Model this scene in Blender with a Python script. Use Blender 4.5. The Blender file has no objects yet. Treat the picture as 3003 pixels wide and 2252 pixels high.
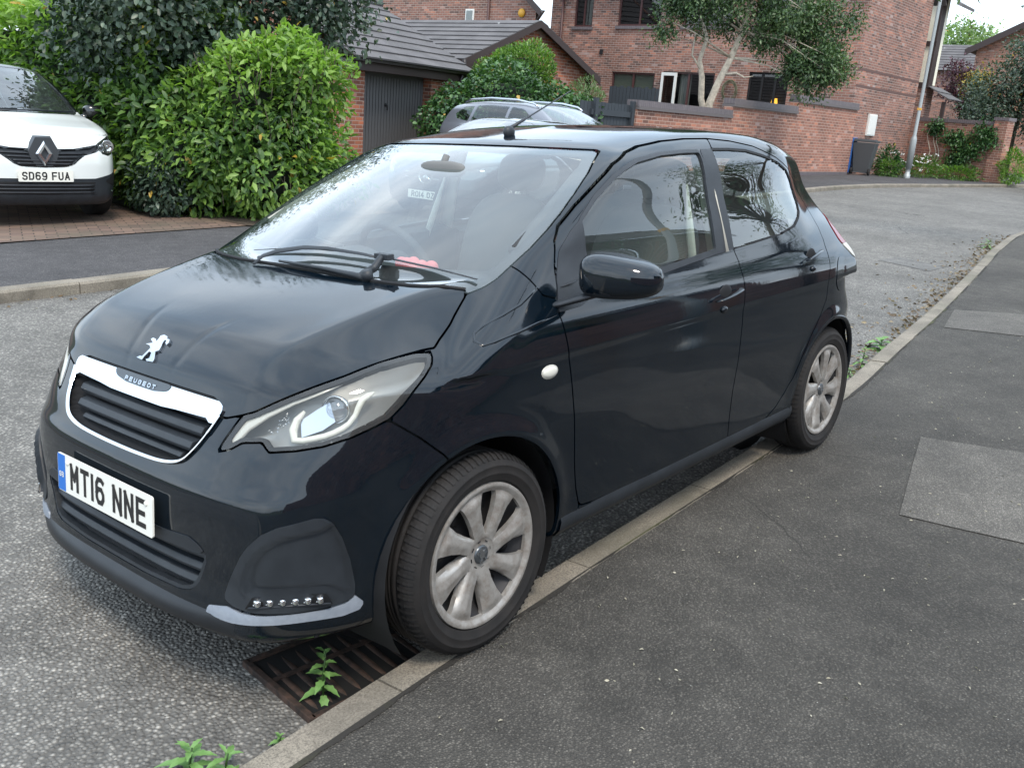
import bpy, bmesh, math, random
import numpy as np
from mathutils import Vector, Matrix, Euler
rad = math.radians
scene = bpy.context.scene
# ---------------------------------------------------------------- camera
cam_d = bpy.data.cameras.new('camera'); cam = bpy.data.objects.new('camera', cam_d); scene.collection.objects.link(cam)
cam.location = (1.825416, 2.295856, 1.478558); cam.rotation_euler = (1.28720619, -0.07625305, 2.27408139)
cam_d.sensor_width = 36; cam_d.lens = 33.0; cam_d.clip_start = .05; cam_d.clip_end = 600
scene.camera = cam
# ---------------------------------------------------------------- sky and sun (bright overcast, thin cloud)
SUN_EL, SUN_ROT = rad(56), rad(35)
world = bpy.data.worlds.new('World'); scene.world = world; world.use_nodes = True
wt = world.node_tree; wt.nodes.clear()
def wn(t, **k):
    n = wt.nodes.new(t)
    for a, b in k.items(): setattr(n, a, b)
    return n
w_out = wn('ShaderNodeOutputWorld'); w_bg = wn('ShaderNodeBackground')
sky = wn('ShaderNodeTexSky', sky_type='NISHITA', sun_disc=False, sun_elevation=SUN_EL, sun_rotation=SUN_ROT, air_density=1.2, dust_density=2.0, ozone_density=1.0)
w_tc = wn('ShaderNodeTexCoord'); w_map = wn('ShaderNodeMapping'); w_map.inputs['Scale'].default_value = (1, 1, 2.2)
w_no = wn('ShaderNodeTexNoise'); w_no.inputs['Scale'].default_value = 2.1; w_no.inputs['Detail'].default_value = 7; w_no.inputs['Roughness'].default_value = .55
w_rp = wn('ShaderNodeValToRGB'); w_rp.color_ramp.elements[0].position = .36; w_rp.color_ramp.elements[1].position = .60
w_rp.color_ramp.elements[0].color = (.62, .62, .62, 1); w_rp.color_ramp.elements[1].color = (.96, .96, .96, 1)
w_cl = wn('ShaderNodeValToRGB'); w_cl.color_ramp.elements[0].position = .35; w_cl.color_ramp.elements[1].position = .7
w_cl.color_ramp.elements[0].color = (6.2, 7.8, 9.6, 1); w_cl.color_ramp.elements[1].color = (9.8, 10.9, 12.0, 1)
w_n2 = wn('ShaderNodeTexNoise'); w_n2.inputs['Scale'].default_value = 3.3; w_n2.inputs['Detail'].default_value = 5
w_mx = wn('ShaderNodeMix', data_type='RGBA')
wl = wt.links.new
wl(w_tc.outputs['Generated'], w_map.inputs['Vector']); wl(w_map.outputs[0], w_no.inputs['Vector']); wl(w_map.outputs[0], w_n2.inputs['Vector'])
wl(w_no.outputs['Fac'], w_rp.inputs['Fac']); wl(w_n2.outputs['Fac'], w_cl.inputs['Fac'])
wl(w_rp.outputs['Color'], w_mx.inputs['Factor']); wl(sky.outputs['Color'], w_mx.inputs['A']); wl(w_cl.outputs['Color'], w_mx.inputs['B'])
wl(w_mx.outputs['Result'], w_bg.inputs['Color']); wl(w_bg.outputs[0], w_out.inputs['Surface'])
w_bg.inputs['Strength'].default_value = .12
sun_d = bpy.data.lights.new('sun', 'SUN'); sun = bpy.data.objects.new('sun', sun_d); scene.collection.objects.link(sun)
sun_d.energy = 1.5; sun_d.angle = rad(14); sun_d.color = (1, .90, .78)
# the sky texture's rotation counts clockwise from +Y
sdir = Vector((math.sin(SUN_ROT)*math.cos(SUN_EL), math.cos(SUN_ROT)*math.cos(SUN_EL), math.sin(SUN_EL)))
sun.rotation_euler = sdir.to_track_quat('Z', 'Y').to_euler()
scene.view_settings.view_transform = 'Standard'; scene.view_settings.look = 'None'
scene.view_settings.exposure = 0.85; scene.view_settings.gamma = 1
scene.render.engine = 'CYCLES'; scene.cycles.max_bounces = 8; scene.cycles.transparent_max_bounces = 16
# ---------------------------------------------------------------- helpers
C = scene.collection
MATS = {}
def mat(name, col=(.5, .5, .5), rough=.5, metal=0, coat=0, coat_rough=.03, spec=.5, emis=None, estr=1, ior=1.5, coat_ior=1.5):
    m = bpy.data.materials.new(name); m.use_nodes = True; b = m.node_tree.nodes['Principled BSDF']
    b.inputs['Base Color'].default_value = (*col, 1); b.inputs['Roughness'].default_value = rough; b.inputs['Metallic'].default_value = metal
    b.inputs['Coat Weight'].default_value = coat; b.inputs['Coat Roughness'].default_value = coat_rough; b.inputs['Specular IOR Level'].default_value = spec
    b.inputs['IOR'].default_value = ior; b.inputs['Coat IOR'].default_value = coat_ior
    if emis: b.inputs['Emission Color'].default_value = (*emis, 1); b.inputs['Emission Strength'].default_value = estr
    MATS[name] = m; return m
class NT:
    """tiny node builder"""
    def __init__(s, m): s.t = m.node_tree; s.b = s.t.nodes.get('Principled BSDF'); s.tc = None
    def n(s, t, ins=None, **k):
        nd = s.t.nodes.new(t)
        for a, b in k.items(): setattr(nd, a, b)
        for a, b in (ins or {}).items():
            if isinstance(b, bpy.types.NodeSocket): s.t.links.new(b, nd.inputs[a])
            else: nd.inputs[a].default_value = b
        return nd
    def obj(s):
        if not s.tc: s.tc = s.n('ShaderNodeTexCoord')
        return s.tc.outputs['Object']
    def noise(s, scale, detail=4, rough=.55, vec=None, dist=0):
        return s.n('ShaderNodeTexNoise', {'Vector': vec or s.obj(), 'Scale': scale, 'Detail': detail, 'Roughness': rough, 'Distortion': dist}).outputs['Fac']
    def ramp(s, fac, stops):
        r = s.n('ShaderNodeValToRGB', {'Fac': fac}); e = r.color_ramp.elements
        while len(e) < len(stops): e.new(.5)
        for i, (p, c) in enumerate(stops):
            e[i].position = p; e[i].color = (c, c, c, 1) if isinstance(c, (int, float)) else (*c, 1)
        return r.outputs['Color']
    def mix(s, f, a, b, mode='MIX'):
        nd = s.n('ShaderNodeMix', data_type='RGBA', blend_type=mode)
        for k, v in (('Factor', f), ('A', a), ('B', b)):
            if isinstance(v, bpy.types.NodeSocket): s.t.links.new(v, nd.inputs[k])
            else: nd.inputs[k].default_value = v if k == 'Factor' else ((*v, 1) if len(v) == 3 else v)
        return nd.outputs['Result']
    def math(s, op, a, b=0., c=None):
        nd = s.n('ShaderNodeMath', operation=op)
        for i, v in enumerate((a, b) + ((c,) if c is not None else ())):
            if isinstance(v, bpy.types.NodeSocket): s.t.links.new(v, nd.inputs[i])
            else: nd.inputs[i].default_value = v
        return nd.outputs[0]
    def set(s, k, v): s.t.links.new(v, s.b.inputs[k])
    def bump(s, h, strength=.5, dist=.01):
        s.set('Normal', s.n('ShaderNodeBump', {'Height': h, 'Strength': strength, 'Distance': dist}).outputs[0])
def tag(o, label=None, cat=None, group=None, kind=None):
    if label: o['label'] = label
    if cat: o['category'] = cat
    if group: o['group'] = group
    if kind: o['kind'] = kind
    return o
def empty(name, loc=(0, 0, 0), rot=(0, 0, 0), parent=None):
    o = bpy.data.objects.new(name, None); C.objects.link(o); o.location = loc; o.rotation_euler = rot; o.parent = parent; o.empty_display_size = .1; return o
def link(name, me, m=None, parent=None):
    if m is not None:
        for mm in (m if isinstance(m, (list, tuple)) else [m]): me.materials.append(mm)
    o = bpy.data.objects.new(name, me); C.objects.link(o); o.parent = parent; return o
def mesh(name, V, F, m=None, parent=None, smooth=False, normals=None, mi=None):
    me = bpy.data.meshes.new(name)
    if isinstance(F, np.ndarray) and F.ndim == 2:
        k = F.shape[1]; V = np.asarray(V, np.float32)
        me.vertices.add(len(V)); me.vertices.foreach_set('co', V.ravel()); me.loops.add(F.size); me.loops.foreach_set('vertex_index', F.ravel().astype(np.int32))
        me.polygons.add(len(F)); me.polygons.foreach_set('loop_start', np.arange(0, F.size, k, dtype=np.int32))
        me.update(calc_edges=True)
    else: me.from_pydata([tuple(v) for v in V], [], [tuple(int(i) for i in f) for f in F]); me.update()
    if smooth or normals is not None: me.polygons.foreach_set('use_smooth', [True]*len(me.polygons))
    if mi is not None: me.polygons.foreach_set('material_index', mi)
    if normals is not None: me.normals_split_custom_set(normals)
    return link(name, me, m, parent)
class MB:
    """collects pieces and links them as ONE mesh object"""
    def __init__(s): s.V = []; s.F = []; s.S = []; s.M = []; s.m = 0
    def add(s, V, F, smooth=False, M=None):
        o = len(s.V)
        for v in V: s.V.append(tuple(M @ Vector(v)) if M is not None else tuple(v))
        for f in F: s.F.append([i+o for i in f]); s.S.append(smooth); s.M.append(s.m)
        return s
    def box(s, c, d, M=None, rz=0):
        x, y, z = [k/2 for k in d]; V = [(a*x, b*y, e*z) for a in (-1, 1) for b in (-1, 1) for e in (-1, 1)]
        R = Matrix.Rotation(rz, 3, 'Z'); V = [tuple(R @ Vector(v)+Vector(c)) for v in V]
        return s.add(V, [(0, 1, 3, 2), (4, 6, 7, 5), (0, 4, 5, 1), (2, 3, 7, 6), (0, 2, 6, 4), (1, 5, 7, 3)], M=M)
    def tube(s, pts, r, n=8, cap=True, M=None, flat=None):
        P = [Vector(p) for p in pts]; rr = r if isinstance(r, (list, tuple)) else [r]*len(P); V = []; F = []
        up = None
        for i, p in enumerate(P):
            t = (P[min(i+1, len(P)-1)]-P[max(i-1, 0)]).normalized()
            if up is None:
                a = Vector((0, 0, 1)) if abs(t.z) < .9 else Vector((1, 0, 0))
                if flat is not None: a = Vector(flat)
            else: a = up
            up = (a-t*a.dot(t)).normalized(); sd = t.cross(up)
            fl = 1 if flat is None else .35
            for k in range(n): V.append(p+(sd*math.cos(2*math.pi*k/n)+up*math.sin(2*math.pi*k/n)*fl)*rr[i])
        for i in range(len(P)-1):
            for k in range(n): F.append((i*n+k, i*n+(k+1) % n, (i+1)*n+(k+1) % n, (i+1)*n+k))
        if cap: F += [list(range(n))[::-1], [(len(P)-1)*n+k for k in range(n)]]
        return s.add(V, F, True, M)
    def lathe(s, prof, n=32, axis='Z', M=None, cap=False):
        V = []; F = []
        for (r, h) in prof:
            for k in range(n):
                a = 2*math.pi*k/n; c, d = r*math.cos(a), r*math.sin(a)
                V.append({'Z': (c, d, h), 'Y': (c, h, -d), 'X': (h, c, d)}[axis])
        for i in range(len(prof)-1):
            for k in range(n): F.append((i*n+k, i*n+(k+1) % n, (i+1)*n+(k+1) % n, (i+1)*n+k))
        if cap: F += [list(range(n))[::-1], [(len(prof)-1)*n+k for k in range(n)]]
        return s.add(V, F, True, M)
    def prism(s, poly, z0, z1, M=None, smooth=False):
        n = len(poly); V = [(x, y, z0) for x, y in poly]+[(x, y, z1) for x, y in poly]
        F = [list(range(n))[::-1], list(range(n, 2*n))]+[(i, (i+1) % n, n+(i+1) % n, n+i) for i in range(n)]
        return s.add(V, F, smooth, M)
    def ell(s, c, d, e=2.0, n=24, mr=14, M=None):
        """superellipsoid: e=2 round, larger = boxier"""
        V = []; F = []
        f = lambda v: math.copysign(abs(v)**(2/e), v)
        for i in range(mr+1):
            p = -math.pi/2+math.pi*i/mr
            for k in range(n):
                a = 2*math.pi*k/n; V.append((c[0]+d[0]*f(math.cos(p))*f(math.cos(a)), c[1]+d[1]*f(math.cos(p))*f(math.sin(a)), c[2]+d[2]*f(math.sin(p))))
        for i in range(mr):
            for k in range(n): F.append((i*n+k, i*n+(k+1) % n, (i+1)*n+(k+1) % n, (i+1)*n+k))
        return s.add(V, F, True, M)
    def build(s, name, m=None, parent=None, bevel=0, seg=2):
        me = bpy.data.meshes.new(name); me.from_pydata(s.V, [], s.F); me.update()
        me.polygons.foreach_set('use_smooth', s.S); me.polygons.foreach_set('material_index', s.M)
        bm = bmesh.new(); bm.from_mesh(me)
        if bevel:
            es = [e for e in bm.edges if len(e.link_faces) == 2 and e.calc_face_angle(0) > .5]
            bmesh.ops.bevel(bm, geom=es, offset=bevel, segments=seg, affect='EDGES', profile=.6)
        bmesh.ops.recalc_face_normals(bm, faces=bm.faces); bm.to_mesh(me); bm.free()
        return link(name, me, m, parent)
def copy_tree(o, parent=None):
    c = o.copy(); C.objects.link(c); c.parent = parent
    for ch in list(o.children): copy_tree(ch, c)
    return c
# plate and sign lettering: strokes drawn as bars on a 50 x 79 mm cell
GL = {'M': ['0,0 0,1', '0,1 .5,.42', '.5,.42 1,1', '1,1 1,0'], 'T': ['0,1 1,1', '.5,1 .5,0'], '1': ['.5,0 .5,1'], 'I': ['.5,0 .5,1'],
 '6': ['.95,.93 .75,1 .25,1 0,.8 0,.2 .25,0 .75,0 1,.2 1,.4 .75,.58 .25,.58 0,.4'], '9': ['.05,.07 .25,0 .75,0 1,.2 1,.8 .75,1 .25,1 0,.8 0,.6 .25,.42 .75,.42 1,.6'],
 'N': ['0,0 0,1', '0,1 1,0', '1,0 1,1'], 'E': ['1,1 0,1 0,0 1,0', '0,.5 .9,.5'], 'S': ['1,.85 .75,1 .25,1 0,.85 0,.65 .25,.52 .75,.48 1,.35 1,.15 .75,0 .25,0 0,.15'],
 'D': ['0,0 0,1 .7,1 1,.8 1,.2 .7,0 0,0'], 'F': ['0,0 0,1 1,1', '0,.5 .85,.5'], 'U': ['0,1 0,.2 .25,0 .75,0 1,.2 1,1'], 'A': ['0,0 .5,1', '.5,1 1,0', '.2,.3 .8,.3'],
 'R': ['0,0 0,1 .75,1 1,.85 1,.62 .75,.48 0,.48', '.6,.48 1,0'], 'O': ['.25,0 0,.2 0,.8 .25,1 .75,1 1,.8 1,.2 .75,0 .25,0'], '0': ['.25,0 0,.2 0,.8 .25,1 .75,1 1,.8 1,.2 .75,0 .25,0'],
 '4': ['.75,0 .75,1 0,.3 1,.3'], 'Z': ['0,1 1,1 0,0 1,0'], 'P': ['0,0 0,1 .75,1 1,.85 1,.6 .75,.46 0,.46'], 'G': ['1,.85 .75,1 .25,1 0,.8 0,.2 .25,0 .75,0 1,.2 1,.5 .6,.5'], 'B': ['0,0 0,1 .75,1 1,.8 .75,.5 0,.5', '.75,.5 1,.25 .75,0 0,0']}
def glyphs(text, h=.079, w=.036, st=.014, gap=.011, space=.033):
    """2-D triangles of a line of lettering, centred: list of quads ((x,y)*4)"""
    out = []; x = 0
    for ch in text:
        if ch == ' ': x += space; continue
        ww = 0 if ch in '1I' else w
        for k, s in enumerate(GL[ch]):
            P = [Vector((float(a.split(',')[0])*(ww if ch not in '1I' else 0), float(a.split(',')[1])*(h-st))) for a in s.split()]
            L = []; R = []
            for i, p in enumerate(P):
                a = (P[i]-P[i-1]).normalized() if i else None; b = (P[i+1]-P[i]).normalized() if i < len(P)-1 else None
                closed = (P[0]-P[-1]).length < 1e-6
                if a is None and closed: a = (P[0]-P[-2]).normalized()
                if b is None and closed: b = (P[1]-P[0]).normalized()
                if a is None: a = b
                if b is None: b = a
                t = (a+b).normalized(); n = Vector((-t.y, t.x)); sc = min(1/max(n.dot(Vector((-a.y, a.x))), .35), 1.9)
                e = Vector((0, 0))
                if not closed and i == 0: e = -t*st/2
                if not closed and i == len(P)-1: e = t*st/2
                L.append(p+n*sc*st/2+e); R.append(p-n*sc*st/2+e)
            for i in range(len(P)-1): out.append([Vector((v.x+x+st/2, v.y+st/2)) for v in (R[i], R[i+1], L[i+1], L[i])])
        x += ww+st+gap
    W = x-gap
    return [[(v.x-W/2, v.y-h/2) for v in q] for q in out], W
def plate(parent, text, M, euro=False, w=.52, h=.111, badge=None):
    """number plate as a child part: local x = right as read, y = up, z = outward; M places it"""
    r = .008; P = []
    for cx, cy, a0 in ((w/2-r, h/2-r, 0), (-w/2+r, h/2-r, 90), (-w/2+r, -h/2+r, 180), (w/2-r, -h/2+r, 270)):
        for k in range(5): a = rad(a0+k*22.5); P.append((cx+r*math.cos(a), cy+r*math.sin(a)))
    b = MB(); b.prism(P, 0, .005, M); pl = b.build('number_plate', MATS['plate_white'], parent)
    tx = MB(); q, W = glyphs(text); sc = min(1, (w-(.075 if euro else .03))/W); ox = .022 if euro else 0
    for i, f in enumerate(q): tx.add([(x*sc+ox, y, .0056+.00015*(i % 4)) for x, y in f], [(0, 1, 2, 3)], M=M)
    tx.build('lettering', MATS['plate_ink'], pl)
    if euro:
        e = MB(); e.prism([(-w/2+.002, -h/2+.002), (-w/2+.046, -h/2+.002), (-w/2+.046, h/2-.002), (-w/2+.002, h/2-.002)], .005, .0056, M); e.build('blue_band', MATS['plate_blue'], pl)
        g = MB(); q, W = glyphs('GB', .016, .009, .003, .003)
        for f in q: g.add([(x-w/2+.024, y-.005, .0062) for x, y in f], [(0, 1, 2, 3)], M=M)
        g.build('country_letters', MATS['plate_white'], pl)
        s = MB()
        for sx, sy in ((-w/2+.062, h/2-.020), (w/2-.03, h/2-.024)): s.ell((sx, sy, .006), (.007, .007, .004), 2, 12, 6, M)
        s.build('screw_cap', MATS['plate_white'], pl)
    return pl
# ---------------------------------------------------------------- materials of the cars
def m_paint():
    m = mat('car_paint', (.0035, .0065, .010), .5, 0, 1.0, .02, .0, coat_ior=1.62); n = NT(m)
    fine = n.noise(9, 5); sp = n.ramp(n.noise(140, 2, .7), [(.66, 0), (.76, 1)])
    dust = n.math('MULTIPLY', n.ramp(fine, [(.45, 0), (.75, 1)]), .012)
    f = n.math('ADD', dust, n.math('MULTIPLY', sp, .03))
    n.set('Base Color', n.mix(f, (.0016, .0050, .0092), (.16, .15, .13)))
    n.set('Coat Roughness', n.ramp(n.noise(5, 4), [(.35, .03), (.75, .10)]))
    n.b.inputs['Coat Normal'].default_value = (0, 0, 0)
    nb = n.n('ShaderNodeBump', {'Height': n.noise(55, 2), 'Strength': .018, 'Distance': .004}).outputs[0]; n.t.links.new(nb, n.b.inputs['Coat Normal'])
m_paint()
def m_plastic(name, col, rough, b=.3, sc=900):
    m = mat(name, col, rough); n = NT(m); n.bump(n.noise(sc, 2), b, .0006)
    n.set('Base Color', n.mix(n.ramp(n.noise(12, 5), [(.4, 0), (.8, .35)]), col, tuple(min(1, c*2.2+.012) for c in col)))
    return m
m_plastic('black_plastic', (.016, .020, .025), .5)
m_plastic('trim_plastic', (.018, .021, .026), .45)
m_plastic('lip_plastic', (.008, .010, .013), .42); m_plastic('seam_black', (.003, .003, .004), .7)
def m_silver():
    m = mat('silver_lip', (.34, .38, .44), .42, .35); n = NT(m); n.bump(n.noise(700, 2), .4, .0006)
    n.set('Base Color', n.mix(n.noise(60, 5), (.26, .30, .36), (.42, .46, .52)))
m_silver()
def m_tyre():
    m = mat('tyre_rubber', (.016, .015, .015), .8); n = NT(m)
    n.set('Base Color', n.mix(n.ramp(n.noise(14, 5), [(.35, 0), (.75, 1)]), (.007, .0065, .0066), (.018, .015, .0135)))
    n.bump(n.noise(260, 3), .3, .001)
m_tyre()
def m_cap():
    m = mat('wheel_trim_silver', (.40, .39, .37), .38, .55); n = NT(m)
    r = n.ramp(n.noise(26, 6, .7), [(.42, 0), (.68, 1)])
    n.set('Base Color', n.mix(n.math('MULTIPLY', r, .6), (.44, .425, .40), (.19, .145, .11)))
    n.set('Roughness', n.ramp(n.noise(40, 4), [(.3, .33), (.7, .6)])); n.bump(n.noise(500, 3), .25, .0006)
m_cap()
mat('steel_dark', (.035, .035, .038), .6, .5)
mat('chrome', (.86, .88, .90), .05, 1); mat('satin_chrome', (.62, .65, .69), .22, 1)
mat('plate_white', (.80, .79, .72), .35); mat('plate_ink', (.012, .012, .012), .45); mat('plate_blue', (.02, .16, .55), .35); mat('plate_yellow', (.75, .55, .05), .35)
mat('lamp_white', (.66, .65, .58), .25); mat('lamp_black', (.012, .013, .015), .35); mat('lamp_grey', (.55, .53, .47), .3, .2); mat('lamp_bowl', (.30, .30, .29), .38, .45)
mat('cabin_dark', (.045, .047, .050), .75); mat('cabin_grey', (.16, .16, .155), .8); mat('cabin_cream', (.55, .53, .46), .85); mat('pink_cloth', (.75, .16, .17), .7); mat('mirror_glass', (.9, .9, .9), .03, 1)
mat('lamp_red', (.22, .004, .008), .25, 0, .6); mat('badge_dark', (.10, .11, .12), .3, .6)
def m_glass(name, tint=(.85, .92, .90), ior=1.55, op=.0, boost=1.0, haze=.0):
    m = bpy.data.materials.new(name); m.use_nodes = True; t = m.node_tree; t.nodes.clear(); n = NT(m)
    bk_ = n.n('ShaderNodeNewGeometry').outputs['Backfacing']; io = n.math('ADD', n.math('MULTIPLY', bk_, 1/ior-ior), ior); fr = n.n('ShaderNodeFresnel', {'IOR': io}); f = n.math('MULTIPLY', fr.outputs[0], boost); f = n.math('MINIMUM', f, 1.)
    tr = n.n('ShaderNodeBsdfTransparent', {'Color': (*tint, 1)}); gl = n.n('ShaderNodeBsdfGlossy', {'Color': (1, 1, 1, 1), 'Roughness': .012})
    df = n.n('ShaderNodeBsdfDiffuse', {'Color': (.55, .58, .58, 1)})
    mt = n.n('ShaderNodeMixShader', {0: haze, 1: tr.outputs[0], 2: df.outputs[0]})
    mx = n.n('ShaderNodeMixShader', {0: f, 1: mt.outputs[0], 2: gl.outputs[0]}); o = n.n('ShaderNodeOutputMaterial', {'Surface': mx.outputs[0]})
    MATS[name] = m
m_glass('screen_glass', (.82, .90, .88), 1.6, boost=1.9, haze=.035); m_glass('side_glass', (.70, .78, .76), 1.55, boost=1.6, haze=.012); m_glass('lamp_lens', (.93, .94, .93), 1.45, boost=1.1, haze=.02)
m_glass('crystal', (.9, .92, .95), 1.8, boost=2.0)
# ---------------------------------------------------------------- car body as a smooth field (car space: x forward, y left, z up, metres)
def tab(pts, sg=.018, lo=None, hi=None):
    """smooth curve through points: monotone cubic, sampled every 2 mm and softened"""
    p = np.array(sorted(pts), float); x, y = p[:, 0], p[:, 1]
    h = np.diff(x); d = np.diff(y)/h; m = np.zeros_like(x); m[0] = d[0]; m[-1] = d[-1]
    for i in range(1, len(x)-1):
        if d[i-1]*d[i] > 0:
            w1 = 2*h[i]+h[i-1]; w2 = h[i]+2*h[i-1]; m[i] = (w1+w2)/(w1/d[i-1]+w2/d[i])
    X = np.arange(x[0]-.3, x[-1]+.3, .002)
    k = np.clip(np.searchsorted(x, X)-1, 0, len(x)-2); t = (X-x[k])/h[k]
    tc = np.clip(t, 0, 1)
    Y = (2*tc**3-3*tc**2+1)*y[k]+(tc**3-2*tc**2+tc)*h[k]*m[k]+(-2*tc**3+3*tc**2)*y[k+1]+(tc**3-tc**2)*h[k]*m[k+1]
    Y = np.where(X < x[0], y[0]+m[0]*(X-x[0]), np.where(X > x[-1], y[-1]+m[-1]*(X-x[-1]), Y))
    if sg > 0:
        n = int(3*sg/.002)+1; kk = np.exp(-.5*(np.arange(-n, n+1)*.002/sg)**2); kk /= kk.sum()
        Yp = np.concatenate([Y[0]+(Y[1]-Y[0])*np.arange(-n, 0), Y, Y[-1]+(Y[-1]-Y[-2])*np.arange(1, n+1)])
        Y = np.convolve(Yp, kk, 'valid')
    return X, Y
def ev(t, v): return np.interp(v, t[0], t[1])
T_P = tab([(.10,.60),(.17,.735),(.20,.762),(.25,.776),(.29,.781),(.33,.783),(.42,.789),(.52,.798),(.62,.805),(.70,.805),(.78,.802),(.85,.795),(.905,.778),(.95,.753),(.99,.743),(1.05,.728),(1.1,.714),(1.2,.680),(1.3,.648),(1.36,.615),(1.42,.57)], .012)
T_TF = tab([(-.9,0),(-.35,.002),(-.1,.008),(.1,.018),(.25,.035),(.4,.07),(.55,.13),(.8,.26)], .03)
T_TG = tab([(-1.6,0),(-1.1,.002),(-.7,.012),(-.4,.03),(-.1,.055),(.2,.09)], .05)
T_TR = tab([(-3.0,.12),(-2.75,.03),(-2.6,.012),(-2.4,.004),(-2.1,0),(-1.8,0)], .03)
T_TRG = tab([(-3.0,.30),(-2.7,.21),(-2.5,.15),(-2.3,.09),(-2.1,.035),(-1.8,.008),(-1.5,0)], .04)
T_DR = tab([(0,0),(.3,.01),(.5,.035),(.6,.06),(.7,.115),(.76,.19),(.80,.30)], .02)
T_N = tab([(.10,.56),(.155,.615),(.185,.655),(.21,.668),(.25,.668),(.29,.661),(.34,.655),(.42,.655),(.50,.651),(.55,.641),(.585,.622),(.65,.592),(.715,.556),(.76,.532),(.80,.517),(.85,.47)], .006)
T_DL = tab([(0,0),(.15,.001),(.30,.006),(.42,.020),(.52,.043),(.60,.08),(.67,.145),(.72,.22),(.76,.32),(.80,.47)], .02)
T_DU = tab([(0,0),(.2,.002),(.33,.006),(.42,.013),(.50,.032),(.57,.064),(.64,.115),(.70,.18),(.75,.29),(.80,.47)], .02)
T_B = tab([(.60,.70),(.56,.735),(.53,.772),(.515,.805),(.49,.832),(.46,.858),(.42,.882),(.35,.910),(.25,.940),(.10,.974),(-.05,1.000),(-.25,1.022),(-.5,1.03),(-1.2,1.02),(-2.2,1.02),(-2.7,1.0)], .008)
T_YC = tab([(.55,.42),(.4,.455),(.2,.50),(0,.53),(-.2,.58),(-.6,.64)], .02)   # bonnet crease line y(x)
T_WS = tab([(.90,.16),(.97,.03),(1.0,-.025),(1.1,-.210),(1.2,-.405),(1.3,-.618),(1.372,-.790),(1.45,-1.02)], .02)
T_RF = tab([(-.5,1.30),(-.7,1.352),(-.8,1.379),(-.9,1.396),(-1.0,1.410),(-1.2,1.433),(-1.4,1.446),(-1.6,1.449),(-1.9,1.440),(-2.2,1.405),(-2.4,1.365),(-2.6,1.305),(-2.8,1.22)], .03)
T_RC = tab([(0,0),(.2,.003),(.4,.012),(.5,.022),(.6,.044),(.75,.11)], .03)
T_RS = tab([(.85,-2.76),(.95,-2.735),(1.05,-2.68),(1.2,-2.585),(1.33,-2.49),(1.40,-2.44)], .02)
T_RB = tab([(.15,-2.70),(.22,-2.755),(.35,-2.79),(.50,-2.80),(.65,-2.795),(.75,-2.765),(.90,-2.73),(1.1,-2.70)], .02)
def smax(a, b, r):
    h = np.maximum(r-np.abs(a-b), 0); return np.maximum(a, b)+h*h/(4*r)
def smin(a, b, r): return -smax(-a, -b, r)
def sstep(a, b, v):
    t = np.clip((v-a)/(b-a), 0, 1); return t*t*(3-2*t)
def side_w(x, z):
    g = sstep(.93, 1.08, z); g2 = sstep(.84, 1.22, z)
    s = ev(T_P, z)-ev(T_TF, x)*(1-g)-ev(T_TG, x)*g-ev(T_TR, x)*(1-g2)-ev(T_TRG, x)*g2
    for cx in (0, -2.34):                                     # wheel-arch lips
        rr = np.hypot(x-cx, z-.285); s = s+.012*np.exp(-((rr-.350)/.035)**2)*sstep(.2, .4, z)
    # shallow scoop line running from the wing into the door
    return s
def field(x, y, z):
    y = np.abs(y)
    k = sstep(.42, .62, z)
    D = ev(T_DL, y)*(1-k)+ev(T_DU, y)*k
    gF = np.sqrt(1+(np.minimum(y/.8, 1)**4*3.0)**2)
    fF = (x-(ev(T_N, z)-D))/gF
    fS = (y-side_w(x, z))*.98
    yc = ev(T_YC, x)
    out = np.maximum(y-yc, 0)
    B = ev(T_B, x)-.018*(y/.6)**2*sstep(-.3, .5, x)-(.32+.45*sstep(.4,.0,x))*out*out/(out+.05)*sstep(-.5, 0, x)+.002*np.exp(-((y-yc)/.05)**2)*sstep(.55, .35, x)*sstep(-.2, 0, x)
    cr = .11+(.52-x)*.33                                      # faint fluting either side of the badge
    B = B-.0022*np.exp(-((y-cr)/.014)**2)*sstep(.535, .49, x)*sstep(.30, .45, x)
    gB = np.sqrt(1+(1.9*sstep(.40, .53, x)*sstep(.66, .40, y))**2)
    fB = (z-B)/gB
    fR = (ev(T_RB, z)+ev(T_DR, y)-.035*sstep(.45, .72, y)*sstep(.74, .62, z)-x)/np.sqrt(1+(np.minimum(y/.8, 1)**4*2.2)**2)
    fb = .165+.05*sstep(.3, .0, x)*sstep(.2, .5, y)-z
    low = smax(fF, fS, .07); low = smax(low, fR, .07)
    low = smax(low, fB, .045+.05*sstep(.75, .45, y)*0+.03*sstep(.3, -.1, x)); low = smax(low, fb, .03)
    fW = (x-(ev(T_WS, z)-.365*y*y))*.44
    fT = z-(ev(T_RF, x)-ev(T_RC, y))
    fQ = (ev(T_RS, z)+.22*y*y-x)*.85
    gr = smax(fW, fT, .015); gr = smax(gr, fS, .05); gr = smax(gr, fQ, .03); gr = smax(gr, .8-z, .01)
    return smin(low, gr, .012)
def grad(P, h=.002):
    x, y, z = P.T
    g = np.stack([field(x+h, y, z)-field(x-h, y, z), field(x, y+h, z)-field(x, y-h, z), field(x, y, z+h)-field(x, y, z-h)], 1)/(2*h)
    return g
def nrm(P):
    g = grad(P, .007); return g/(np.linalg.norm(g, axis=1, keepdims=True)+1e-12)
def project(P, it=4):
    for _ in range(it):
        g = grad(P); P = P-g*(field(*P.T)/(np.sum(g*g, 1)+1e-9))[:, None]
    return P
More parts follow.
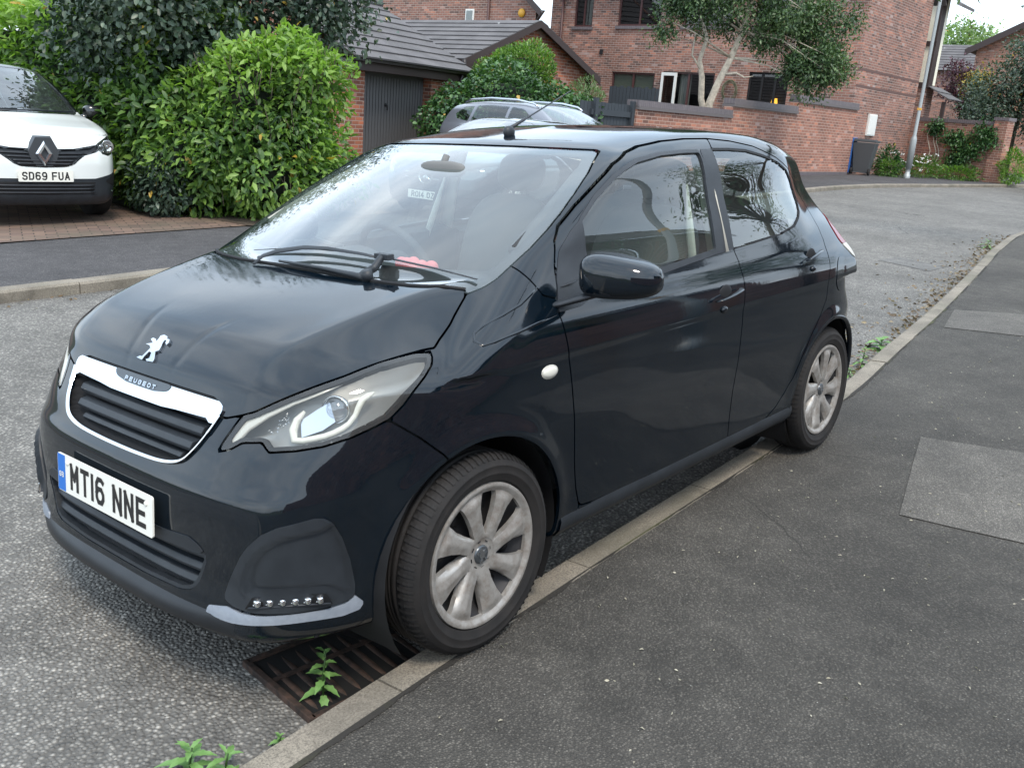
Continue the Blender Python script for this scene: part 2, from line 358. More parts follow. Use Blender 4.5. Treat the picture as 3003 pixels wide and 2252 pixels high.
def cast(O, Dv):
    """first hit of the field along rays (numpy arrays)"""
    D = Dv/np.linalg.norm(Dv, axis=1, keepdims=True); t = np.zeros(len(D)); O = np.broadcast_to(O, D.shape)
    for _ in range(200):
        P = O+D*t[:, None]; f = field(*P.T)
        if np.all((np.abs(f) < 2e-5) | (t > 6)): break
        t = t+np.clip(f*.8, -.05, .12)
    return O+D*t[:, None], field(*(O+D*t[:, None]).T)
def surface_net(fn, lo, hi, h):
    """quad mesh of fn=0 (left half y>=0), vertices relaxed onto the surface"""
    nx, ny, nz = [int(round((hi[i]-lo[i])/h))+1 for i in range(3)]
    X = lo[0]+h*np.arange(nx); Y = lo[1]+h*np.arange(ny); Zs = lo[2]+h*np.arange(nz)
    V = np.empty((nx, ny, nz), np.float32)
    for i in range(0, nx, 16):
        gx, gy, gz = np.meshgrid(X[i:i+16], Y, Zs, indexing='ij'); V[i:i+16] = fn(gx, gy, gz)
    S = V < 0
    cs = np.zeros((nx-1, ny-1, nz-1), np.int8)
    for a in (0, 1):
        for b in (0, 1):
            for c in (0, 1): cs += S[a:nx-1+a, b:ny-1+b, c:nz-1+c]
    act = (cs > 0) & (cs < 8); idx = -np.ones(act.shape, np.int64); n = act.sum(); idx[act] = np.arange(n)
    I = np.argwhere(act)
    P = np.zeros((n, 3)); W = np.zeros(n)
    corners = [(a, b, c) for a in (0, 1) for b in (0, 1) for c in (0, 1)]
    val = {k: V[I[:, 0]+k[0], I[:, 1]+k[1], I[:, 2]+k[2]] for k in corners}
    for k in corners:
        for ax in range(3):
            if k[ax] == 0:
                m = list(k); m[ax] = 1; m = tuple(m); a, b = val[k], val[m]; cr = (a < 0) != (b < 0)
                t = np.where(cr, a/np.where(cr, a-b, 1), 0); q = np.array(k, float)[None]+np.eye(3)[ax][None]*t[:, None]
                P += q*cr[:, None]; W += cr
    P = np.array(lo)+h*(I+P/W[:, None])
    F = []
    for ax in range(3):
        o1, o2 = [(1, 2), (2, 0), (0, 1)][ax]
        A = np.take(S, range(0, S.shape[ax]-1), ax); Bm = np.take(S, range(1, S.shape[ax]), ax)
        E = np.argwhere(A != Bm); E = E[(E[:, o1] > 0) & (E[:, o2] > 0) & (E[:, o1] < S.shape[o1]-1) & (E[:, o2] < S.shape[o2]-1)]
        e1 = np.eye(3, dtype=int)[o1]; e2 = np.eye(3, dtype=int)[o2]
        q = [idx[tuple(v.T)] for v in (E-e1-e2, E-e2, E, E-e1)]
        Q = np.stack(q, 1); flip = ~A[tuple(E.T)]
        Q[flip] = Q[flip][:, ::-1]; F.append(Q)
    return P, np.concatenate(F)
# ---------------------------------------------------------------- ground: one terrain height for everything
def gz(x, y=0.):
    x = np.asarray(x, float); y = np.asarray(y, float)
    a = np.where(x < 0, .5*(1-np.exp(np.minimum(x, 0)*.055)), -.0275*np.minimum(x, 12))
    return a-.03*np.clip(-y-4.8, 0, 8)*(1-sstep(-14, -22, x)*1.0 if False else (1-sstep(14, 22, -x)))
def gh(x, y=0.): return float(gz(x, y))
def asphalt(name, base, stone, scale, bump, dist, patch=.3, light=.0, lsc=60):
    m = mat(name, base, .88); n = NT(m)
    v = n.n('ShaderNodeTexVoronoi', {'Vector': n.obj(), 'Scale': scale, 'Randomness': 1.0}, feature='F1')
    v2 = n.n('ShaderNodeTexVoronoi', {'Vector': n.obj(), 'Scale': scale*.43, 'Randomness': 1.0}, feature='F1')
    rc = n.n('ShaderNodeSeparateColor', {'Color': v.outputs['Color']})
    edge = n.ramp(v.outputs['Distance'], [(.22, 1), (.75, .0)])
    tone = n.ramp(rc.outputs[0], [(0, tuple(c*.7 for c in base)), (.5, base), (.95, stone), (1, tuple(min(1, c*1.25) for c in stone))])
    c = n.mix(edge, tuple(c*.62 for c in base), tone)
    big = n.ramp(n.noise(.9, 6, .6), [(.3, 1-patch), (.7, 1+patch*.5)])
    mid = n.ramp(n.noise(7, 5, .65), [(.25, .70), (.75, 1.22)])
    c = n.mix(1., c, big, 'MULTIPLY'); c = n.mix(1., c, mid, 'MULTIPLY')
    if light:
        sp = n.ramp(n.n('ShaderNodeTexVoronoi', {'Vector': n.obj(), 'Scale': lsc}).outputs['Distance'], [(.05, 1), (.10, 0)])
        gate = n.ramp(n.n('ShaderNodeSeparateColor', {'Color': n.n('ShaderNodeTexVoronoi', {'Vector': n.obj(), 'Scale': lsc}).outputs['Color']}).outputs[1], [(1-light, 0), (1-light+.02, 1)])
        c = n.mix(n.math('MULTIPLY', sp, gate), c, (.42, .41, .37))
    vc = n.n('ShaderNodeTexVoronoi', {'Vector': n.mix(.12, n.obj(), n.n('ShaderNodeTexNoise', {'Vector': n.obj(), 'Scale': 3.0, 'Detail': 4}).outputs['Color']), 'Scale': .9}, feature='DISTANCE_TO_EDGE')
    ck = n.math('MULTIPLY', n.ramp(vc.outputs['Distance'], [(.0015, 1), (.005, 0)]), n.ramp(n.noise(.7, 2), [(.56, 0), (.62, .8)])); c = n.mix(ck, c, (.02, .018, .016))
    c = n.mix(n.ramp(n.noise(1.7, 5, .7), [(.60, 0), (.78, .35)]), c, tuple(q*.5 for q in base))
    n.set('Base Color', c)
    h = n.math('ADD', n.math('MULTIPLY', edge, 1.0), n.math('MULTIPLY', v2.outputs['Distance'], -.6)); n.bump(h, bump, dist)
    return m
M_ROAD = asphalt('road_asphalt', (.205, .195, .178), (.40, .38, .34), 82, .9, .006, .25)
M_PAVE = asphalt('pavement_asphalt', (.088, .081, .070), (.168, .154, .132), 150, .9, .004, .45, .10, 42)
M_PATCH = asphalt('patch_asphalt', (.13, .12, .105), (.26, .24, .21), 190, .7, .002, .25)
M_FARP = asphalt('far_asphalt', (.075, .070, .072), (.16, .15, .145), 120, .6, .003, .25, .06, 30)
def m_kerb():
    m = mat('kerb_concrete', (.27, .25, .21), .9); n = NT(m)
    c = n.mix(n.ramp(n.noise(3.2, 6), [(.3, 0), (.72, 1)]), (.37, .325, .26), (.19, .168, .135))
    c = n.mix(n.ramp(n.noise(160, 3, .8), [(.42, 0), (.62, .85)]), c, (.12, .105, .085)); c = n.mix(n.ramp(n.noise(1.1, 5), [(.50, 0), (.75, .65)]), c, (.10, .10, .065)); c = n.mix(n.ramp(n.noise(6, 5, .7), [(.52, 0), (.70, .6)]), c, (.10, .088, .07))
    n.set('Base Color', c); n.bump(n.noise(140, 4, .7), .8, .004)
m_kerb(); M_KERB = MATS['kerb_concrete']
# plan curves: near kerb (road side / pavement side) and far kerb, y as a function of x
NK_R = [(14,1.60),(6,1.10),(2,.79),(.8,.70),(.1,.655),(-.6,.615),(-1.2,.585),(-2.4,.525),(-3.6,.42),(-4.6,.28),(-6.3,.06),(-8.9,-.33),(-11.9,-.80),(-14.3,-1.06),(-16.5,-.95),(-18.3,-.35),(-19.6,.9),(-20.2,2.6),(-20.4,5),(-20.4,16)]
FK = [(16,-4.15),(6,-4.25),(0,-4.40),(-2,-4.46),(-5,-4.72),(-9,-5.2),(-13,-5.72),(-17,-6.18),(-20,-6.42),(-23.5,-6.40),(-26,-6.06),(-29,-5.62),(-33,-5.10),(-40,-3.9),(-48,-1.5),(-60,4)]
def smooth_line(P, step=.25):
    P = [Vector((x, y)) for x, y in P]; out = []
    for i in range(len(P)-1):
        p0, p1, p2, p3 = P[max(i-1, 0)], P[i], P[i+1], P[min(i+2, len(P)-1)]
        k = max(1, int((p2-p1).length/step))
        for j in range(k):
            t = j/k; out.append(.5*((2*p1)+(-p0+p2)*t+(2*p0-5*p1+4*p2-p3)*t*t+(-p0+3*p1-3*p2+p3)*t**3))
    out.append(P[-1]); return out
LNK, LFK = smooth_line(NK_R), smooth_line(FK)
def offset(L, d):
    o = []
    for i, p in enumerate(L):
        t = (L[min(i+1, len(L)-1)]-L[max(i-1, 0)]).normalized(); o.append(p+Vector((-t.y, t.x))*d)
    return o
KH = .088
# one sheet of ground out to the horizon, just under everything else
xs = np.concatenate([np.linspace(-140, -45, 20), np.linspace(-42, 14, 57), np.linspace(20, 60, 8)]); ys = np.concatenate([np.linspace(-110, -30, 12), np.linspace(-27, 16, 44), np.linspace(20, 90, 10)])
V = [(x, y, gh(x, y)-KH-.03) for x in xs for y in ys]; ny = len(ys)
F = [(i*ny+j, (i+1)*ny+j, (i+1)*ny+j+1, i*ny+j+1) for i in range(len(xs)-1) for j in range(ny-1)]
m = mat('earth', (.06, .055, .04), .95); n_ = NT(m); n_.set('Base Color', n_.mix(n_.ramp(n_.noise(.5, 6), [(.4, 0), (.6, 1)]), (.05, .075, .025), (.085, .07, .05)))
tag(mesh('ground', V, F, m, smooth=True), kind='structure')
def sheet(name, L0, L1, m, dz, nn=3, kind='structure', zf=gh):
    """strip between two plan lines, draped on the terrain"""
    k = max(len(L0), len(L1)); A = [L0[int(round(i*(len(L0)-1)/(k-1)))] for i in range(k)]; B = [L1[int(round(i*(len(L1)-1)/(k-1)))] for i in range(k)]
    V = []; F = []
    for a, b_ in zip(A, B):
        for j in range(nn+1): p = a.lerp(b_, j/nn); V.append((p.x, p.y, zf(p.x, p.y)+dz))
    for i in range(k-1):
        for j in range(nn): q = i*(nn+1)+j; F.append((q, q+1, q+nn+2, q+nn+1))
    o = mesh(name, V, F, m, smooth=True)
    bm = bmesh.new(); bm.from_mesh(o.data); bmesh.ops.recalc_face_normals(bm, faces=bm.faces)
    if sum(f.normal.z for f in bm.faces) < 0: bmesh.ops.reverse_faces(bm, faces=bm.faces)
    bm.to_mesh(o.data); bm.free(); return tag(o, kind=kind)
# road: a wide sheet under both kerbs
rx = list(np.arange(-60, 16.1, .5)); sheet('road', [Vector((x, -9.5 if x > -16 else -9)) for x in rx], [Vector((x, 16 if x < -12 else 3.0)) for x in rx], M_ROAD, -KH, 24)
def inner_poly(L, far):                                      # pavement surface: from the back of the kerb outwards
    return [p+far for p in L]
nkb = offset(LNK, -.115)
if nkb[0].y < LNK[0].y: nkb = offset(LNK, .115); sgn = 1
else: sgn = -1
NPx = [p for p in nkb]
def far_of(p):
    if p.x > -19: return Vector((p.x+(.9 if p.x < -15 else 0), 5.0 if p.x > -15 else max(5., p.y+.3)))
    return Vector((-15.0, max(p.y, 5.0)))
tag(sheet('pavement', NPx, [far_of(p) for p in NPx], M_PAVE, .0, 22), kind='structure')
fkb = offset(LFK, .12*(-1 if offset(LFK, .12)[0].y > LFK[0].y else 1))
def far_back(p): return Vector((p.x, min(-6.45, p.y-1.95) if p.x > -15 else (-8.62 if p.x > -30 else -8.4)))
tag(sheet('far_pavement', fkb, [far_back(p) for p in fkb], M_FARP, .0, 8), kind='structure')
# kerb stones: laid end to end with fine joints; one run each side is part of the road's setting
def kerb(name, L, side_, w=.115, joint=.915, low=.0):
    b = MB(); O = offset(L, w*side_); d = 0; V = []
    prof = lambda p, q: [(p, -KH-.05), (p, -.018), (p.lerp(q, .14), -.002), (q, .003)]
    # resample at joints
    cum = [0]
    for i in range(1, len(L)): cum.append(cum[-1]+(L[i]-L[i-1]).length)
    def at(P, s):
        k = min(max(np.searchsorted(cum, s)-1, 0), len(L)-2); t = (s-cum[k])/(cum[k+1]-cum[k]); return P[k].lerp(P[k+1], t)
    s = 0; rng = random.Random(3)
    while s < cum[-1]-.05:
        e = min(s+joint-.008, cum[-1]); V = []; F = []; jz = rng.uniform(-.003, .003); jy = rng.uniform(-.003, .003)
        ks = 4 if joint > .5 else 1
        for j in range(ks+1):
            u = s+(e-s)*j/ks; p, q = at(L, u), at(O, u)
            for a, dz in prof(p, q): V.append((a.x, a.y+jy, gh(p.x, p.y)+dz+jz))
            V.append((q.x, q.y+jy, gh(p.x, p.y)-.1))
        for j in range(ks):
            for k in range(4): F.append((j*5+k, j*5+k+1, j*5+6+k, j*5+5+k))
        F += [(0, 1, 2, 3, 4), tuple(ks*5+k for k in range(5))[::-1]]
        b.add(V, F); s += joint
    return tag(b.build(name, M_KERB), kind='structure')
kerb('kerb', LNK, sgn); kerb('far_kerb', LFK, -1 if fkb[0].y < LFK[0].y and offset(LFK, 1)[0].y > LFK[0].y else (1 if offset(LFK, 1)[0].y < LFK[0].y else -1))
def joint_strip(name, L, d0, wid, m, seed, dz=.0045):
    rng = random.Random(seed); A = offset(L, d0); V = []; F = []; k = 0
    fine = []
    for i in range(len(A)-1):
        for j in range(12): fine.append(A[i].lerp(A[i+1], j/12))
    fine.append(A[-1]); O = offset(fine, sgn*1.0)
    w0 = .5
    for i, p in enumerate(fine):
        w0 = min(1, max(0, w0+rng.uniform(-.35, .35))); t = (O[i]-p); V += [(p.x-t.x*.004, p.y-t.y*.004, gh(p.x, p.y)+dz), (p.x+t.x*wid*w0, p.y+t.y*wid*w0, gh(p.x, p.y)+dz-.0005)]
    F = [(2*i, 2*i+1, 2*i+3, 2*i+2) for i in range(len(fine)-1)]
    o = mesh(name, V, F, m); bm = bmesh.new(); bm.from_mesh(o.data)
    if sum(f.normal.z for f in bm.faces) < 0: bmesh.ops.reverse_faces(bm, faces=bm.faces)
    bm.to_mesh(o.data); bm.free(); return tag(o, kind='structure')
m = mat('joint_dirt', (.03, .028, .02), .95); n_ = NT(m); n_.set('Base Color', n_.mix(n_.ramp(n_.noise(2.5, 5), [(.5, 0), (.65, 1)]), (.028, .025, .021), (.065, .068, .028))); n_.bump(n_.noise(120, 4), .8, .006)
joint_strip('kerb_joint', LNK, sgn*.113, .016, m, 4)
def slab(name, P, m, dz=.004, kind='structure', z=None):
    V = [(x, y, (gh(x, y) if z is None else z)+dz) for x, y in P]; return tag(mesh(name, V, [list(range(len(P)))] if sum((P[i][0]*P[(i+1) % len(P)][1]-P[(i+1) % len(P)][0]*P[i][1]) for i in range(len(P))) > 0 else [list(range(len(P)))[::-1]], m), kind=kind)
slab('pavement_patch', [(-2.93,1.08),(-2.5,1.18),(-1.88,1.33),(-1.93,1.55),(-2.02,1.90),(-2.3,2.9),(-3.6,2.9),(-3.3,2.0)], M_PATCH)
slab('pavement_patch', [(-6.58,.20),(-6.90,.60),(-7.3,1.2),(-7.6,1.7),(-6.6,1.8),(-6.0,.87),(-5.75,.36)], M_PATCH)
slab('road_patch', [(-9.44,-1.46),(-10.0,-1.40),(-9.75,-.78),(-9.2,-.80)], asphalt('old_patch', (.17, .165, .155), (.32, .31, .29), 110, .7, .004), -KH+.004)
# block-paved drive
def m_block():
    m = mat('block_paving', (.2, .12, .09), .85); n = NT(m)
    mp = n.n('ShaderNodeMapping', {'Vector': n.obj(), 'Rotation': (0, 0, rad(22))})
    bt = n.n('ShaderNodeTexBrick', {'Vector': mp.outputs[0], 'Color1': (.22, .145, .105, 1), 'Color2': (.13, .085, .068, 1), 'Mortar': (.03, .025, .02, 1), 'Scale': 1.0, 'Mortar Size': .006, 'Mortar Smooth': .2, 'Brick Width': .2, 'Row Height': .1})
    c = n.mix(n.ramp(n.noise(2.2, 6), [(.42, 0), (.7, .7)]), bt.outputs['Color'], (.10, .085, .06)); n.set('Base Color', c)
    n.bump(n.math('ADD', n.math('MULTIPLY', bt.outputs['Fac'], -1), n.noise(60, 3)), .5, .006)
m_block()
dl = [Vector((x, -6.46-.03*(x+4))) for x in np.linspace(3, -4.35, 16)]; sheet('driveway', dl, [Vector((p.x, -16)) for p in dl], MATS['block_paving'], .010, 20)
dl = [Vector((x, -6.6-.1*(-x-5.8))) for x in np.linspace(-5.9, -14.4, 16)]; sheet('driveway', dl, [Vector((p.x-.9, -13.6)) for p in dl], MATS['block_paving'], .010, 16)
dl = [Vector((x, -6.40)) for x in np.linspace(-4.2, -6.0, 6)]; m = mat('soil', (.05, .035, .025), .95); n_ = NT(m); n_.set('Base Color', n_.mix(n_.noise(30, 6), (.035, .025, .018), (.12, .085, .06))); n_.bump(n_.noise(60, 4), .8, .02)
sheet('soil_bed', dl, [Vector((p.x, -9)) for p in dl], m, .014, 4)
# ---------------------------------------------------------------- walls, roofs, windows
def m_brick(name, c1, c2, mort, mix_=.5, sc=1.):
    m = mat(name, c1, .88); n = NT(m); s = n.n('ShaderNodeSeparateXYZ', {0: n.obj()})
    u = n.math('ADD', s.outputs[0], s.outputs[1]); cv = n.n('ShaderNodeCombineXYZ', {0: u, 1: s.outputs[2], 2: 0.})
    bt = n.n('ShaderNodeTexBrick', {'Vector': cv.outputs[0], 'Color1': (0, 0, 0, 1), 'Color2': (1, 1, 1, 1), 'Mortar': (.5, .5, .5, 1), 'Scale': sc, 'Mortar Size': .0085, 'Mortar Smooth': .25, 'Bias': 0., 'Brick Width': .225, 'Row Height': .075})
    t = n.ramp(bt.outputs['Color'], [(0, c2), (.35, c1), (.75, tuple(a*.75+b_*.25 for a, b_ in zip(c1, c2))), (.93, (min(1, c1[0]*1.5), c1[1]*1.35, c1[2]*1.2)), (1, tuple(.6*a+.2 for a in c1))])
    big = n.ramp(n.noise(.8, 4), [(.35, .62), (.65, 1.2)]); c = n.mix(.8, t, n.mix(1., t, big, 'MULTIPLY'))
    c = n.mix(n.ramp(n.noise(9, 5), [(.5, 0), (.9, .5)]), c, (.12, .10, .09))
    n.set('Base Color', n.mix(bt.outputs['Fac'], c, mort)); n.bump(n.math('MULTIPLY', bt.outputs['Fac'], -1), .6, .008); return m
B_MAIN = m_brick('house_brick', (.30, .142, .105), (.12, .072, .062), (.36, .29, .25)); B_WALL = m_brick('wall_brick', (.36, .165, .115), (.21, .105, .080), (.44, .31, .25)); B_GAR = m_brick('garage_brick', (.36, .125, .07), (.15, .06, .045), (.36, .28, .23))
def m_blue():
    m = mat('blue_brick', (.06, .06, .075), .6); n = NT(m); s = n.n('ShaderNodeSeparateXYZ', {0: n.obj()}); u = n.math('ADD', s.outputs[0], s.outputs[1])
    w = n.math('FRACT', n.math('MULTIPLY', u, 1/.075)); c = n.ramp(w, [(0, (.30, .26, .24)), (.14, (.15, .125, .13)), (.86, (.18, .15, .155)), (1, (.30, .26, .24))]); n.set('Base Color', n.mix(n.noise(8, 3), c, (.09, .08, .09)))
m_blue(); BLUE = MATS['blue_brick']
def m_tiles(name, c):
    m = mat(name, c, .9); n = NT(m); c2 = n.mix(n.ramp(n.noise(1.6, 6), [(.4, 0), (.75, 1)]), c, tuple(k*1.5 for k in c)); c2 = n.mix(n.ramp(n.noise(14, 5), [(.62, 0), (.72, .8)]), c2, (.16, .17, .13))
    sp = n.n('ShaderNodeTexVoronoi', {'Vector': n.obj(), 'Scale': 1.3}); c2 = n.mix(n.ramp(sp.outputs['Distance'], [(.035, 1), (.05, 0)]), c2, (.5, .5, .48))
    n.set('Base Color', c2); n.bump(n.noise(50, 4), .4, .006)
m_tiles('roof_tile', (.10, .094, .096)); TILE = MATS['roof_tile']
mat('brown_frame', (.075, .030, .028), .45); mat('dark_fascia', (.045, .030, .028), .6); mat('white_paint', (.78, .78, .74), .5); mat('cream_render', (.80, .76, .62), .8); mat('gutter', (.03, .022, .022), .4)
mat('curtain', (.62, .60, .55), .9); mat('room_dark', (.012, .012, .014), .9); mat('blind_green', (.34, .38, .30), .9); mat('grey_door', (.105, .105, .108), .6); mat('gate_grey', (.035, .043, .052), .7)
m_glass('house_glass', (.45, .48, .48), 1.5, boost=1.6)
mat('amber_lamp', (.9, .4, .05), .5, emis=(1, .45, .05), estr=2.2); mat('yellow_plastic', (.75, .38, .04), .5)
def frame_at(O, ux):                                          # local wall frame: u along, y into the wall, z up
    return Matrix.Translation((O[0], O[1], 0)) @ Matrix.Rotation(math.atan2(ux[1], ux[0]), 4, 'Z')
def window(parent, M, u0, u1, za, zb, cols=2, fm='brown_frame', sill=True, back='room_dark', glass='house_glass', curtain=False, fw=.06):
    w = MB(); d0, d1 = .05, .10
    def bx(a, b_, c, d, y0=d0, y1=d1): w.box(((a+b_)/2, (y0+y1)/2, (c+d)/2), (b_-a, y1-y0, d-c), M)
    bx(u0, u0+fw, za, zb); bx(u1-fw, u1, za, zb); bx(u0+fw, u1-fw, za, za+fw, d0+.002, d1); bx(u0+fw, u1-fw, zb-fw, zb, d0+.002, d1)
    for k in range(1, cols): c = u0+(u1-u0)*k/cols; bx(c-fw*.6, c+fw*.6, za+fw, zb-fw, d0+.001, d1)
    f = w.build('window', MATS[fm], parent)
    w = MB(); w.add([(u0, .08, za), (u1, .08, za), (u1, .08, zb), (u0, .08, zb)], [(0, 1, 2, 3)], M=M); w.build('pane', MATS[glass], f)
    bd_ = .5 if back == 'room_dark' else .13; w = MB(); w.add([(u0-.3*(bd_ > .2), bd_, za-.3), (u1+.3*(bd_ > .2), bd_, za-.3), (u1+.3*(bd_ > .2), bd_, zb+.3*(bd_ > .2)), (u0-.3*(bd_ > .2), bd_, zb+.3*(bd_ > .2))], [(0, 1, 2, 3)], M=M); w.build('room', MATS[back], f)
    if sill: w = MB(); w.box(((u0+u1)/2, .0, za-.055), (u1-u0+.10, .12, .10), M); w.build('sill', BLUE, f)
    if curtain:
        for c0, c1 in curtain:
            w = MB(); k = 24; V = []
            for i in range(k+1): u = c0+(c1-c0)*i/k; V += [(u, .22+.03*math.sin(i*1.9), za), (u, .22+.03*math.sin(i*1.9), zb)]
            w.add(V, [(2*i, 2*i+2, 2*i+3, 2*i+1) for i in range(k)], True, M); w.build('curtain', MATS['curtain'], f)
    return f
def roof_slope(name, A, B, C_, D_, m, parent, course=.32, th=.028):
    """tiled slope: A-B eaves edge, D-C ridge edge (A below D); overlapping courses"""
    A, B, C_, D_ = map(Vector, (A, B, C_, D_)); L = ((D_-A).length+(C_-B).length)/2; k = max(2, int(L/course)); b = MB(); nrm_ = (B-A).cross(D_-A).normalized()
    if nrm_.z < 0: nrm_ = -nrm_
    rng = random.Random(1)
    for i in range(k):
        t0, t1 = i/k, min(1, (i+1.12)/k); a, b_, c, d = A.lerp(D_, t0), B.lerp(C_, t0), B.lerp(C_, t1), A.lerp(D_, t1); j = rng.uniform(-.002, .002)
        up0, up1 = nrm_*(th+.008+j), nrm_*(.006+j)
        b.add([a, b_, c, d, a+up0, b_+up0, c+up1, d+up1], [(0, 1, 2, 3), (4, 5, 6, 7), (0, 1, 5, 4), (1, 2, 6, 5), (0, 3, 7, 4)])
        # tile joints as small nicks along the lower edge
        n = int((b_-a).length/.30)
        for q in range(n):
            u = (q+.5*(i % 2))/n
            if 0 < u < 1: p = a.lerp(b_, u)+up0; e = (b_-a).normalized()*.006; o = (d-a).normalized(); b.add([p-e-nrm_*.03-o*.002, p+e-nrm_*.03-o*.002, p+e+nrm_*.003+o*.02, p-e+nrm_*.003+o*.02], [(0, 1, 2, 3)])
    return b.build(name, m, parent)
# ---- main brick house (front wall faces +x, gable faces the road)
house = tag(empty('brick_house', (-27.3, -9, 0)), 'large brick house with gable to the road and open white door behind garden wall', 'house')
house.location = (0, 0, 0)
gfl = .35; u = lambda y: -y-9.0                               # along the front wall, from the corner
ux = (0, -1); O = (-27.3, -9.0); Mh = frame_at(O, ux) @ Matrix.Diagonal((1, -1, 1, 1)) if False else frame_at(O, ux)
# with ux=(0,-1) local +y points to +x: flip so that "into the wall" is -x
def fr(O, ux, s):
    a = Vector((ux[0], ux[1], 0)); n = Vector((-ux[1], ux[0], 0))*s; return Matrix(((a.x, n.x, 0, O[0]), (a.y, n.y, 0, O[1]), (0, 0, 1, 0), (0, 0, 0, 1)))
def wall2(name, M, width, z0, z1, holes, m, parent, top=None, th=.3):
    us = sorted({0, width, *[h[0] for h in holes], *[h[1] for h in holes]}); zs = sorted({z0, z1, *[h[2] for h in holes], *[h[3] for h in holes]}); b = MB()
    for i in range(len(us)-1):
        for j in range(len(zs)-1):
            c = ((us[i]+us[i+1])/2, (zs[j]+zs[j+1])/2)
            if not any(h[0] < c[0] < h[1] and h[2] < c[1] < h[3] for h in holes): b.add([(us[i], 0, zs[j]), (us[i+1], 0, zs[j]), (us[i+1], 0, zs[j+1]), (us[i], 0, zs[j+1])], [(0, 1, 2, 3)], M=M)
    for u0, u1, za, zb in holes:
        d = .05; b.add([(u0, 0, za), (u1, 0, za), (u1, 0, zb), (u0, 0, zb), (u0, d, za), (u1, d, za), (u1, d, zb), (u0, d, zb)], [(0, 1, 5, 4), (1, 2, 6, 5), (2, 3, 7, 6), (3, 0, 4, 7)], M=M)
    b.add([(0, 0, z1), (width, 0, z1), (width, th, z1), (0, th, z1)], [(0, 1, 2, 3)], M=M)
    if top: b.add([(a, 0, c) for a, c in top]+[(a, th, c) for a, c in top], [list(range(len(top))), list(range(len(top), 2*len(top)))]+[(i, (i+1) % len(top), len(top)+(i+1) % len(top), len(top)+i) for i in range(len(top))], M=M)
    return b.build(name, m, parent)
Mf = fr((-27.3, -9.0), (0, -1), -1)                          # u runs to -y, depth goes to -x
Mf = Matrix(((0, -1, 0, -27.3), (-1, 0, 0, -9.0), (0, 0, 1, 0), (0, 0, 0, 1)))
Hs = [(u(-11.15), u(-12.53), 1.35, 3.24), (u(-13.75), u(-15.74), .40, 3.15), (u(-16.07), u(-17.86), 1.3, 3.07), (u(-18.74), u(-19.96), 1.9, 3.02),
      (u(-11.15), u(-12.6), 4.62, 5.75), (u(-13.4), u(-15.22), 4.62, 5.75), (u(-16.07), u(-17.84), 4.60, 5.72), (u(-18.94), u(-19.76), 4.56, 5.70)]
wall2('wall', Mf, 11.82, -.3, 6.1, Hs, B_MAIN, house)
window(house, Mf, *Hs[0], cols=3, fm='room_dark'); window(house, Mf, *Hs[2], cols=2, back='blind_green'); window(house, Mf, *Hs[3], cols=1)
for h in Hs[4:7]: window(house, Mf, *h, cols=2)
window(house, Mf, *Hs[7], cols=2, curtain=[(Hs[7][0]+.08, Hs[7][0]+.33), (Hs[7][1]-.45, Hs[7][1]-.25)])
dr = window(house, Mf, *Hs[1], cols=2, sill=False, curtain=[(u(-14.72), u(-15.18))], glass='house_glass')
# white glazed leaf standing open
Md = Matrix.Translation((-27.24, -15.76, 0)) @ Matrix.Rotation(rad(84), 4, 'Z')
b = MB()
for c, d in (((.05, 0, 1.75), (.09, .05, 2.72)), ((.60, 0, 1.75), (.09, .05, 2.72)), ((.325, 0, 3.06), (.46, .048, .10)), ((.325, 0, .50), (.46, .048, .22))): b.box(c, d, Md)
opd = b.build('open_door', MATS['white_paint'], house)
b = MB(); b.add([(.09, 0, .6), (.56, 0, .6), (.56, 0, 3.0), (.09, 0, 3.0)], [(0, 1, 2, 3)], M=Md); b.build('pane', MATS['house_glass'], opd)
Mg = Matrix(((-1, 0, 0, -27.3), (0, -1, 0, -9.0), (0, 0, 1, 0), (0, 0, 0, 1)))   # gable: u to -x, depth to -y
gable = wall2('gable_wall', Mg, 5.6, -.3, 6.1, [], B_MAIN, house, top=[(-.0, 6.1), (5.6, 6.1), (2.8, 8.4)])
b = MB()
for z in (2.98, 3.46): b.box((2.8, -.001, z), (5.58, .008, .07), Mg)
b.build('brick_band', mat('dark_brick', (.13, .075, .065), .85), gable)
wall2('wall', Matrix(((0, 1, 0, -32.9), (-1, 0, 0, -9.0), (0, 0, 1, 0), (0, 0, 0, 1))), 11.82, -.3, 6.1, [], B_MAIN, house)
wall2('wall', Matrix(((-1, 0, 0, -27.3), (0, 1, 0, -20.82), (0, 0, 1, 0), (0, 0, 0, 1))), 5.6, -.3, 6.1, [], B_MAIN, house)
roof_slope('roof', (-26.9, -8.7, 5.95), (-26.9, -21.1, 5.95), (-30.1, -21.1, 8.5), (-30.1, -8.7, 8.5), TILE, house); roof_slope('roof', (-33.3, -21.1, 5.95), (-33.3, -8.7, 5.95), (-30.1, -8.7, 8.5), (-30.1, -21.1, 8.5), TILE, house)
b = MB(); b.tube([(-27.22, -20.25, .2), (-27.22, -20.25, 5.9)], .04, 8); b.build('downpipe', MATS['brown_frame'], house)
b = MB(); b.box((-29.07, -8.97, 1.89), (.66, .07, .66)); b.box((-29.07, -8.93, 1.89), (.60, .02, .60)); b.build('meter_box', MATS['white_paint'], house, bevel=.008)
b = MB(); b.box((-27.27, -18.4, 3.72), (.03, .13, .16)); b.build('air_vent', MATS['room_dark'], house)
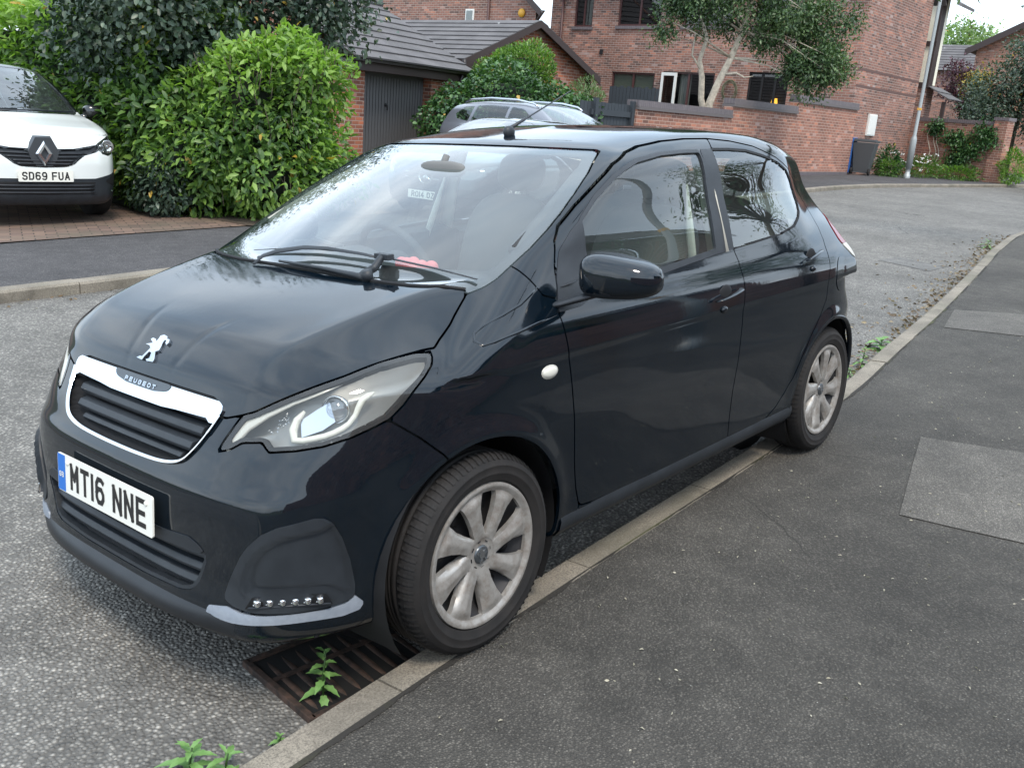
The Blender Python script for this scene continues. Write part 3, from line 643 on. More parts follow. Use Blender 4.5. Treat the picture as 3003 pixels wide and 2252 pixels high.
# half-timbered bay beyond the gable, its porch
b = MB(); b.box((-34.2, -9.55, 4.9), (.9, 1.1, 2.9)); bay = b.build('rendered_bay', MATS['cream_render'], house)
b = MB()
for z in (3.42, 4.78, 6.3): b.box((-33.72, -9.25, z), (.06, .66, .17))
for y in (-8.98, -9.55): b.box((-33.715, y, 4.9), (.05, .10, 3.0))
b.box((-33.95, -8.97, 4.9), (.5, .05, 3.0)); b.build('timber', MATS['dark_fascia'], bay)
b = MB(); b.box((-34.2, -9.4, 1.8), (.88, .8, 3.2)); b.build('bay_base', B_MAIN, house)
roof_slope('porch_roof', (-33.75, -8.2, 2.98), (-35.4, -8.2, 2.98), (-35.4, -9.0, 3.42), (-33.75, -9.0, 3.42), TILE, house)
b = MB(); b.box((-33.9, -8.35, 1.6), (.12, .12, 2.6)); b.build('porch_post', MATS['dark_fascia'], house)
b = MB(); b.add([(-33.5, -8.4, 6.1), (-35.5, -8.4, 6.1), (-35.5, -10.2, 7.0), (-33.5, -10.2, 7.0), (-33.5, -8.4, 6.0), (-35.5, -8.4, 6.0)], [(0, 1, 2, 3), (0, 1, 5, 4)]); b.build('bay_roof', TILE, house)
# lamp glowing on the sill
lamp = tag(empty('table_lamp', (-27.62, -11.68, 2.18)), 'small amber table lamp lit in the dark window behind the garden wall', 'lamp')
b = MB(); b.lathe([(.06, 0), (.05, .02), (.02, .04), (.02, .14)], 14); b.build('lamp_base', MATS['steel_dark'], lamp); b = MB(); b.lathe([(.11, .12), (.08, .30)], 18); b.build('lamp_shade', MATS['amber_lamp'], lamp)
# wreath
wr = empty('wreath', (-27.20, -13.1, 2.62)); tag(wr, 'round twig wreath hanging on the brick beside the tree trunk', 'wreath')
b = MB(); rng = random.Random(2)
for k in range(26): r = .24+rng.uniform(-.04, .04); ph = rng.uniform(0, 6.28); b.tube([(rng.uniform(-.02, .04), r*math.cos(ph+a*.35), r*1.25*math.sin(ph+a*.35)) for a in range(9)], .010, 5)
b.build('twigs', mat('twig', (.13, .13, .08), .9), wr)
# ---- garden wall in three stepped runs with blue brick coping
gw = tag(empty('garden_wall'), 'stepped red brick garden wall with dark blue brick coping in front of the large house', 'wall')
for x0, x1, zt in ((-15.24, -19.37, 1.88), (-19.37, -23.02, 2.15), (-23.02, -27.28, 2.45)):
    b = MB(); b.box(((x0+x1)/2, -8.915, (zt-.19-.3)/2), (x0-x1-.002, .23, zt-.19+.3)); b.build('brickwork', B_WALL, gw)
    b = MB(); b.box(((x0+x1)/2, -8.915, zt-.06), (x0-x1, .29, .12)); b.build('coping', BLUE, gw); b = MB(); b.box(((x0+x1)/2, -8.915, zt-.155), (x0-x1-.01, .34, .066)); b.build('coping_tile', mat('coping_dark', (.13, .115, .115), .7) if 'coping_dark' not in MATS else MATS['coping_dark'], gw)
b = MB(); b.box((-21.2, -8.79, .28), (12.0, .035, .34)); b.build('plinth', BLUE, gw)
# ---- timber gate and fence left of the wall
ga = tag(empty('garden_gate'), 'dark grey boarded timber gate between ivy hedge and garden wall', 'gate')
b = MB()
for k in range(15): x = -15.18+.002+k*.117+.05; b.box((x, -8.93, .95), (.108, .022, 1.62+.01*(k % 3)))
b.build('boards', MATS['gate_grey'], ga)
for x in (-15.19, -13.88): b = MB(); b.box((x, -8.88, .98), (.10, .08, 1.72)); b.build('post', MATS['gate_grey'], ga)
for z in (.45, 1.57): b = MB(); b.box((-14.5, -8.895, z), (1.5, .045, .11)); b.build('rail', MATS['gate_grey'], ga)
b = MB(); k = 0
for i in range(14): b.box((-25.6, -16.65+.14*i, 1.3+.03*math.sin(i*2.7)), (.02, .125, 2.42))
b.build('fence_panel', MATS['gate_grey']); fn = bpy.data.objects['fence_panel']; tag(fn, 'tall dark boarded fence in front of the house windows behind the gate', 'fence')
# ---- garage with grey up-and-over door
gr = tag(empty('garage', (-10.97, -12.4, 0), (0, 0, rad(12.6))), 'brick garage with plain grey ribbed up-and-over door behind the laurel hedge', 'garage')
def gb(cx, cy, cz, dx, dy, dz, name, m, bev=0): b = MB(); b.box((cx, cy, cz), (dx, dy, dz)); return b.build(name, m, gr, bevel=bev)
# local x runs to +x, so the door is at negative x
gb(-2.69-.0, -.12, .95, .66, .34, 2.1, 'brick_pier', B_GAR); gb(.33, -.12, .95, .60, .34, 2.1, 'brick_pier', B_GAR)
gb(-2.9, -2.6, 1.0, .25, 4.6, 2.2, 'side_wall', B_GAR); gb(.55, -2.6, 1.0, .25, 4.6, 2.2, 'side_wall', B_GAR); gb(-1.2, -4.9, 1.0, 3.6, .25, 2.2, 'rear_wall', B_GAR)
b = MB(); b.box((-1.165, -.16, .95), (2.39, .03, 2.1))
for k in range(23): b.box((-2.30+k*.103, -.138, .93), (.078, .016, 1.98))
gd = b.build('garage_door', MATS['grey_door'], gr); b = MB(); b.lathe([(.0, -.01), (.035, -.01), (.03, .02), (.0, .02)], 12, 'Y', Matrix.Translation((-.95, -.12, 1.38))); b.tube([(-.95, -.10, 1.38), (-.95, -.08, 1.38), (-.95, -.08, 1.28)], .014, 6); b.build('handle', MATS['steel_dark'], gd)
gb(-1.45, .10, 2.085, 4.4, .28, .19, 'fascia_board', MATS['dark_fascia']); gb(-1.45, .30, 2.19, 4.5, .10, .07, 'gutter', MATS['gutter'])
roof_slope('roof', (.82, .42, 2.21), (-3.66, .42, 2.21), (-3.66, -2.3, 3.58), (.82, -2.3, 3.58), TILE, gr); roof_slope('roof', (-3.66, -5.1, 2.21), (.82, -5.1, 2.21), (.82, -2.3, 3.58), (-3.66, -2.3, 3.58), TILE, gr)
b = MB(); b.tube([(.9, -2.3, 3.62), (-3.7, -2.3, 3.62)], .09, 8); b.build('ridge_tiles', TILE, gr)
for x_ in (-3.03, .67): b = MB(); b.add([(x_, .0, 2.1), (x_, -5, 2.1), (x_, -2.3, 3.5)], [(0, 1, 2)]); b.build('gable_brick', B_GAR, gr)
b = MB(); b.tube([(-3.25, .30, 2.15), (-3.25, .25, 1.95), (-3.25, .08, 1.8), (-3.25, .06, 0)], .035, 8); b.build('downpipe', MATS['gutter'], gr)
# ---- second garage, gable to the road
g2 = tag(empty('outbuilding'), 'brick garage with gable to the road, right of the one with the grey door', 'outbuilding')
b = MB(); P = [(-15.1, -.3), (-19.9, -.3), (-19.9, 2.62), (-17.5, 3.60), (-15.1, 2.62)]; b.add([(x, -13.6, z) for x, z in P]+[(x, -21, z) for x, z in P], [[0, 1, 2, 3, 4], [5, 6, 7, 8, 9]]+[(i, (i+1) % 5, 5+(i+1) % 5, 5+i) for i in range(5)]); b.build('walls', B_GAR, g2)
roof_slope('roof', (-14.8, -13.35, 2.50), (-14.8, -21.2, 2.50), (-17.5, -21.2, 3.66), (-17.5, -13.35, 3.66), TILE, g2); roof_slope('roof', (-20.2, -21.2, 2.50), (-20.2, -13.35, 2.50), (-17.5, -13.35, 3.66), (-17.5, -21.2, 3.66), TILE, g2)
b = MB(); T = lambda x0, z0, x1, z1: b.add([(x0, -13.33, z0), (x1, -13.33, z1), (x1, -13.33, z1-.17), (x0, -13.33, z0-.17), (x0, -13.37, z0), (x1, -13.37, z1), (x1, -13.37, z1-.17), (x0, -13.37, z0-.17)], [(0, 1, 2, 3), (4, 5, 6, 7), (3, 2, 6, 7)])
T(-14.75, 2.50, -17.5, 3.66); T(-20.25, 2.50, -17.5, 3.66); b.build('bargeboard', MATS['dark_fascia'], g2)
b = MB(); b.box((-15.0, -13.45, 2.42), (.4, .3, .2)); b.build('corner_box', MATS['dark_fascia'], g2); b = MB(); b.tube([(-14.75, -13.3, 2.5), (-14.8, -13.3, 2.3), (-15.3, -13.45, 2.0), (-15.3, -13.5, 0)], .04, 8); b.build('downpipe', MATS['gutter'], g2)
# ---- house seen over the garages
ha = tag(empty('brick_house'), 'brick house behind the garages with small window and round yellow alarm box', 'house')
Ma = Matrix(((0, -1, 0, -23.0), (-1, 0, 0, -18.05), (0, 0, 1, 0), (0, 0, 0, 1)))
wall2('wall', Ma, 11.0, -.3, 4.6, [(2.68, 3.02, 3.9, 4.55)], B_MAIN, ha, top=[(0, 4.6), (11, 4.6), (11, 6.0), (5.4, 8.6), (3.7, 7.2)])
wall2('side_wall', Matrix(((-.74, -.67, 0, -23.0), (-.67, .74, 0, -18.05), (0, 0, 1, 0), (0, 0, 0, 1))), 8, -.3, 4.6, [], B_MAIN, ha)
b = MB()
for i in range(2): b.box((-22.97, -20.90+.0, 4.2+0*i), (.04, .38, .85)) if i == 0 else None
b.build('window_frame', MATS['white_paint'], ha); b = MB(); b.box((-22.94, -20.90, 4.2), (.02, .27, .76)); b.build('window', MATS['house_glass'], ha); 
b = MB(); b.box((-22.96, -26.2, 5.05), (.08, .6, .6)); b.build('window', MATS['brown_frame'], ha); b = MB(); b.box((-22.97, -26.2, 4.72), (.1, .7, .1)); b.build('sill', BLUE, ha)
b = MB(); b.lathe([(.0, .0), (.14, 0), (.13, .05), (.0, .06)], 20, 'X', Matrix.Translation((-22.99, -18.62, 4.50))); b.build('alarm_box', MATS['yellow_plastic'], ha)
b = MB(); b.tube([(-22.95, -20.05, 0), (-22.95, -20.05, 6)], .04, 8); b.build('downpipe', MATS['brown_frame'], ha)
roof_slope('roof', (-22.7, -17.6, 4.50), (-28.7, -23.0, 4.50), (-28.7, -28.6, 8.7), (-22.7, -23.2, 8.7), TILE, ha)
b = MB(); b.add([(-22.66, -17.6, 4.56), (-22.66, -23.2, 8.76), (-22.66, -23.2, 8.56), (-22.66, -17.6, 4.36), (-22.72, -17.6, 4.56), (-22.72, -23.2, 8.76), (-22.72, -23.2, 8.56), (-22.72, -17.6, 4.36)], [(0, 1, 2, 3), (4, 5, 6, 7), (3, 2, 6, 7)]); b.build('bargeboard', MATS['dark_fascia'], ha); b = MB(); b.tube([(-22.7, -17.55, 4.5), (-22.75, -17.75, 4.3), (-22.9, -17.95, 4.2), (-22.9, -18.0, 0)], .035, 8); b.build('downpipe', MATS['gutter'], ha)
# ---- far right: wall with climber, houses beyond
w2_ = tag(empty('boundary_wall'), 'brick boundary wall with climbing plant and end pillar at the far right', 'wall')
def seg(name, x0, y0, x1, y1, z0, z1, th, m, parent):
    b = MB(); L = math.hypot(x1-x0, y1-y0); b.box((L/2, 0, (z0+z1)/2), (L, th, z1-z0)); o = b.build(name, m, parent); o.location = (x0, y0, 0); o.rotation_euler = (0, 0, math.atan2(y1-y0, x1-x0)); return o
seg('brickwork', -33.0, -8.75, -32.3, -5.95, 0, 2.20, .23, B_WALL, w2_); seg('coping', -33.0, -8.75, -32.3, -5.95, 2.20, 2.32, .30, BLUE, w2_); seg('pillar', -32.34, -6.1, -32.24, -5.68, 0, 2.35, .42, B_WALL, w2_); seg('pillar_cap', -32.35, -6.13, -32.23, -5.65, 2.35, 2.45, .48, BLUE, w2_)
h3 = tag(empty('brick_house'), 'distant house with plain dark tiled roof beyond the street lamp', 'house')
b = MB(); b.box((-58, -18, 2.8), (5, 12, 5.6)); b.build('walls', B_MAIN, h3); roof_slope('roof', (-55.2, -11.6, 5.4), (-55.2, -24.5, 5.4), (-58, -24.5, 7.0), (-58, -11.6, 7.0), TILE, h3)
h4 = tag(empty('brick_house'), 'brick house at the right edge half hidden by the big green tree', 'house')
b = MB(); P = [(-11.2, -.3), (-.5, -.3), (-.5, 5.8), (-5.8, 8.6), (-11.2, 5.8)]; b.add([(-46.8, y, z) for y, z in P]+[(-56, y, z) for y, z in P], [[0, 1, 2, 3, 4], [5, 6, 7, 8, 9]]+[(i, (i+1) % 5, 5+(i+1) % 5, 5+i) for i in range(5)]); b.build('walls', B_WALL, h4)
roof_slope('roof', (-46.4, -11.6, 5.66), (-56.3, -11.6, 5.66), (-56.3, -5.8, 8.75), (-46.4, -5.8, 8.75), TILE, h4); roof_slope('roof', (-56.3, -.1, 5.66), (-46.4, -.1, 5.66), (-46.4, -5.8, 8.75), (-56.3, -5.8, 8.75), TILE, h4)
b = MB(); b.add([(-46.36, -11.6, 5.75), (-46.36, -5.8, 8.84), (-46.36, -5.8, 8.55), (-46.36, -11.6, 5.45)], [(0, 1, 2, 3)]); b.build('bargeboard', MATS['dark_fascia'], h4)
# ---- wheelie bin, street lamp
wb = tag(empty('wheelie_bin', (-27.75, -8.55, gh(-27.75, -8.55)+.005), (0, 0, rad(8))), 'grey wheelie bin with a blue edge standing at the end of the garden wall', 'bin')
mat('bin_grey', (.075, .08, .085), .5); mat('bin_blue', (.03, .13, .42), .45)
b = MB(); V = [(sx*w, sy*d, z) for z, w, d in ((.06, .19, .22), (.95, .27, .33)) for sx, sy in ((-1, -1), (1, -1), (1, 1), (-1, 1))]; b.add(V, [(0, 1, 2, 3), (4, 5, 6, 7), (0, 1, 5, 4), (1, 2, 6, 5), (2, 3, 7, 6), (3, 0, 4, 7)]); b.build('bin_body', MATS['bin_grey'], wb, bevel=.02)
b = MB(); b.box((0, 0, 1.0), (.58, .72, .06)); b.box((0, -.02, 1.04), (.5, .6, .04)); b.build('lid', MATS['bin_grey'], wb, bevel=.015)
b = MB(); b.box((.05, -.345, .52), (.46, .05, .98)); b.box((.05, -.36, 1.01), (.56, .10, .13)); b.build('blue_side', MATS['bin_blue'], wb, bevel=.01)
for sy in (-1, 1): b = MB(); b.lathe([(.0, -.025), (.10, -.025), (.10, .025), (.0, .025)], 20, 'Y', Matrix.Translation((.20, sy*.26, .10))); b.build('wheel', MATS['tyre_rubber'], wb)
sl = tag(empty('street_lamp', (-28.65, -7.45, gh(-28.65, -7.45))), 'tall grey steel street lamp column at the back of the far pavement', 'street lamp')
mat('galvanised', (.36, .38, .38), .5, .4); b = MB(); b.lathe([(.095, 0), (.095, .12), (.072, .125), (.072, .30), (.095, .31), (.092, 1.15), (.08, 1.2), (.053, 1.28), (.050, 3), (.048, 7.5), (.04, 8)], 20); b.build('column', MATS['galvanised'], sl)
b = MB(); b.tube([(0, 0, 8), (0, .3, 8.25), (0, 1.1, 8.3)], .03, 8); b.ell((0, 1.25, 8.28), (.12, .3, .07), 2.4, 16, 8); b.build('lantern', MATS['galvanised'], sl)
b = MB(); b.box((.0, .0, 2.05), (.102, .102, .07)); b.build('sticker', MATS['yellow_plastic'], sl)
s2 = copy_tree(sl); s2.location = (-4.35, 2.72, gh(-4.35)); tag(s2, 'grey lamp column on the near pavement, mirrored in the front side window', 'street lamp')
# ---- drain grate in front of the wheel
dg = tag(empty('drain_grate', (.23, .475, gh(.2)-KH), (0, 0, rad(-4.5))), 'rusty slotted iron drain grate against the kerb under the front bumper', 'drain grate')
def m_rust():
    m = mat('rusty_iron', (.035, .022, .018), .8, .2); n = NT(m); n.set('Base Color', n.mix(n.ramp(n.noise(40, 5), [(.35, 0), (.7, 1)]), (.024, .018, .015), (.085, .050, .036))); n.bump(n.noise(200, 3), .5, .001)
m_rust(); b = MB()
for y in (-.19, .16): b.box((0, y, -.01), (.50, .022, .042))
for x in (-.25, .25): b.box((x, -.015, -.01), (.022, .37, .042))
b.build('grate_frame', MATS['rusty_iron'], dg, bevel=.003)
for i in range(9):
    x = -.205+i*.0515; b = MB(); b.tube([(x-.008, -.17, .000), (x-.004, -.08, .003), (x, 0, .004), (x+.003, .07, .003), (x+.006, .145, .000)], [.0105, .0115, .012, .0115, .010], 8, flat=(0, 0, 1)); b.build('bar', MATS['rusty_iron'], dg)
b = MB(); b.box((-.0, -.06, .0), (.48, .016, .018)); b.build('cross_bar', MATS['rusty_iron'], dg); dg.scale = (.92, .94, 1); dg.location.y += .008
b = MB(); b.box((0, -.015, .0025), (.49, .34, .003)); b.build('gully_shade_plate', mat('gully_shade', (.004, .004, .004), .9), dg)  # flat black plate on the uncut road, its colour painting the shaded gully below
# ---------------------------------------------------------------- the black hatchback
PV, PF = surface_net(field, (-2.86, -.0045, .13), (.72, .882, 1.5), .009)
PV = project(PV); PV[:, 1] = np.maximum(PV[:, 1], 0)
BV = np.concatenate([PV, PV*[1, -1, 1]]); BF = np.concatenate([PF, PF[:, ::-1]+len(PV)]); BN = nrm(BV)
# orient faces outward
_c = BV[BF]; _n = np.cross(_c[:, 1]-_c[:, 0], _c[:, 2]-_c[:, 0]); _s = np.sum(_n*BN[BF[:, 0]], 1) < 0; BF[_s] = BF[_s][:, ::-1]
# the two halves share the centre plane: snap near-centre vertices
def poly_sd(P2, poly, closed=True):
    """signed distance to a polygon, negative inside"""
    Q = np.array(poly, float); d = np.full(len(P2), 9.); ins = np.zeros(len(P2), bool)
    for i in range(len(Q)):
        a, b = Q[i], Q[(i+1) % len(Q)]; ab = b-a; ap = P2-a; t = np.clip(ap@ab/(ab@ab+1e-12), 0, 1)
        d = np.minimum(d, np.hypot(*(ap-t[:, None]*ab).T))
        c = ((a[1] > P2[:, 1]) != (b[1] > P2[:, 1])); x = a[0]+(P2[:, 1]-a[1])*(b[0]-a[0])/((b[1]-a[1]) if b[1] != a[1] else 1e-9)
        ins ^= c & (P2[:, 0] < x)
    return np.where(ins, -d, d)
def side(poly, s=1, ymin=.42):
    sd = poly_sd(BV[:, [0, 2]], poly); return np.where(BV[:, 1]*s > ymin, sd, 1.)
def front(poly, xmin=.25, sym=True):
    P = BV[:, [1, 2]].copy()
    if sym: P[:, 0] = np.abs(P[:, 0])
    return np.where(BV[:, 0] > xmin, poly_sd(P, poly), 1.)
def oblique(pts, d, s=1, gate=None, V=None):
    """polygon through 3-D points, seen along direction d (left side; s=-1 mirrors)"""
    d = np.array(d, float); d /= np.linalg.norm(d); u = np.cross([0, 0, 1.], d); u /= np.linalg.norm(u); v = np.cross(d, u); B = np.stack([u, v], 1)
    V = BV if V is None else V
    W = V*[1, s, 1]; sd = poly_sd(W@B, np.array(pts)@B); return np.where(gate(W), sd, 1.)
def clip(f, V=None, F=None, N=None):
    """keep the part of the body where f<0, cutting faces cleanly; returns V,N,faces"""
    V = BV if V is None else V; F = BF if F is None else F; N = BN if N is None else N
    ins = f < 0; k = ins[F].sum(1); faces = [tuple(q) for q in F[k == 4]]; nv = []; nn = []; cache = {}
    def cut(a, b):
        key = (a, b) if a < b else (b, a)
        if key not in cache:
            t = f[key[0]]/(f[key[0]]-f[key[1]]); cache[key] = len(V)+len(nv)
            nv.append(V[key[0]]*(1-t)+V[key[1]]*t); n_ = N[key[0]]*(1-t)+N[key[1]]*t; nn.append(n_/np.linalg.norm(n_))
        return cache[key]
    for q in F[(k > 0) & (k < 4)]:
        r = []
        for i in range(4):
            a, b = int(q[i]), int(q[(i+1) % 4])
            if ins[a]: r.append(a)
            if ins[a] != ins[b]: r.append(cut(a, b))
        if len(r) > 2: faces.append(tuple(r))
    if nv: V = np.concatenate([V, nv]); N = np.concatenate([N, nn])
    used = np.unique(np.concatenate([np.array(q) for q in faces])) if faces else np.array([], int)
    mp = -np.ones(len(V), int); mp[used] = np.arange(len(used))
    return V[used], N[used], [[int(mp[i]) for i in q] for q in faces]
def panel(name, f, m, parent, off=0., rim=.012, disp=None):
    V, N, F = clip(f)
    if not F: print('EMPTY PANEL', name); return None
    if callable(off): V = V+N*off(V)[:, None]
    else: V = V+N*off
    if disp is not None: V, N = disp(V, N)
    ec = {}
    for q in F:
        for i in range(len(q)):
            e = (q[i], q[(i+1) % len(q)]); ec[e] = ec.get(e, 0)+1
    bd = [e for e in ec if (e[1], e[0]) not in ec]
    nl = [N[i] for q in F for i in q]; VV = list(V); FF = list(F)
    if rim:
        o = {}
        def dup(i, r):
            if (i, r) not in o: o[(i, r)] = len(VV); VV.append(V[i]-N[i]*(rim if r else 0))
            return o[(i, r)]
        for a, b in bd:
            q = [dup(b, 0), dup(a, 0), dup(a, 1), dup(b, 1)]; FF.append(q)
            e = V[b]-V[a]; t = np.cross(e, N[a]); t /= np.linalg.norm(t)+1e-9
            nl += [t]*4
    return mesh(name, VV, FF, m, parent, normals=[tuple(map(float, v)) for v in nl])
GAP = .0028
hero = empty('parked_car', (-.00116, .00124, -.04208), (.0589049, .0274793, 0))
tag(hero, 'large black hatchback in the foreground parked half on the kerb, plate MT16 NNE', 'car')
# ---- outlines (metres, car space)
ZE = [(0,.7595),(.33,.7595),(.352,.752),(.366,.735),(.378,.724),(.40,.724),(.447,.738),(.48,.750),(.541,.785),(.596,.817),(.636,.840),(.660,.862),(.672,.872),(.70,.876),(.9,.88)]
zed = np.interp(np.abs(BV[:, 1]), *np.array(ZE).T)
BON = [(.9,.75),(.16,.75),(.112,.700),(.099,.690),(.052,.672),(-.007,.655),(-.035,.644),(-.100,.622),(-.118,.606),(-.106,.588),(-.076,.569),(-.050,.52),(-.036,.463),(-.020,.331),(-.014,.15),(-.012,0)]
Pt = np.stack([BV[:, 0], np.abs(BV[:, 1])], 1)
sd_bon = np.where(BV[:, 2] > .69, np.maximum(poly_sd(Pt, BON+[(-.012, -.2), (.9, -.2)]), zed-BV[:, 2]), 1.)
HL = [(.519,.454,.742),(.508,.480,.750),(.471,.541,.785),(.414,.596,.817),(.345,.636,.840),(.259,.658,.861),(.195,.668,.867),(.145,.676,.870),(.104,.691,.867),(.110,.703,.856),(.127,.718,.842),(.168,.734,.821),(.21,.741,.797),(.245,.738,.765),(.286,.729,.734),(.332,.715,.718),(.383,.694,.701),(.438,.659,.685),(.484,.614,.675),(.523,.559,.668),(.526,.548,.678),(.526,.536,.689),(.546,.483,.681),(.564,.454,.661),(.576,.419,.651),(.559,.425,.678),(.531,.443,.722)]
HD = (.62, .72, .30)
hgate = lambda W: (W[:, 0] > 0) & (W[:, 1] > .3) & (W[:, 2] > .6)
sd_hl = {s: oblique(HL, HD, s, hgate) for s in (1, -1)}
CH_O = [(-.1,.584),(.10,.584),(.2,.588),(.27,.596),(.315,.612),(.345,.645),(.362,.69),(.375,.715),(.384,.735),(.378,.750),(.360,.7565),(-.1,.7565)]
CH_I = [(-.1,.5915),(.12,.5915),(.205,.596),(.265,.605),(.300,.622),(.329,.655),(.345,.693),(.346,.706),(.336,.712),(.2,.708),(.1,.702),(-.1,.697)]
sd_cho = front(CH_O); sd_chi = front(CH_I)
LG = [(-.1,.404),(.238,.421),(.364,.423),(.391,.416),(.424,.398),(.425,.375),(.395,.314),(.372,.290),(.335,.279),(.15,.273),(-.1,.273)]
sd_lg = front(LG)
FOG = [(.624,.487,.308),(.617,.502,.35),(.606,.535,.415),(.596,.558,.449),(.579,.586,.48),(.553,.617,.499),(.483,.67,.516),(.461,.683,.513),(.444,.692,.499),(.426,.699,.46),(.407,.704,.395),(.395,.706,.324),(.396,.705,.29),(.42,.695,.278),(.462,.676,.274),(.532,.636,.272),(.600,.560,.274),(.619,.515,.281),(.626,.490,.294)]
FOGI = [(.598,.555,.361),(.591,.57,.407),(.579,.589,.438),(.562,.61,.457),(.54,.63,.469),(.471,.677,.482),(.447,.69,.494),(.429,.697,.456),(.41,.702,.396),(.397,.705,.325),(.398,.705,.300),(.416,.697,.292),(.452,.681,.317),(.466,.674,.325),(.585,.58,.33),(.595,.562,.336)]
LIP = [(.644,.438,.268),(.627,.497,.278),(.616,.534,.269),(.59,.582,.267),(.532,.636,.267),(.462,.676,.267),(.414,.697,.274),(.393,.705,.290),(.371,.712,.266),(.383,.707,.248),(.423,.69,.240),(.498,.655,.243),(.592,.583,.243),(.625,.51,.238),(.648,.43,.241)]
FD = (.72, .68, .1)
fgate = lambda W: (W[:, 0] > .2) & (W[:, 1] > .3) & (W[:, 2] < .6)
sd_fog = {s: oblique(FOG, FD, s, fgate) for s in (1, -1)}; sd_fogi = {s: oblique(FOGI, FD, s, fgate) for s in (1, -1)}; sd_lip = {s: oblique(LIP, FD, s, fgate) for s in (1, -1)}
# windscreen: from the front view; its lower edge is the bonnet
WSO = [(0,1.3705),(.2,1.3695),(.37,1.3665),(.50,1.3635),(.522,1.358),(.535,1.345),(.575,1.295),(.606,1.238),(.628,1.185),(.641,1.139),(.647,1.095),(.645,1.055),(.643,1.020),(.634,1.000),(.61,.975),(.5,.94),(0,.94)]
WSI = [(0,1.352),(.2,1.351),(.40,1.349),(.49,1.343),(.505,1.330),(.548,1.275),(.585,1.205),(.603,1.15),(.606,1.10),(.603,1.050),(.595,1.038),(.5,1.036),(.3,1.034),(0,1.033)]
Pf = np.stack([np.abs(BV[:, 1]), BV[:, 2]], 1); g_ws = (BV[:, 0] < .06) & (BV[:, 0] > -1.2)
ext = lambda p: p+[(-.1, p[-1][1]), (-.1, p[0][1])]
sd_ws = np.where(g_ws, poly_sd(Pf, ext(WSO)), 1.); sd_wsi = np.where(g_ws, poly_sd(Pf, ext(WSI)), 1.)
sd_ws = np.maximum(sd_ws, -sd_bon)
ARC = lambda cx: {s: np.where(BV[:, 1]*s > .45, np.hypot(BV[:, 0]-cx, BV[:, 2]-.283)-.345, 1.) for s in (1, -1)}
sd_a1, sd_a2 = ARC(0), ARC(-2.34)
DF = [(-.335,.919),(-.352,.955),(-.373,.99),(-.390,1.04),(-.427,1.11),(-.471,1.149),(-.57,1.203),(-.70,1.268),(-.814,1.322),(-.92,1.357),(-1.02,1.376),(-1.172,1.393),(-1.328,1.401),(-1.497,1.402),(-1.460,1.362),(-1.447,1.20),(-1.447,1.001),(-1.466,.958),(-1.458,.90),(-1.436,.77),(-1.425,.60),(-1.420,.478),(-1.428,.34),(-1.435,.262),(-.54,.281),(-.468,.289),(-.452,.30),(-.430,.36),(-.410,.45),(-.382,.62),(-.360,.75),(-.341,.86)]
DR = [(-1.460,1.362),(-1.497,1.402),(-1.661,1.393),(-1.831,1.373),(-2.017,1.327),(-2.133,1.282),(-2.22,1.225),(-2.28,1.16),(-2.335,1.08),(-2.35,1.02),(-2.335,.97),(-2.28,.90),(-2.245,.82),(-2.233,.726),(-2.18,.66),(-2.094,.583),(-2.03,.50),(-1.977,.412),(-1.925,.36),(-1.85,.308),(-1.77,.278),(-1.60,.264),(-1.435,.262),(-1.428,.34),(-1.420,.478),(-1.425,.60),(-1.436,.77),(-1.458,.90),(-1.466,.958),(-1.447,1.001),(-1.447,1.20)]
WF = [(.292,.735),(.292,.95),(.1,1.0),(-.10,1.06),(-.262,1.066),(-.272,1.03),(-.287,.995),(-.300,.972),(-.352,.957),(-.335,.919),(-.341,.86),(-.360,.75),(-.382,.62),(-.410,.45),(-.430,.36),(-.452,.30),(-.458,.20),(-.46,.05),(.15,.05),(.15,.619),(.21,.673)]
BU = [(.292,.735),(.21,.673),(.149,.619),(.12,.585),(.10,.50),(.10,.05),(.95,.05),(.95,.90),(.292,.90)]
GF = [(-.560,1.158),(-.548,1.08),(-.545,.972),(-.72,.976),(-.92,.988),(-1.12,1.003),(-1.311,1.018),(-1.316,1.12),(-1.330,1.25),(-1.350,1.345),(-1.345,1.353),(-1.239,1.353),(-1.084,1.346),(-.929,1.326),(-.84,1.302),(-.772,1.277),(-.66,1.222)]
GR = [(-1.462,1.361),(-1.60,1.360),(-1.74,1.354),(-1.889,1.332),(-2.02,1.302),(-2.11,1.268),(-2.150,1.225),(-2.163,1.146),(-2.145,1.105),(-2.109,1.083),(-2.033,1.053),(-1.882,1.034),(-1.61,1.019),(-1.447,1.012),(-1.440,1.1)]
BP = [(-1.372,1.365),(-1.459,1.365),(-1.449,1.2),(-1.447,1.014),(-1.314,1.010),(-1.322,1.12),(-1.335,1.25)]
SAIL = [(-.568,1.172),(-.50,1.135),(-.430,1.085),(-.390,1.02),(-.352,.957),(-.335,.921),(-.45,.926),(-.555,.955),(-.553,1.08)]
BELT = [(-.54,.952),(-.72,.957),(-.92,.968),(-1.12,.984),(-1.30,.998),(-1.452,1.006),(-1.452,1.020),(-1.12,1.004),(-.72,.978),(-.54,.975)]
TL = [(-2.575,1.060),(-2.55,1.01),(-2.54,.96),(-2.545,.92),(-2.57,.885),(-2.60,.87),(-2.78,.87),(-2.78,1.0),(-2.66,1.05),(-2.60,1.07)]
sdm = {}
for s in (1, -1):
    for k, v in dict(DF=DF, DR=DR, WF=WF, BU=BU, GF=GF, GR=GR, BP=BP, SAIL=SAIL, BELT=BELT, TL=TL).items(): sdm[k, s] = side(v, s, .40 if k in ('TL', 'BU') else .42)
    sdm['FLAP', s] = np.where(BV[:, 1]*s > .4, np.hypot(BV[:, 0]+2.415, BV[:, 2]-.815)-.078, 1.)
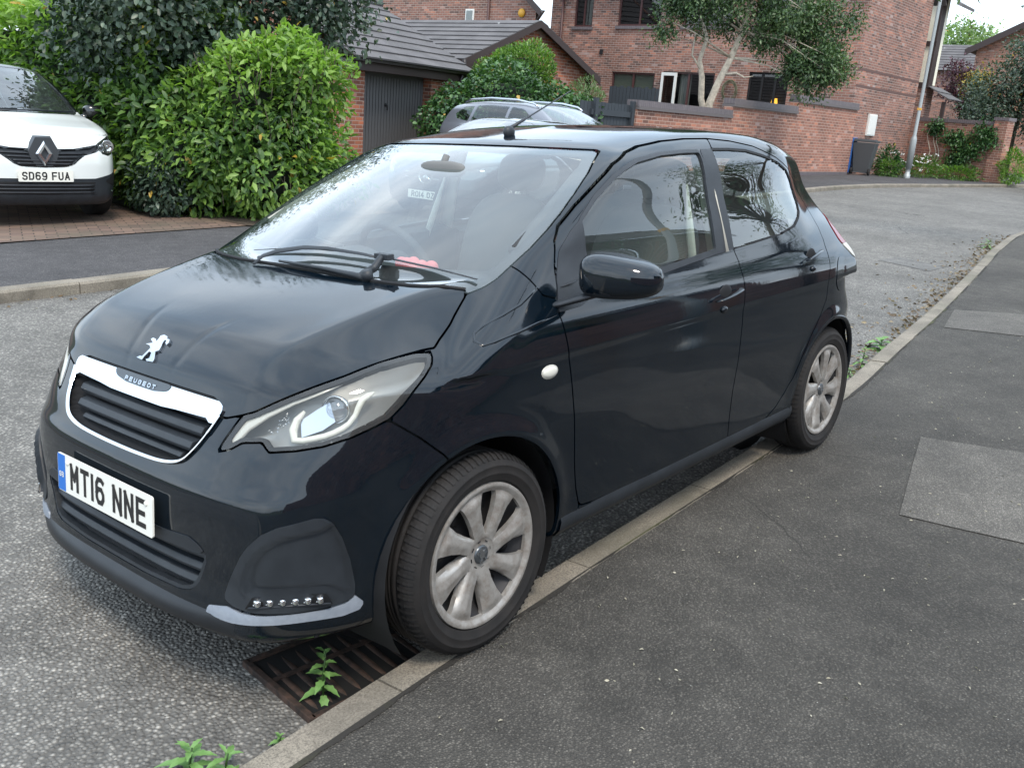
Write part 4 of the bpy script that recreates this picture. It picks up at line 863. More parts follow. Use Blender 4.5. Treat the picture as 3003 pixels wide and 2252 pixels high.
bu_all = np.where((BV[:, 0] > .09), poly_sd(BV[:, [0, 2]], BU), 1.)
Pr = np.stack([np.abs(BV[:, 1]), BV[:, 2]], 1)
sd_rw = np.where(BV[:, 0] < -2.3, poly_sd(Pr, [(-.1,1.31),(.40,1.30),(.46,1.27),(.52,1.10),(.52,1.05),(.45,1.02),(-.1,1.01)]), 1.)
sd_tg = np.where(BV[:, 0] < -2.3, poly_sd(Pr, [(-.1,1.345),(.42,1.335),(.49,1.30),(.56,1.10),(.60,1.02),(.60,.70),(.55,.62),(-.1,.62)]), 1.)
mx = lambda *a: np.maximum.reduce(a); mn = lambda *a: np.minimum.reduce(a)
P_ = MATS['car_paint']; BK = MATS['black_plastic']; TP = MATS['trim_plastic']
# everything that is cut out of the shell
holes = [sd_bon, sd_ws, bu_all, sd_tg, sd_a1[1], sd_a1[-1], sd_a2[1], sd_a2[-1]]+[sdm[k, s] for k in ('DF', 'DR', 'WF', 'TL') for s in (1, -1)]+[sd_hl[1], sd_hl[-1]]
body = panel('body', mn(*[mx(-h) for h in [mn(*holes)]])*1.0+GAP, P_, hero) if False else panel('body', GAP-mn(*holes), P_, hero)
bon = panel('bonnet', sd_bon+GAP, P_, hero, rim=.02)
for s in (1, -1):
    a = mx(sdm['WF', s]+GAP, GAP-sd_bon, GAP-sd_hl[s], GAP-bu_all, -sd_a1[s], GAP-sd_ws, GAP-sdm['DF', s])
    panel('front_wing', a, P_, hero)
    doorf = panel('front_door', mx(sdm['DF', s]+GAP, -mn(sdm['GF', s]-.011, sdm['BP', s], sdm['SAIL', s], sdm['BELT', s])+.0005), P_, hero)
    panel('window_trim', mx(sdm['DF', s]+GAP*.6, mn(sdm['GF', s]-.011, sdm['BP', s], sdm['SAIL', s], sdm['BELT', s]), -sdm['GF', s]), TP, doorf, off=.0015)
    panel('window', mx(sdm['GF', s]-.004), MATS['side_glass'], doorf, off=-.006, rim=0)
    doorr = panel('rear_door', mx(sdm['DR', s]+GAP, -sdm['GR', s]+.008, -sd_a2[s]), P_, hero)
    panel('window_trim', mx(sdm['GR', s]-.008, -sdm['GR', s]), MATS['seam_black'], doorr, off=-.001)
    panel('window', mx(sdm['GR', s]-.003), MATS['side_glass'], doorr, off=-.005, rim=0)
    tl = panel('tail_light', mx(sdm['TL', s]+GAP*.5, GAP-sd_tg, .935-BV[:, 2]), MATS['lamp_red'], hero, off=.003)
    panel('clear_lens', mx(sdm['TL', s]+GAP*.5, GAP-sd_tg, BV[:, 2]-.934), MATS['lamp_grey'], tl, off=.003)
    fl = panel('fuel_flap', mx(sdm['FLAP', s]+.001), P_, hero, off=.0022, rim=.003) if s == 1 else None
cut_front = [sd_cho, sd_lg, sd_fog[1], sd_fog[-1], sd_lip[1], sd_lip[-1]]
bumper = panel('front_bumper', mx(bu_all+GAP, GAP-sd_bon, GAP-sd_hl[1], GAP-sd_hl[-1], *[.0008-c for c in cut_front], -sd_a1[1], -sd_a1[-1]), P_, hero, rim=.022)
tg = panel('tailgate', mx(sd_tg+GAP, GAP-sd_rw, GAP-sdm['TL', 1], GAP-sdm['TL', -1]), P_, hero)
panel('rear_window', sd_rw, MATS['side_glass'], tg, off=-.004, rim=0)
# ---- windscreen
ws = panel('windscreen', sd_ws+GAP, MATS['screen_glass'], hero, off=-.001, rim=.004)
frit = panel('black_border', mx(sd_ws+GAP, -sd_wsi), MATS['lamp_black'], ws, off=-.0055, rim=0)
# ---- grille: chrome surround, bars, name strip
chrome = panel('grille_surround', mx(sd_cho+.001, -sd_chi, .704-BV[:, 2]), MATS['chrome'], hero, off=.006, rim=.03)
def surf_x(y, z, off=0.):
    """point of the nose surface at a given y, z (pushed in by off)"""
    O = np.array([[1.2, y, z]]); P, f = cast(O, np.array([[-1., 0, 0]])); return P[0]+np.array([-off, 0, 0])
half = [(.3775,.728),(.3735,.7175),(.367,.700),(.356,.675),(.338,.645),(.309,.6150),(.270,.6000),(.205,.5915),(.10,.588),(0,.5875)]
pts = [Vector(surf_x(y, z, -.005)) for y, z in half]+[Vector(surf_x(-y, z, -.005)) for y, z in half[-2::-1]]
sm = []
for i in range(len(pts)-1):
    p0, p1, p2, p3 = pts[max(i-1, 0)], pts[i], pts[i+1], pts[min(i+2, len(pts)-1)]
    for j in range(5): t = j/5; sm.append(.5*((2*p1)+(-p0+p2)*t+(2*p0-5*p1+4*p2-p3)*t*t+(-p0+3*p1-3*p2+p3)*t**3))
sm.append(pts[-1]); b = MB(); nn_s = len(sm); b.tube(sm, [.0085 if min(i, nn_s-1-i) < 14 else .0062 for i in range(nn_s)], 10, flat=(0, 0, 1)); b.build('lower_surround', MATS['chrome'], chrome)
def bar(zc, hw, depth, zr, ns, name, m, parent, th=.010, lift=0.):
    """horizontal slat following the nose"""
    b = MB(); prof = [(0, .0), (-.010, .010), (-.034, .012), (-.036, .002), (-.020, -.008), (-.004, -.008)]
    V = []; ys = np.linspace(-hw, hw, ns)
    for y in ys:
        p = surf_x(y, zc+lift*(y/hw)**2, depth)
        for dx, dz in prof: V.append((p[0]+dx, y, p[2]+dz*zr))
    k = len(prof); F = [(i*k+j, i*k+(j+1) % k, (i+1)*k+(j+1) % k, (i+1)*k+j) for i in range(ns-1) for j in range(k)]+[list(range(k))[::-1], [(ns-1)*k+j for j in range(k)]]
    b.add(V, F, False); return b.build(name, m, parent, bevel=.0025, seg=2)
grille = panel('grille_backing', mx(sd_cho-.004), MATS['seam_black'], hero, off=lambda V: -.055*sstep(0, .02, -poly_sd(np.abs(V[:, [1, 2]])*[1, 1], CH_O))-.006, rim=0)
for zc, hw in ((.672, .322), (.634, .300)): bar(zc, hw, .012, 1.35, 29, 'grille_slat', BK, grille)
for zc, hw in ((.604, .262), (.700, .328)): bar(zc, hw, .020, .8, 29, 'grille_slat', BK, grille)
lgr = panel('lower_grille', mx(sd_lg-.002), MATS['seam_black'], hero, off=lambda V: -.05*sstep(0, .02, -poly_sd(np.abs(V[:, [1, 2]]), LG))-.003, rim=0)
for zc, hw in ((.385, .418), (.345, .408), (.305, .383)): bar(zc, hw, .010, 1.25, 31, 'grille_slat', BK, lgr)
panel('lower_grille_rim', mx(sd_lg-.0, -sd_lg-.010), BK, lgr, off=-.002, rim=.03)
LS = [(-.1,.424),(.25,.426),(.366,.432),(.400,.419),(.425,.398),(.30,.396),(-.1,.388)]
panel('plate_holder', front(LS), BK, hero, off=.004, rim=.02)
# clear name strip in the chrome bar with raised letters
NS = [(-.1,.7575),(.146,.7572),(.140,.744),(.122,.737),(.07,.7305),(-.1,.7295)]
ns = panel('name_strip', front(NS), MATS['badge_dark'], chrome, off=.0075, rim=.004)
q, W = glyphs('PEUGEOT', .0125, .0125, .0030, .0085); t = MB()
for i, f in enumerate(q):
    V = []
    for x, y in f:
        p = surf_x(x, .7445+y*.9); V.append((p[0]+.0105+.0001*(i % 3), x, p[2]))
    t.add(V, [(0, 1, 2, 3)])
t.build('lettering', MATS['satin_chrome'], ns)
# lion badge on the bonnet: outline laid on the bonnet surface, 4 mm thick
LION = [(.506,-.079,.795),(.502,-.065,.801),(.502,-.055,.801),(.483,-.041,.824),(.478,-.053,.828),(.477,-.075,.829),(.473,-.056,.834),(.471,-.048,.836),(.464,-.069,.842),(.46,-.063,.846),(.461,-.047,.845),(.466,-.037,.841),(.458,-.036,.848),(.451,-.038,.854),(.447,-.025,.858),(.449,-.005,.856),(.454,.001,.851),(.454,.014,.852),(.461,.021,.845),(.468,.018,.839),(.463,.006,.843),(.458,.004,.848),(.458,-.005,.848),(.466,-.004,.841),(.472,.001,.834),(.483,.004,.824),(.487,-.008,.82),(.501,.008,.803),(.506,.007,.796),(.507,-.023,.794),(.505,-.031,.797),(.502,-.016,.802),(.491,-.023,.815),(.491,-.036,.816),(.501,-.044,.803),(.507,-.048,.793)]
L3 = project(np.array(LION)); L3[:, 1] += .016; LN = nrm(L3).mean(0); LN /= np.linalg.norm(LN)
n = len(L3); b = MB(); b.add(list(L3+LN*.0005)+list(L3+LN*.0065), [list(range(n))[::-1], list(range(n, 2*n))]+[(i, (i+1) % n, n+(i+1) % n, n+i) for i in range(n)]); b.build('bonnet_badge', MATS['satin_chrome'], bon)
# ---- number plate, seen upright on the nose
pc = Vector((.672, 0, .4600)); tp = .076
M = Matrix(((0, math.sin(tp)*-1, math.cos(tp), pc.x), (1, 0, 0, pc.y), (0, math.cos(tp), math.sin(tp), pc.z), (0, 0, 0, 1)))
plate(hero, 'MT16 NNE', M, euro=True)
# ---- headlights
for s in (1, -1):
    hd = empty('headlight', parent=hero)
    f = sd_hl[s]+GAP
    bowl = lambda V: -.003-.055*sstep(0, .035, -oblique(HL, HD, s, lambda W: W[:, 0] > -9, V))
    panel('housing', f, MATS['lamp_bowl'], hd, off=bowl, rim=0)
    panel('edge_trim', mx(f, -f-.010), MATS['seam_black'], hd, off=-.001, rim=.02)
    lens = panel('lens', mx(f, -(-f)*0-1), MATS['lamp_lens'], hd, off=.0, rim=.01)
    def inn(P, d): P = project(np.array(P, float)); return [Vector(v)*1 for v in (P-nrm(P)*d)*[1, s, 1]]
    # pale inner edge strip, wide at the nose end
    b = MB(); A = inn([(.569,.432,.662),(.552,.446,.692),(.528,.470,.724),(.498,.515,.756),(.458,.567,.785),(.40,.615,.810),(.354,.640,.828)], .012)
    b.tube(A, [.016, .019, .018, .014, .010, .006, .003], 8, flat=(0, .4, 1)); b.build('edge_strip', MATS['lamp_grey'], hd)
    b = MB(); A = inn([(.449,.596,.764),(.465,.585,.746),(.476,.584,.722),(.483,.596,.700),(.470,.615,.700),(.451,.635,.705),(.430,.652,.709),(.411,.668,.716),(.390,.681,.726),(.377,.688,.735),(.360,.693,.752),(.350,.695,.770),(.337,.696,.790),(.322,.700,.800),(.305,.704,.809)], .022)
    b.tube(A, [.004, .009, .011, .010, .008, .008, .008, .008, .008, .007, .007, .008, .009, .008, .003], 10); b.build('light_guide', MATS['lamp_white'], hd)
    pr = inn([(.398,.655,.768)], .035)[0]; ax = Vector((.88, .42*s, .05)).normalized(); Mx = Matrix.Translation(pr) @ ax.to_track_quat('Z', 'Y').to_matrix().to_4x4()
    b = MB(); b.lathe([(.026, -.03), (.034, -.012), (.036, .004), (.033, .006), (.031, -.004)], 28, M=Mx); b.build('projector_ring', MATS['chrome'], hd)
    b = MB(); b.lathe([(.0305, -.006), (.026, .006), (.018, .014), (.009, .018), (.0005, .019)], 28, M=Mx); b.build('projector_lens', MATS['crystal'], hd)
    b = MB(); A = inn([(.475,.600,.752),(.440,.628,.772),(.405,.640,.79)], .030); B2 = inn([(.479,.612,.712),(.440,.650,.728),(.41,.668,.745)], .030)
    b.add(A+B2, [(0, 1, 4, 3), (1, 2, 5, 4)], True); b.build('reflector', MATS['satin_chrome'], hd)
    rng = random.Random(5); b = MB()
    for k in range(30):
        u, v = rng.random(), rng.random(); p = np.array([.515, .525, .712])*(1-u)+np.array([.474, .562, .765])*u; p = p*(1-v*.5)+np.array([.487, .578, .712])*v*.5
        c = inn([p], .022)[0]; b.ell(tuple(c), (.002+.004*rng.random(), .002+.004*rng.random(), .0012+.002*rng.random()), 1.2, 5, 3)
    b.build('indicator_facets', MATS['crystal'], hd)
    # ---- fog lamp pod
    fg = panel('fog_lamp_bezel', mx(sd_fog[s]), BK, hero, off=lambda V: +.003+.017*np.exp(-((oblique(FOGI, FD, s, lambda W: W[:, 0] > -9, V)-.017)/.011)**2)*sstep(.29, .34, V[:, 2])-.012*sstep(.0, .010, -oblique(FOGI, FD, s, lambda W: W[:, 0] > -9, V)), rim=.02)
    panel('blank_panel', mx(sd_fogi[s]), BK, fg, off=lambda V: -.006+.012*sstep(.006, .022, -oblique(FOGI, FD, s, lambda W: W[:, 0] > -9, V)), rim=.004)
    panel('lip', sd_lip[s], MATS['silver_lip'], hero, off=.003, rim=.02)
    LB = [(.596,.566,.317),(.462,.677,.315),(.450,.683,.289),(.604,.552,.291)]
    LP = project(np.array(LB)); nn_ = nrm(LP).mean(0)
    b = MB(); o = [Vector((v+nn_*.0165)*[1, s, 1]) for v in LP]; i_ = [Vector((v-nn_*.01)*[1, s, 1]) for v in LP]; b.add(o+i_, [(0, 1, 2, 3), (4, 5, 6, 7), (0, 1, 5, 4), (1, 2, 6, 5), (2, 3, 7, 6), (3, 0, 4, 7)]); db = b.build('lamp_bar', MATS['lamp_black'], fg, bevel=.003)
    for k in range(6):
        u = (k+.55)/6.2; p = (LP[0]*(1-u)+LP[1]*u)*.52+(LP[3]*(1-u)+LP[2]*u)*.48+nn_*.0185; b = MB(); rng = random.Random(k)
        b.ell(tuple(p*[1, s, 1]), (.008, .0105, .0095), 3.2, 12, 8); b.ell(tuple((p+np.array([.004, -.004, -.005]))*[1, s, 1]), (.006, .007, .005), 1.1, 6, 4)
        b.build('led', MATS['chrome'], db)
    b = MB(); b.tube([Vector((v+nn_*.019)*[1, s, 1]) for v in (LP[3]*.985+LP[2]*.015, LP[3]*.5+LP[2]*.5, LP[2])], .0035, 8); b.build('lamp_ledge', MATS['trim_plastic'], fg)
# ---- arches, inner liners, floor
for cx in (0, -2.34):
    for s in (1, -1):
        b = MB(); V = []; F = []; N_ = 30
        for i in range(N_+1):
            a = rad(-32)+rad(244)*i/N_
            for y in (.45, .60, .70, .765): V.append((cx+.352*math.cos(a)*(1 if y < .7 else .99), y*s, .283+.352*math.sin(a)*(1 if y < .7 else .99)))
        for i in range(N_):
            for k in range(3): F.append((i*4+k, i*4+k+1, i*4+5+k, i*4+4+k))
        b.add(V, F, True); b.add([(cx+.36*math.cos(a), .45*s, .283+.36*math.sin(a)) for a in [2*math.pi*k/24 for k in range(24)]], [list(range(24))]); b.build('arch_liner', MATS['seam_black'], hero)
        b = MB(); V = []; F = []; cnt = 0
        for i in range(41):
            a = rad(-20)+rad(220)*i/40; x, z = cx+.345*math.cos(a), .283+.345*math.sin(a)
            y = float(side_w(np.array([x]), np.array([z]))[0])
            for rr, dy in ((.352, -.001), (.345, .0025), (.336, -.002), (.336, -.02)): V.append((cx+rr*math.cos(a), (y+dy)*s, .283+rr*math.sin(a)))
        for i in range(40):
            for k in range(3): F.append((i*4+k, i*4+k+1, i*4+5+k, i*4+4+k))
        if cx < 0: b.add(V, F, True); b.build('arch_edge', P_, hero)
b = MB(); b.box((-1.17, 0, .20), (3.3, 1.30, .03)); b.box((.30, 0, .25), (.55, 1.0, .02)); b.box((-1.17, 0, .30), (1.60, 1.48, .12)); b.build('underbody', MATS['seam_black'], hero)
for s in (1, -1):                                             # sill under the doors
    b = MB(); V = []; F = []; xs = np.linspace(-.36, -2.02, 40); pr_ = [(.281, .0), (.265, .004), (.235, -.003), (.212, -.022), (.20, -.06)]
    for x in xs:
        y = float(side_w(np.array([x]), np.array([.28]))[0])
        for z, dy in pr_: V.append((x, (y+dy-.001)*s, z-(x+.36)*-.003))
    for i in range(len(xs)-1):
        for k in range(4): F.append((i*5+k, i*5+k+1, i*5+6+k, i*5+5+k))
    b.add(V, F, True); b.build('sill', MATS['black_plastic'], hero)
# ---- wheels
def wheel(cx, s, steer=0):
    w = empty('wheel', (cx, .714*s, .285), (0, 0, (0 if s > 0 else math.pi)+rad(steer)), hero)
    R = .290
    b = MB(); b.m = 0
    prof = [(.200,.050),(.2055,.062),(.214,.074),(.2155,.0775),(.218,.0780),(.235,.0855),(.2375,.0870),(.240,.0860),(.258,.086),(.2595,.0868),(.2615,.0845),(.272,.080),(.2805,.071),(.286,.060),(.289,.045)]
    prof += [(.2895,.030),(.2840,.0285),(.2840,.0245),(.2900,.023),(.2902,.009),(.2845,.008),(.2845,.004),(.2903,.002)]
    full = prof+[(r, -h) for r, h in prof[::-1]]
    b.lathe(full, 96, 'Y')
    for k in range(84):                                       # shoulder blocks
        for sd in (1, -1):
            a = 2*math.pi*(k+.5*(sd < 0))/84; da = .016; V = []
            for r, h in ((.2745, .0795), (.2832, .0675), (.2885, .0545), (.2905, .036)):
                for e in (-1, 1):
                    aa = a+e*da+(.036-h)*.35*sd
                    rr = r+.0022; V.append((rr*math.cos(aa), h*sd*1.012, rr*math.sin(aa)))
            b.add(V, [(0, 1, 3, 2), (2, 3, 5, 4), (4, 5, 7, 6)])
    b.build('tyre', MATS['tyre_rubber'], w)
    b = MB(); b.lathe([(.0005, .028), (.06, .030), (.09, .018), (.13, .020), (.165, .030), (.185, .055), (.193, .068), (.190, .02), (.185, -.08)], 48, 'Y'); b.build('steel_rim', MATS['steel_dark'], w)
    for k in range(8):
        a = 2*math.pi*(k+.5)/8; nd = MB(); nd.lathe([(.0005, .0335), (.017, .0335), (.018, .026)], 14, 'Y', Matrix.Translation((.135*math.cos(a), 0, .135*math.sin(a)))); nd.build('hole_shade_disc', MATS['seam_black'], w)  # black discs on the solid rim, painting the shade of its openings
    # trim: hub disc, eight creased blades and an outer ring, all one moulding
    dome = lambda r: .066+.22*r*r-.004*math.exp(-((r-.186)/.012)**2)
    b = MB(); b.lathe([(.020, .062), (.030, dome(.03)-.004), (.040, dome(.04)-.006), (.052, dome(.052)), (.062, dome(.062)-.001), (.060, .052)], 64, 'Y')
    b.lathe([(.1840, .060), (.1852, dome(.186)), (.1905, dome(.190)+.001), (.1975, .0785), (.2035, .0798), (.2085, .0785), (.2105, .068)], 96, 'Y')
    NR, NV = 22, 11
    for kk in range(8):
        V = []; F = []
        for i in range(NR+1):
            u = i/NR; r = .050+(.1885-.050)*u; w_ = 2*math.pi/8
            L_ = -float(np.interp(u, [0, .12, .30, .60, .92, 1], [.47, .46, .30, .24, .27, .30]))*w_; R_ = float(np.interp(u, [0, .12, .30, .60, .92, 1], [.47, .46, .37, .33, .33, .35]))*w_
            tw = .16*w_*(u-.5)
            for j in range(NV+1):
                v = j/NV; a = kk*w_+L_+(R_-L_)*v+tw; cr = .62-.10*u
                h = dome(r)+.0075*min(1, u*3)*min(1, (1-u)*6)*(1-abs(v-cr)/(cr if v < cr else 1-cr))-.011*max(0, (.16-v)/.16)*math.sin(math.pi*u)
                V.append((r*math.cos(a), h, -r*math.sin(a)))
            for side_ in (0, NV): q = V[i*(NV+3)+side_]; V.append((q[0]*.99, q[1]-.016, q[2]*.99))
        S_ = NV+3
        for i in range(NR):
            for j in range(NV): F.append((i*S_+j, (i+1)*S_+j, (i+1)*S_+j+1, i*S_+j+1))
            F.append((i*S_, i*S_+NV+1, (i+1)*S_+NV+1, (i+1)*S_)); F.append((i*S_+NV, (i+1)*S_+NV, (i+1)*S_+NV+2, i*S_+NV+2))
        b.add(V, F, True)
    cap = b.build('wheel_trim', MATS['wheel_trim_silver'], w)
    for p_ in cap.data.polygons: p_.use_smooth = True
    cap.data.set_sharp_from_angle(angle=rad(38))
    bb = MB(); bb.lathe([(.0005, .0685), (.022, .0685), (.0265, .0665), (.028, .060)], 28, 'Y'); hb = bb.build('centre_cap', MATS['badge_dark'], cap)
    ctr = L3.mean(0); pts = [((p[1]-ctr[1])*.42, -(p[0]-ctr[0])*.72) for p in L3]; n = len(pts); bb = MB()
    bb.add([(x, .0690, z) for x, z in pts]+[(x, .0702, z) for x, z in pts], [list(range(n)), list(range(n, 2*n))]+[(i, (i+1) % n, n+(i+1) % n, n+i) for i in range(n)]); bb.build('cap_badge', MATS['satin_chrome'], hb)
    bb = MB()
    for k in range(8):
        a = 2*math.pi*(k+.02)/8; c, d = math.cos(a), math.sin(a); bb.add([((.038*c+e*.006*d), .0640, -(.038*d-e*.006*c)) for e in (-1, 1)]+[((.041*c+e*.006*d), .0625, -(.041*d-e*.006*c)) for e in (1, -1)], [(0, 1, 2, 3)])
    bb.build('cap_slots', MATS['seam_black'], cap)
    return w
WH = [wheel(0, 1), wheel(-2.34, 1), wheel(0, -1), wheel(-2.34, -1)]
for w_, a in zip(WH, (10, 33, 0, 20)):
    for ch in w_.children:
        if ch.name.split('.')[0] in ('wheel_trim', 'steel_rim', 'hole_shade_disc'): ch.rotation_euler = (0, rad(a), 0)
# ---- mirrors
for s in (1, -1):
    r = empty('door_mirror', (-.445, .912, 1.026) if s > 0 else (-.56, -.775, 1.04), (0, 0, rad(6) if s > 0 else rad(68)), hero)   # the far one is folded in
    if s > 0: r.scale = (1.08, 1.06, 1.06)
    b = MB(); n, k_ = 30, 18; V = []; F = []
    for i in range(k_+1):
        p = -math.pi/2+math.pi*i/k_
        for k in range(n):
            a = 2*math.pi*k/n; f = lambda v, e: math.copysign(abs(v)**e, v)
            x = .075*f(math.cos(p), .7)*f(math.cos(a), .9); y = .108*f(math.cos(p), .62)*f(math.sin(a), .62); z = .062*f(math.sin(p), .62)
            x = max(x, -.045); t = (y+.108)/.216
            z = z*(1-.20*t)+(.012-.02*t if z > 0 else .0)
            V.append((x*(1.1-.25*t)+.02-.035*t, y*s, z))
    for i in range(k_):
        for k in range(n): F.append((i*n+k, i*n+(k+1) % n, (i+1)*n+(k+1) % n, (i+1)*n+k))
    up = [f_ for f_ in F if sum(V[i][2] for i in f_)/4 > -.040]; lo = [f_ for f_ in F if f_ not in up]
    b.add(V, up, True); b.build('mirror_shell', P_, r)
    b = MB(); b.add([(x*1.0, y, z) for x, y, z in V], lo, True); b.tube([(.03, -.06*s, -.045), (.045, -.10*s, -.06), (.065, -.150*s, -.078), (.085, -.19*s, -.085)], [.032, .030, .026, .030], 12, flat=(0, 0, 1)); b.build('mirror_foot', TP, r)
    b = MB(); b.add([(-.0265, y_*s, z_) for y_, z_ in ((-.088, -.036), (.082, -.034), (.088, .03), (-.085, .045))], [(0, 1, 2, 3)]); b.build('mirror_glass', MATS['mirror_glass'], r)
# small vent mark on the mirror triangle, side repeater, handles
def on(x, z, s=1, off=0., y0=.7):
    P = np.array([[x, 1.2, z]]); Q, f = cast(P, np.array([[0, -1., 0]])); Q = Q+nrm(Q)*off; return Vector((Q[0, 0], Q[0, 1]*s, Q[0, 2]))
for s in (1, -1):
    b = MB(); c = on(-.262, .764, s, .001); Mn = Matrix.Translation(c) @ Matrix.Rotation(rad(-4)*s, 4, 'Z'); b.ell((0, 0, 0), (.032, .010, .0175), 2, 24, 12, Mn); rp = b.build('side_indicator', MATS['lamp_white'], hero)
    b = MB(); b.ell((0, .0, 0), (.036, .0055, .021), 2, 24, 8, Mn); b.build('indicator_rim', MATS['lamp_grey'], rp)
    b = MB(); b.tube([on(-.385, .985, s, .003), on(-.43, .99, s, .006), on(-.478, 1.0, s, .003)], [.002, .006, .002], 8, flat=(0, 0, 1)); b.build('tweeter_mark', TP, hero)
    for (x0, z0, x1, z1, kx, kz) in ((-1.205, .843, -1.400, .866, -1.280, .806), (-2.015, .905, -2.195, .928, -2.078, .872)):
        h = empty('door_handle', parent=hero); b = MB()
        n_ = 9; pts = []; rr = []
        for i in range(n_):
            u = i/(n_-1); o = .012+.022*math.sin(math.pi*min(1, max(0, u)))**.5; pts.append(on(x0+(x1-x0)*u, z0+(z1-z0)*u, s, o)); rr.append(.011 if 0 < i < n_-1 else .008)
        b.tube(pts, rr, 10, flat=(0, 0, 1)); b.build('pull', P_, h)
        b = MB(); b.ell(tuple(on((x0+x1)/2, (z0+z1)/2+.004, s, -.004)), (.050, .006, .036), 2, 20, 8); b.build('cup', MATS['seam_black'], h)
        b = MB(); b.ell(tuple(on(kx, kz, s, .002)), (.021, .010, .013), 2, 18, 8); b.build('lock', P_, h)
# scoop crease on the wing: an inset dark channel between two raised lips
for s in (1, -1):
    A = [(-.300,1.000),(-.255,.980),(-.20,.958),(-.13,.938),(-.06,.915),(-.03,.900),(-.012,.884),(-.022,.874),(-.06,.880),(-.15,.893),(-.24,.906),(-.325,.916)]
    b = MB(); b.tube([on(x, z, s, -.0015) for x, z in A], [.002]+[.0048]*10+[.002], 8); b.build('wing_crease', P_, hero)
# bumper lip under the nose
b = MB(); V = []; F = []; ys = np.linspace(-.56, .56, 41)
for y in ys:
    k = 1-(abs(y)/.56)**3
    for z, o in ((.262, -.008), (.250, -.004+.012*k), (.232, -.005+.027*k), (.206, -.005+.025*k), (.186, -.008), (.178, -.03)):
        p = surf_x(float(y), max(z, .20)); V.append((p[0]+o, float(y), z))
for i in range(40):
    for k in range(5): F.append((i*6+k, i*6+k+1, i*6+7+k, i*6+6+k))
b.add(V, F, True); b.build('bumper_lip', MATS['lip_plastic'], bumper)
# ---- wipers and cowl
def wsp(y, z, off):                                           # point on the screen
    P, f = cast(np.array([[.9, y, z+.02]]), np.array([[-1., 0, -.02]])); P = P+nrm(P)*off; return Vector(P[0])
def top(x, y, off):
    P, f = cast(np.array([[x, y, 1.7]]), np.array([[0, 0, -1.]])); P = P+nrm(P)*off; return Vector(P[0])
wi = empty('wiper', parent=hero); b = MB()
b.tube([top(.005, -.215, .004), top(-.035, -.215, .018), top(-.060, -.16, .026), top(-.085, -.05, .028), top(-.095, .05, .028), top(-.105, .20, .026), top(-.112, .27, .022)], [.008, .011, .012, .010, .008, .006, .005], 10, flat=(0, 0, 1)); b.build('wiper_arm', BK, wi)
b = MB(); b.tube([top(-.085, -.33, .012), top(-.100, -.10, .012), top(-.112, .12, .012), top(-.130, .30, .012), top(-.150, .46, .012), top(-.168, .605, .010)], [.0035, .0055, .006, .008, .007, .005], 8, flat=(0, 0, 1)); b.build('wiper_blade', BK, wi)
b = MB(); b.box(tuple(top(-.118, .285, .026)), (.028, .060, .018)); b.tube([top(-.03, .265, .006), top(-.070, .292, .022), top(-.110, .285, .03)], [.012, .013, .012], 8); b.build('wiper_bracket', BK, wi, bevel=.003)
w2 = empty('wiper', parent=hero); b = MB()
b.tube([top(-.028, .30, .004), top(-.022, .25, .012), top(-.022, .10, .014), top(-.025, -.06, .012), top(-.03, -.12, .010)], [.012, .009, .006, .005, .004], 8); b.tube([top(-.03, .30, .0), top(-.03, .30, .03)], .017, 12); b.build('wiper_arm', BK, w2)
b = MB(); pts = []
for y in np.linspace(-.605, .605, 61): xr = float(np.interp(abs(y), [0, .15, .331, .463, .52, .569, .606], [-.012, -.014, -.020, -.036, -.050, -.076, -.112])); pts.append(top(xr-.010, float(y), .0005))
b.tube(pts, .0055, 6, cap=False); b.build('cowl_seal', MATS['seam_black'], hero)
# aerial
ae = empty('aerial', parent=hero); p = top(-.965, .036, 0); b = MB(); b.ell((p.x-.002, p.y, p.z+.012), (.026, .017, .022), 2.3, 20, 10); b.build('aerial_base', TP, ae)
b = MB(); e = Vector((-1.39, .0, 1.578)); q_ = p+Vector((-.010, 0, .026)); b.tube([q_, q_.lerp(e, .22), q_.lerp(e, .24), q_.lerp(e, .6), e], [.0075, .0060, .0036, .0028, .0020], 8); b.build('aerial_mast', TP, ae)
# ---- cabin seen through the glass
cb = empty('cabin', parent=hero)
b = MB(); V = []; F = []
for i in range(21):
    y = -.62+1.24*i/20; bump = .05*math.exp(-((y+.36)/.17)**2)
    for x, z in ((-.16, .985), (-.30, .985), (-.44, .975+bump*.6), (-.56, .965+bump), (-.64, .93+bump*.8), (-.66, .80), (-.60, .60)): V.append((x-.12*y*y, y, z-.02))
for i in range(20):
    for k in range(6): F.append((i*7+k, i*7+k+1, i*7+8+k, i*7+7+k))
b.add(V, F, True); b.build('dashboard', MATS['cabin_dark'], cb)
sw = Vector((-.76, -.36, .90)); b = MB(); Mw = Matrix.Translation(sw) @ Matrix.Rotation(rad(-64), 4, 'Y'); rg = [Mw @ Vector((.183*math.cos(2*math.pi*k/36), .183*math.sin(2*math.pi*k/36), 0)) for k in range(37)]
b.tube(rg, .0155, 10, cap=False); b.ell(tuple(sw), (.03, .07, .06), 2.4, 16, 8); b.tube([Mw @ Vector((0, -.17, 0)), Mw @ Vector((0, .17, 0))], .016, 8); b.tube([Mw @ Vector((0, 0, 0)), Mw @ Vector((-.17, 0, 0))], .014, 8); b.build('steering_wheel', MATS['cabin_dark'], cb)
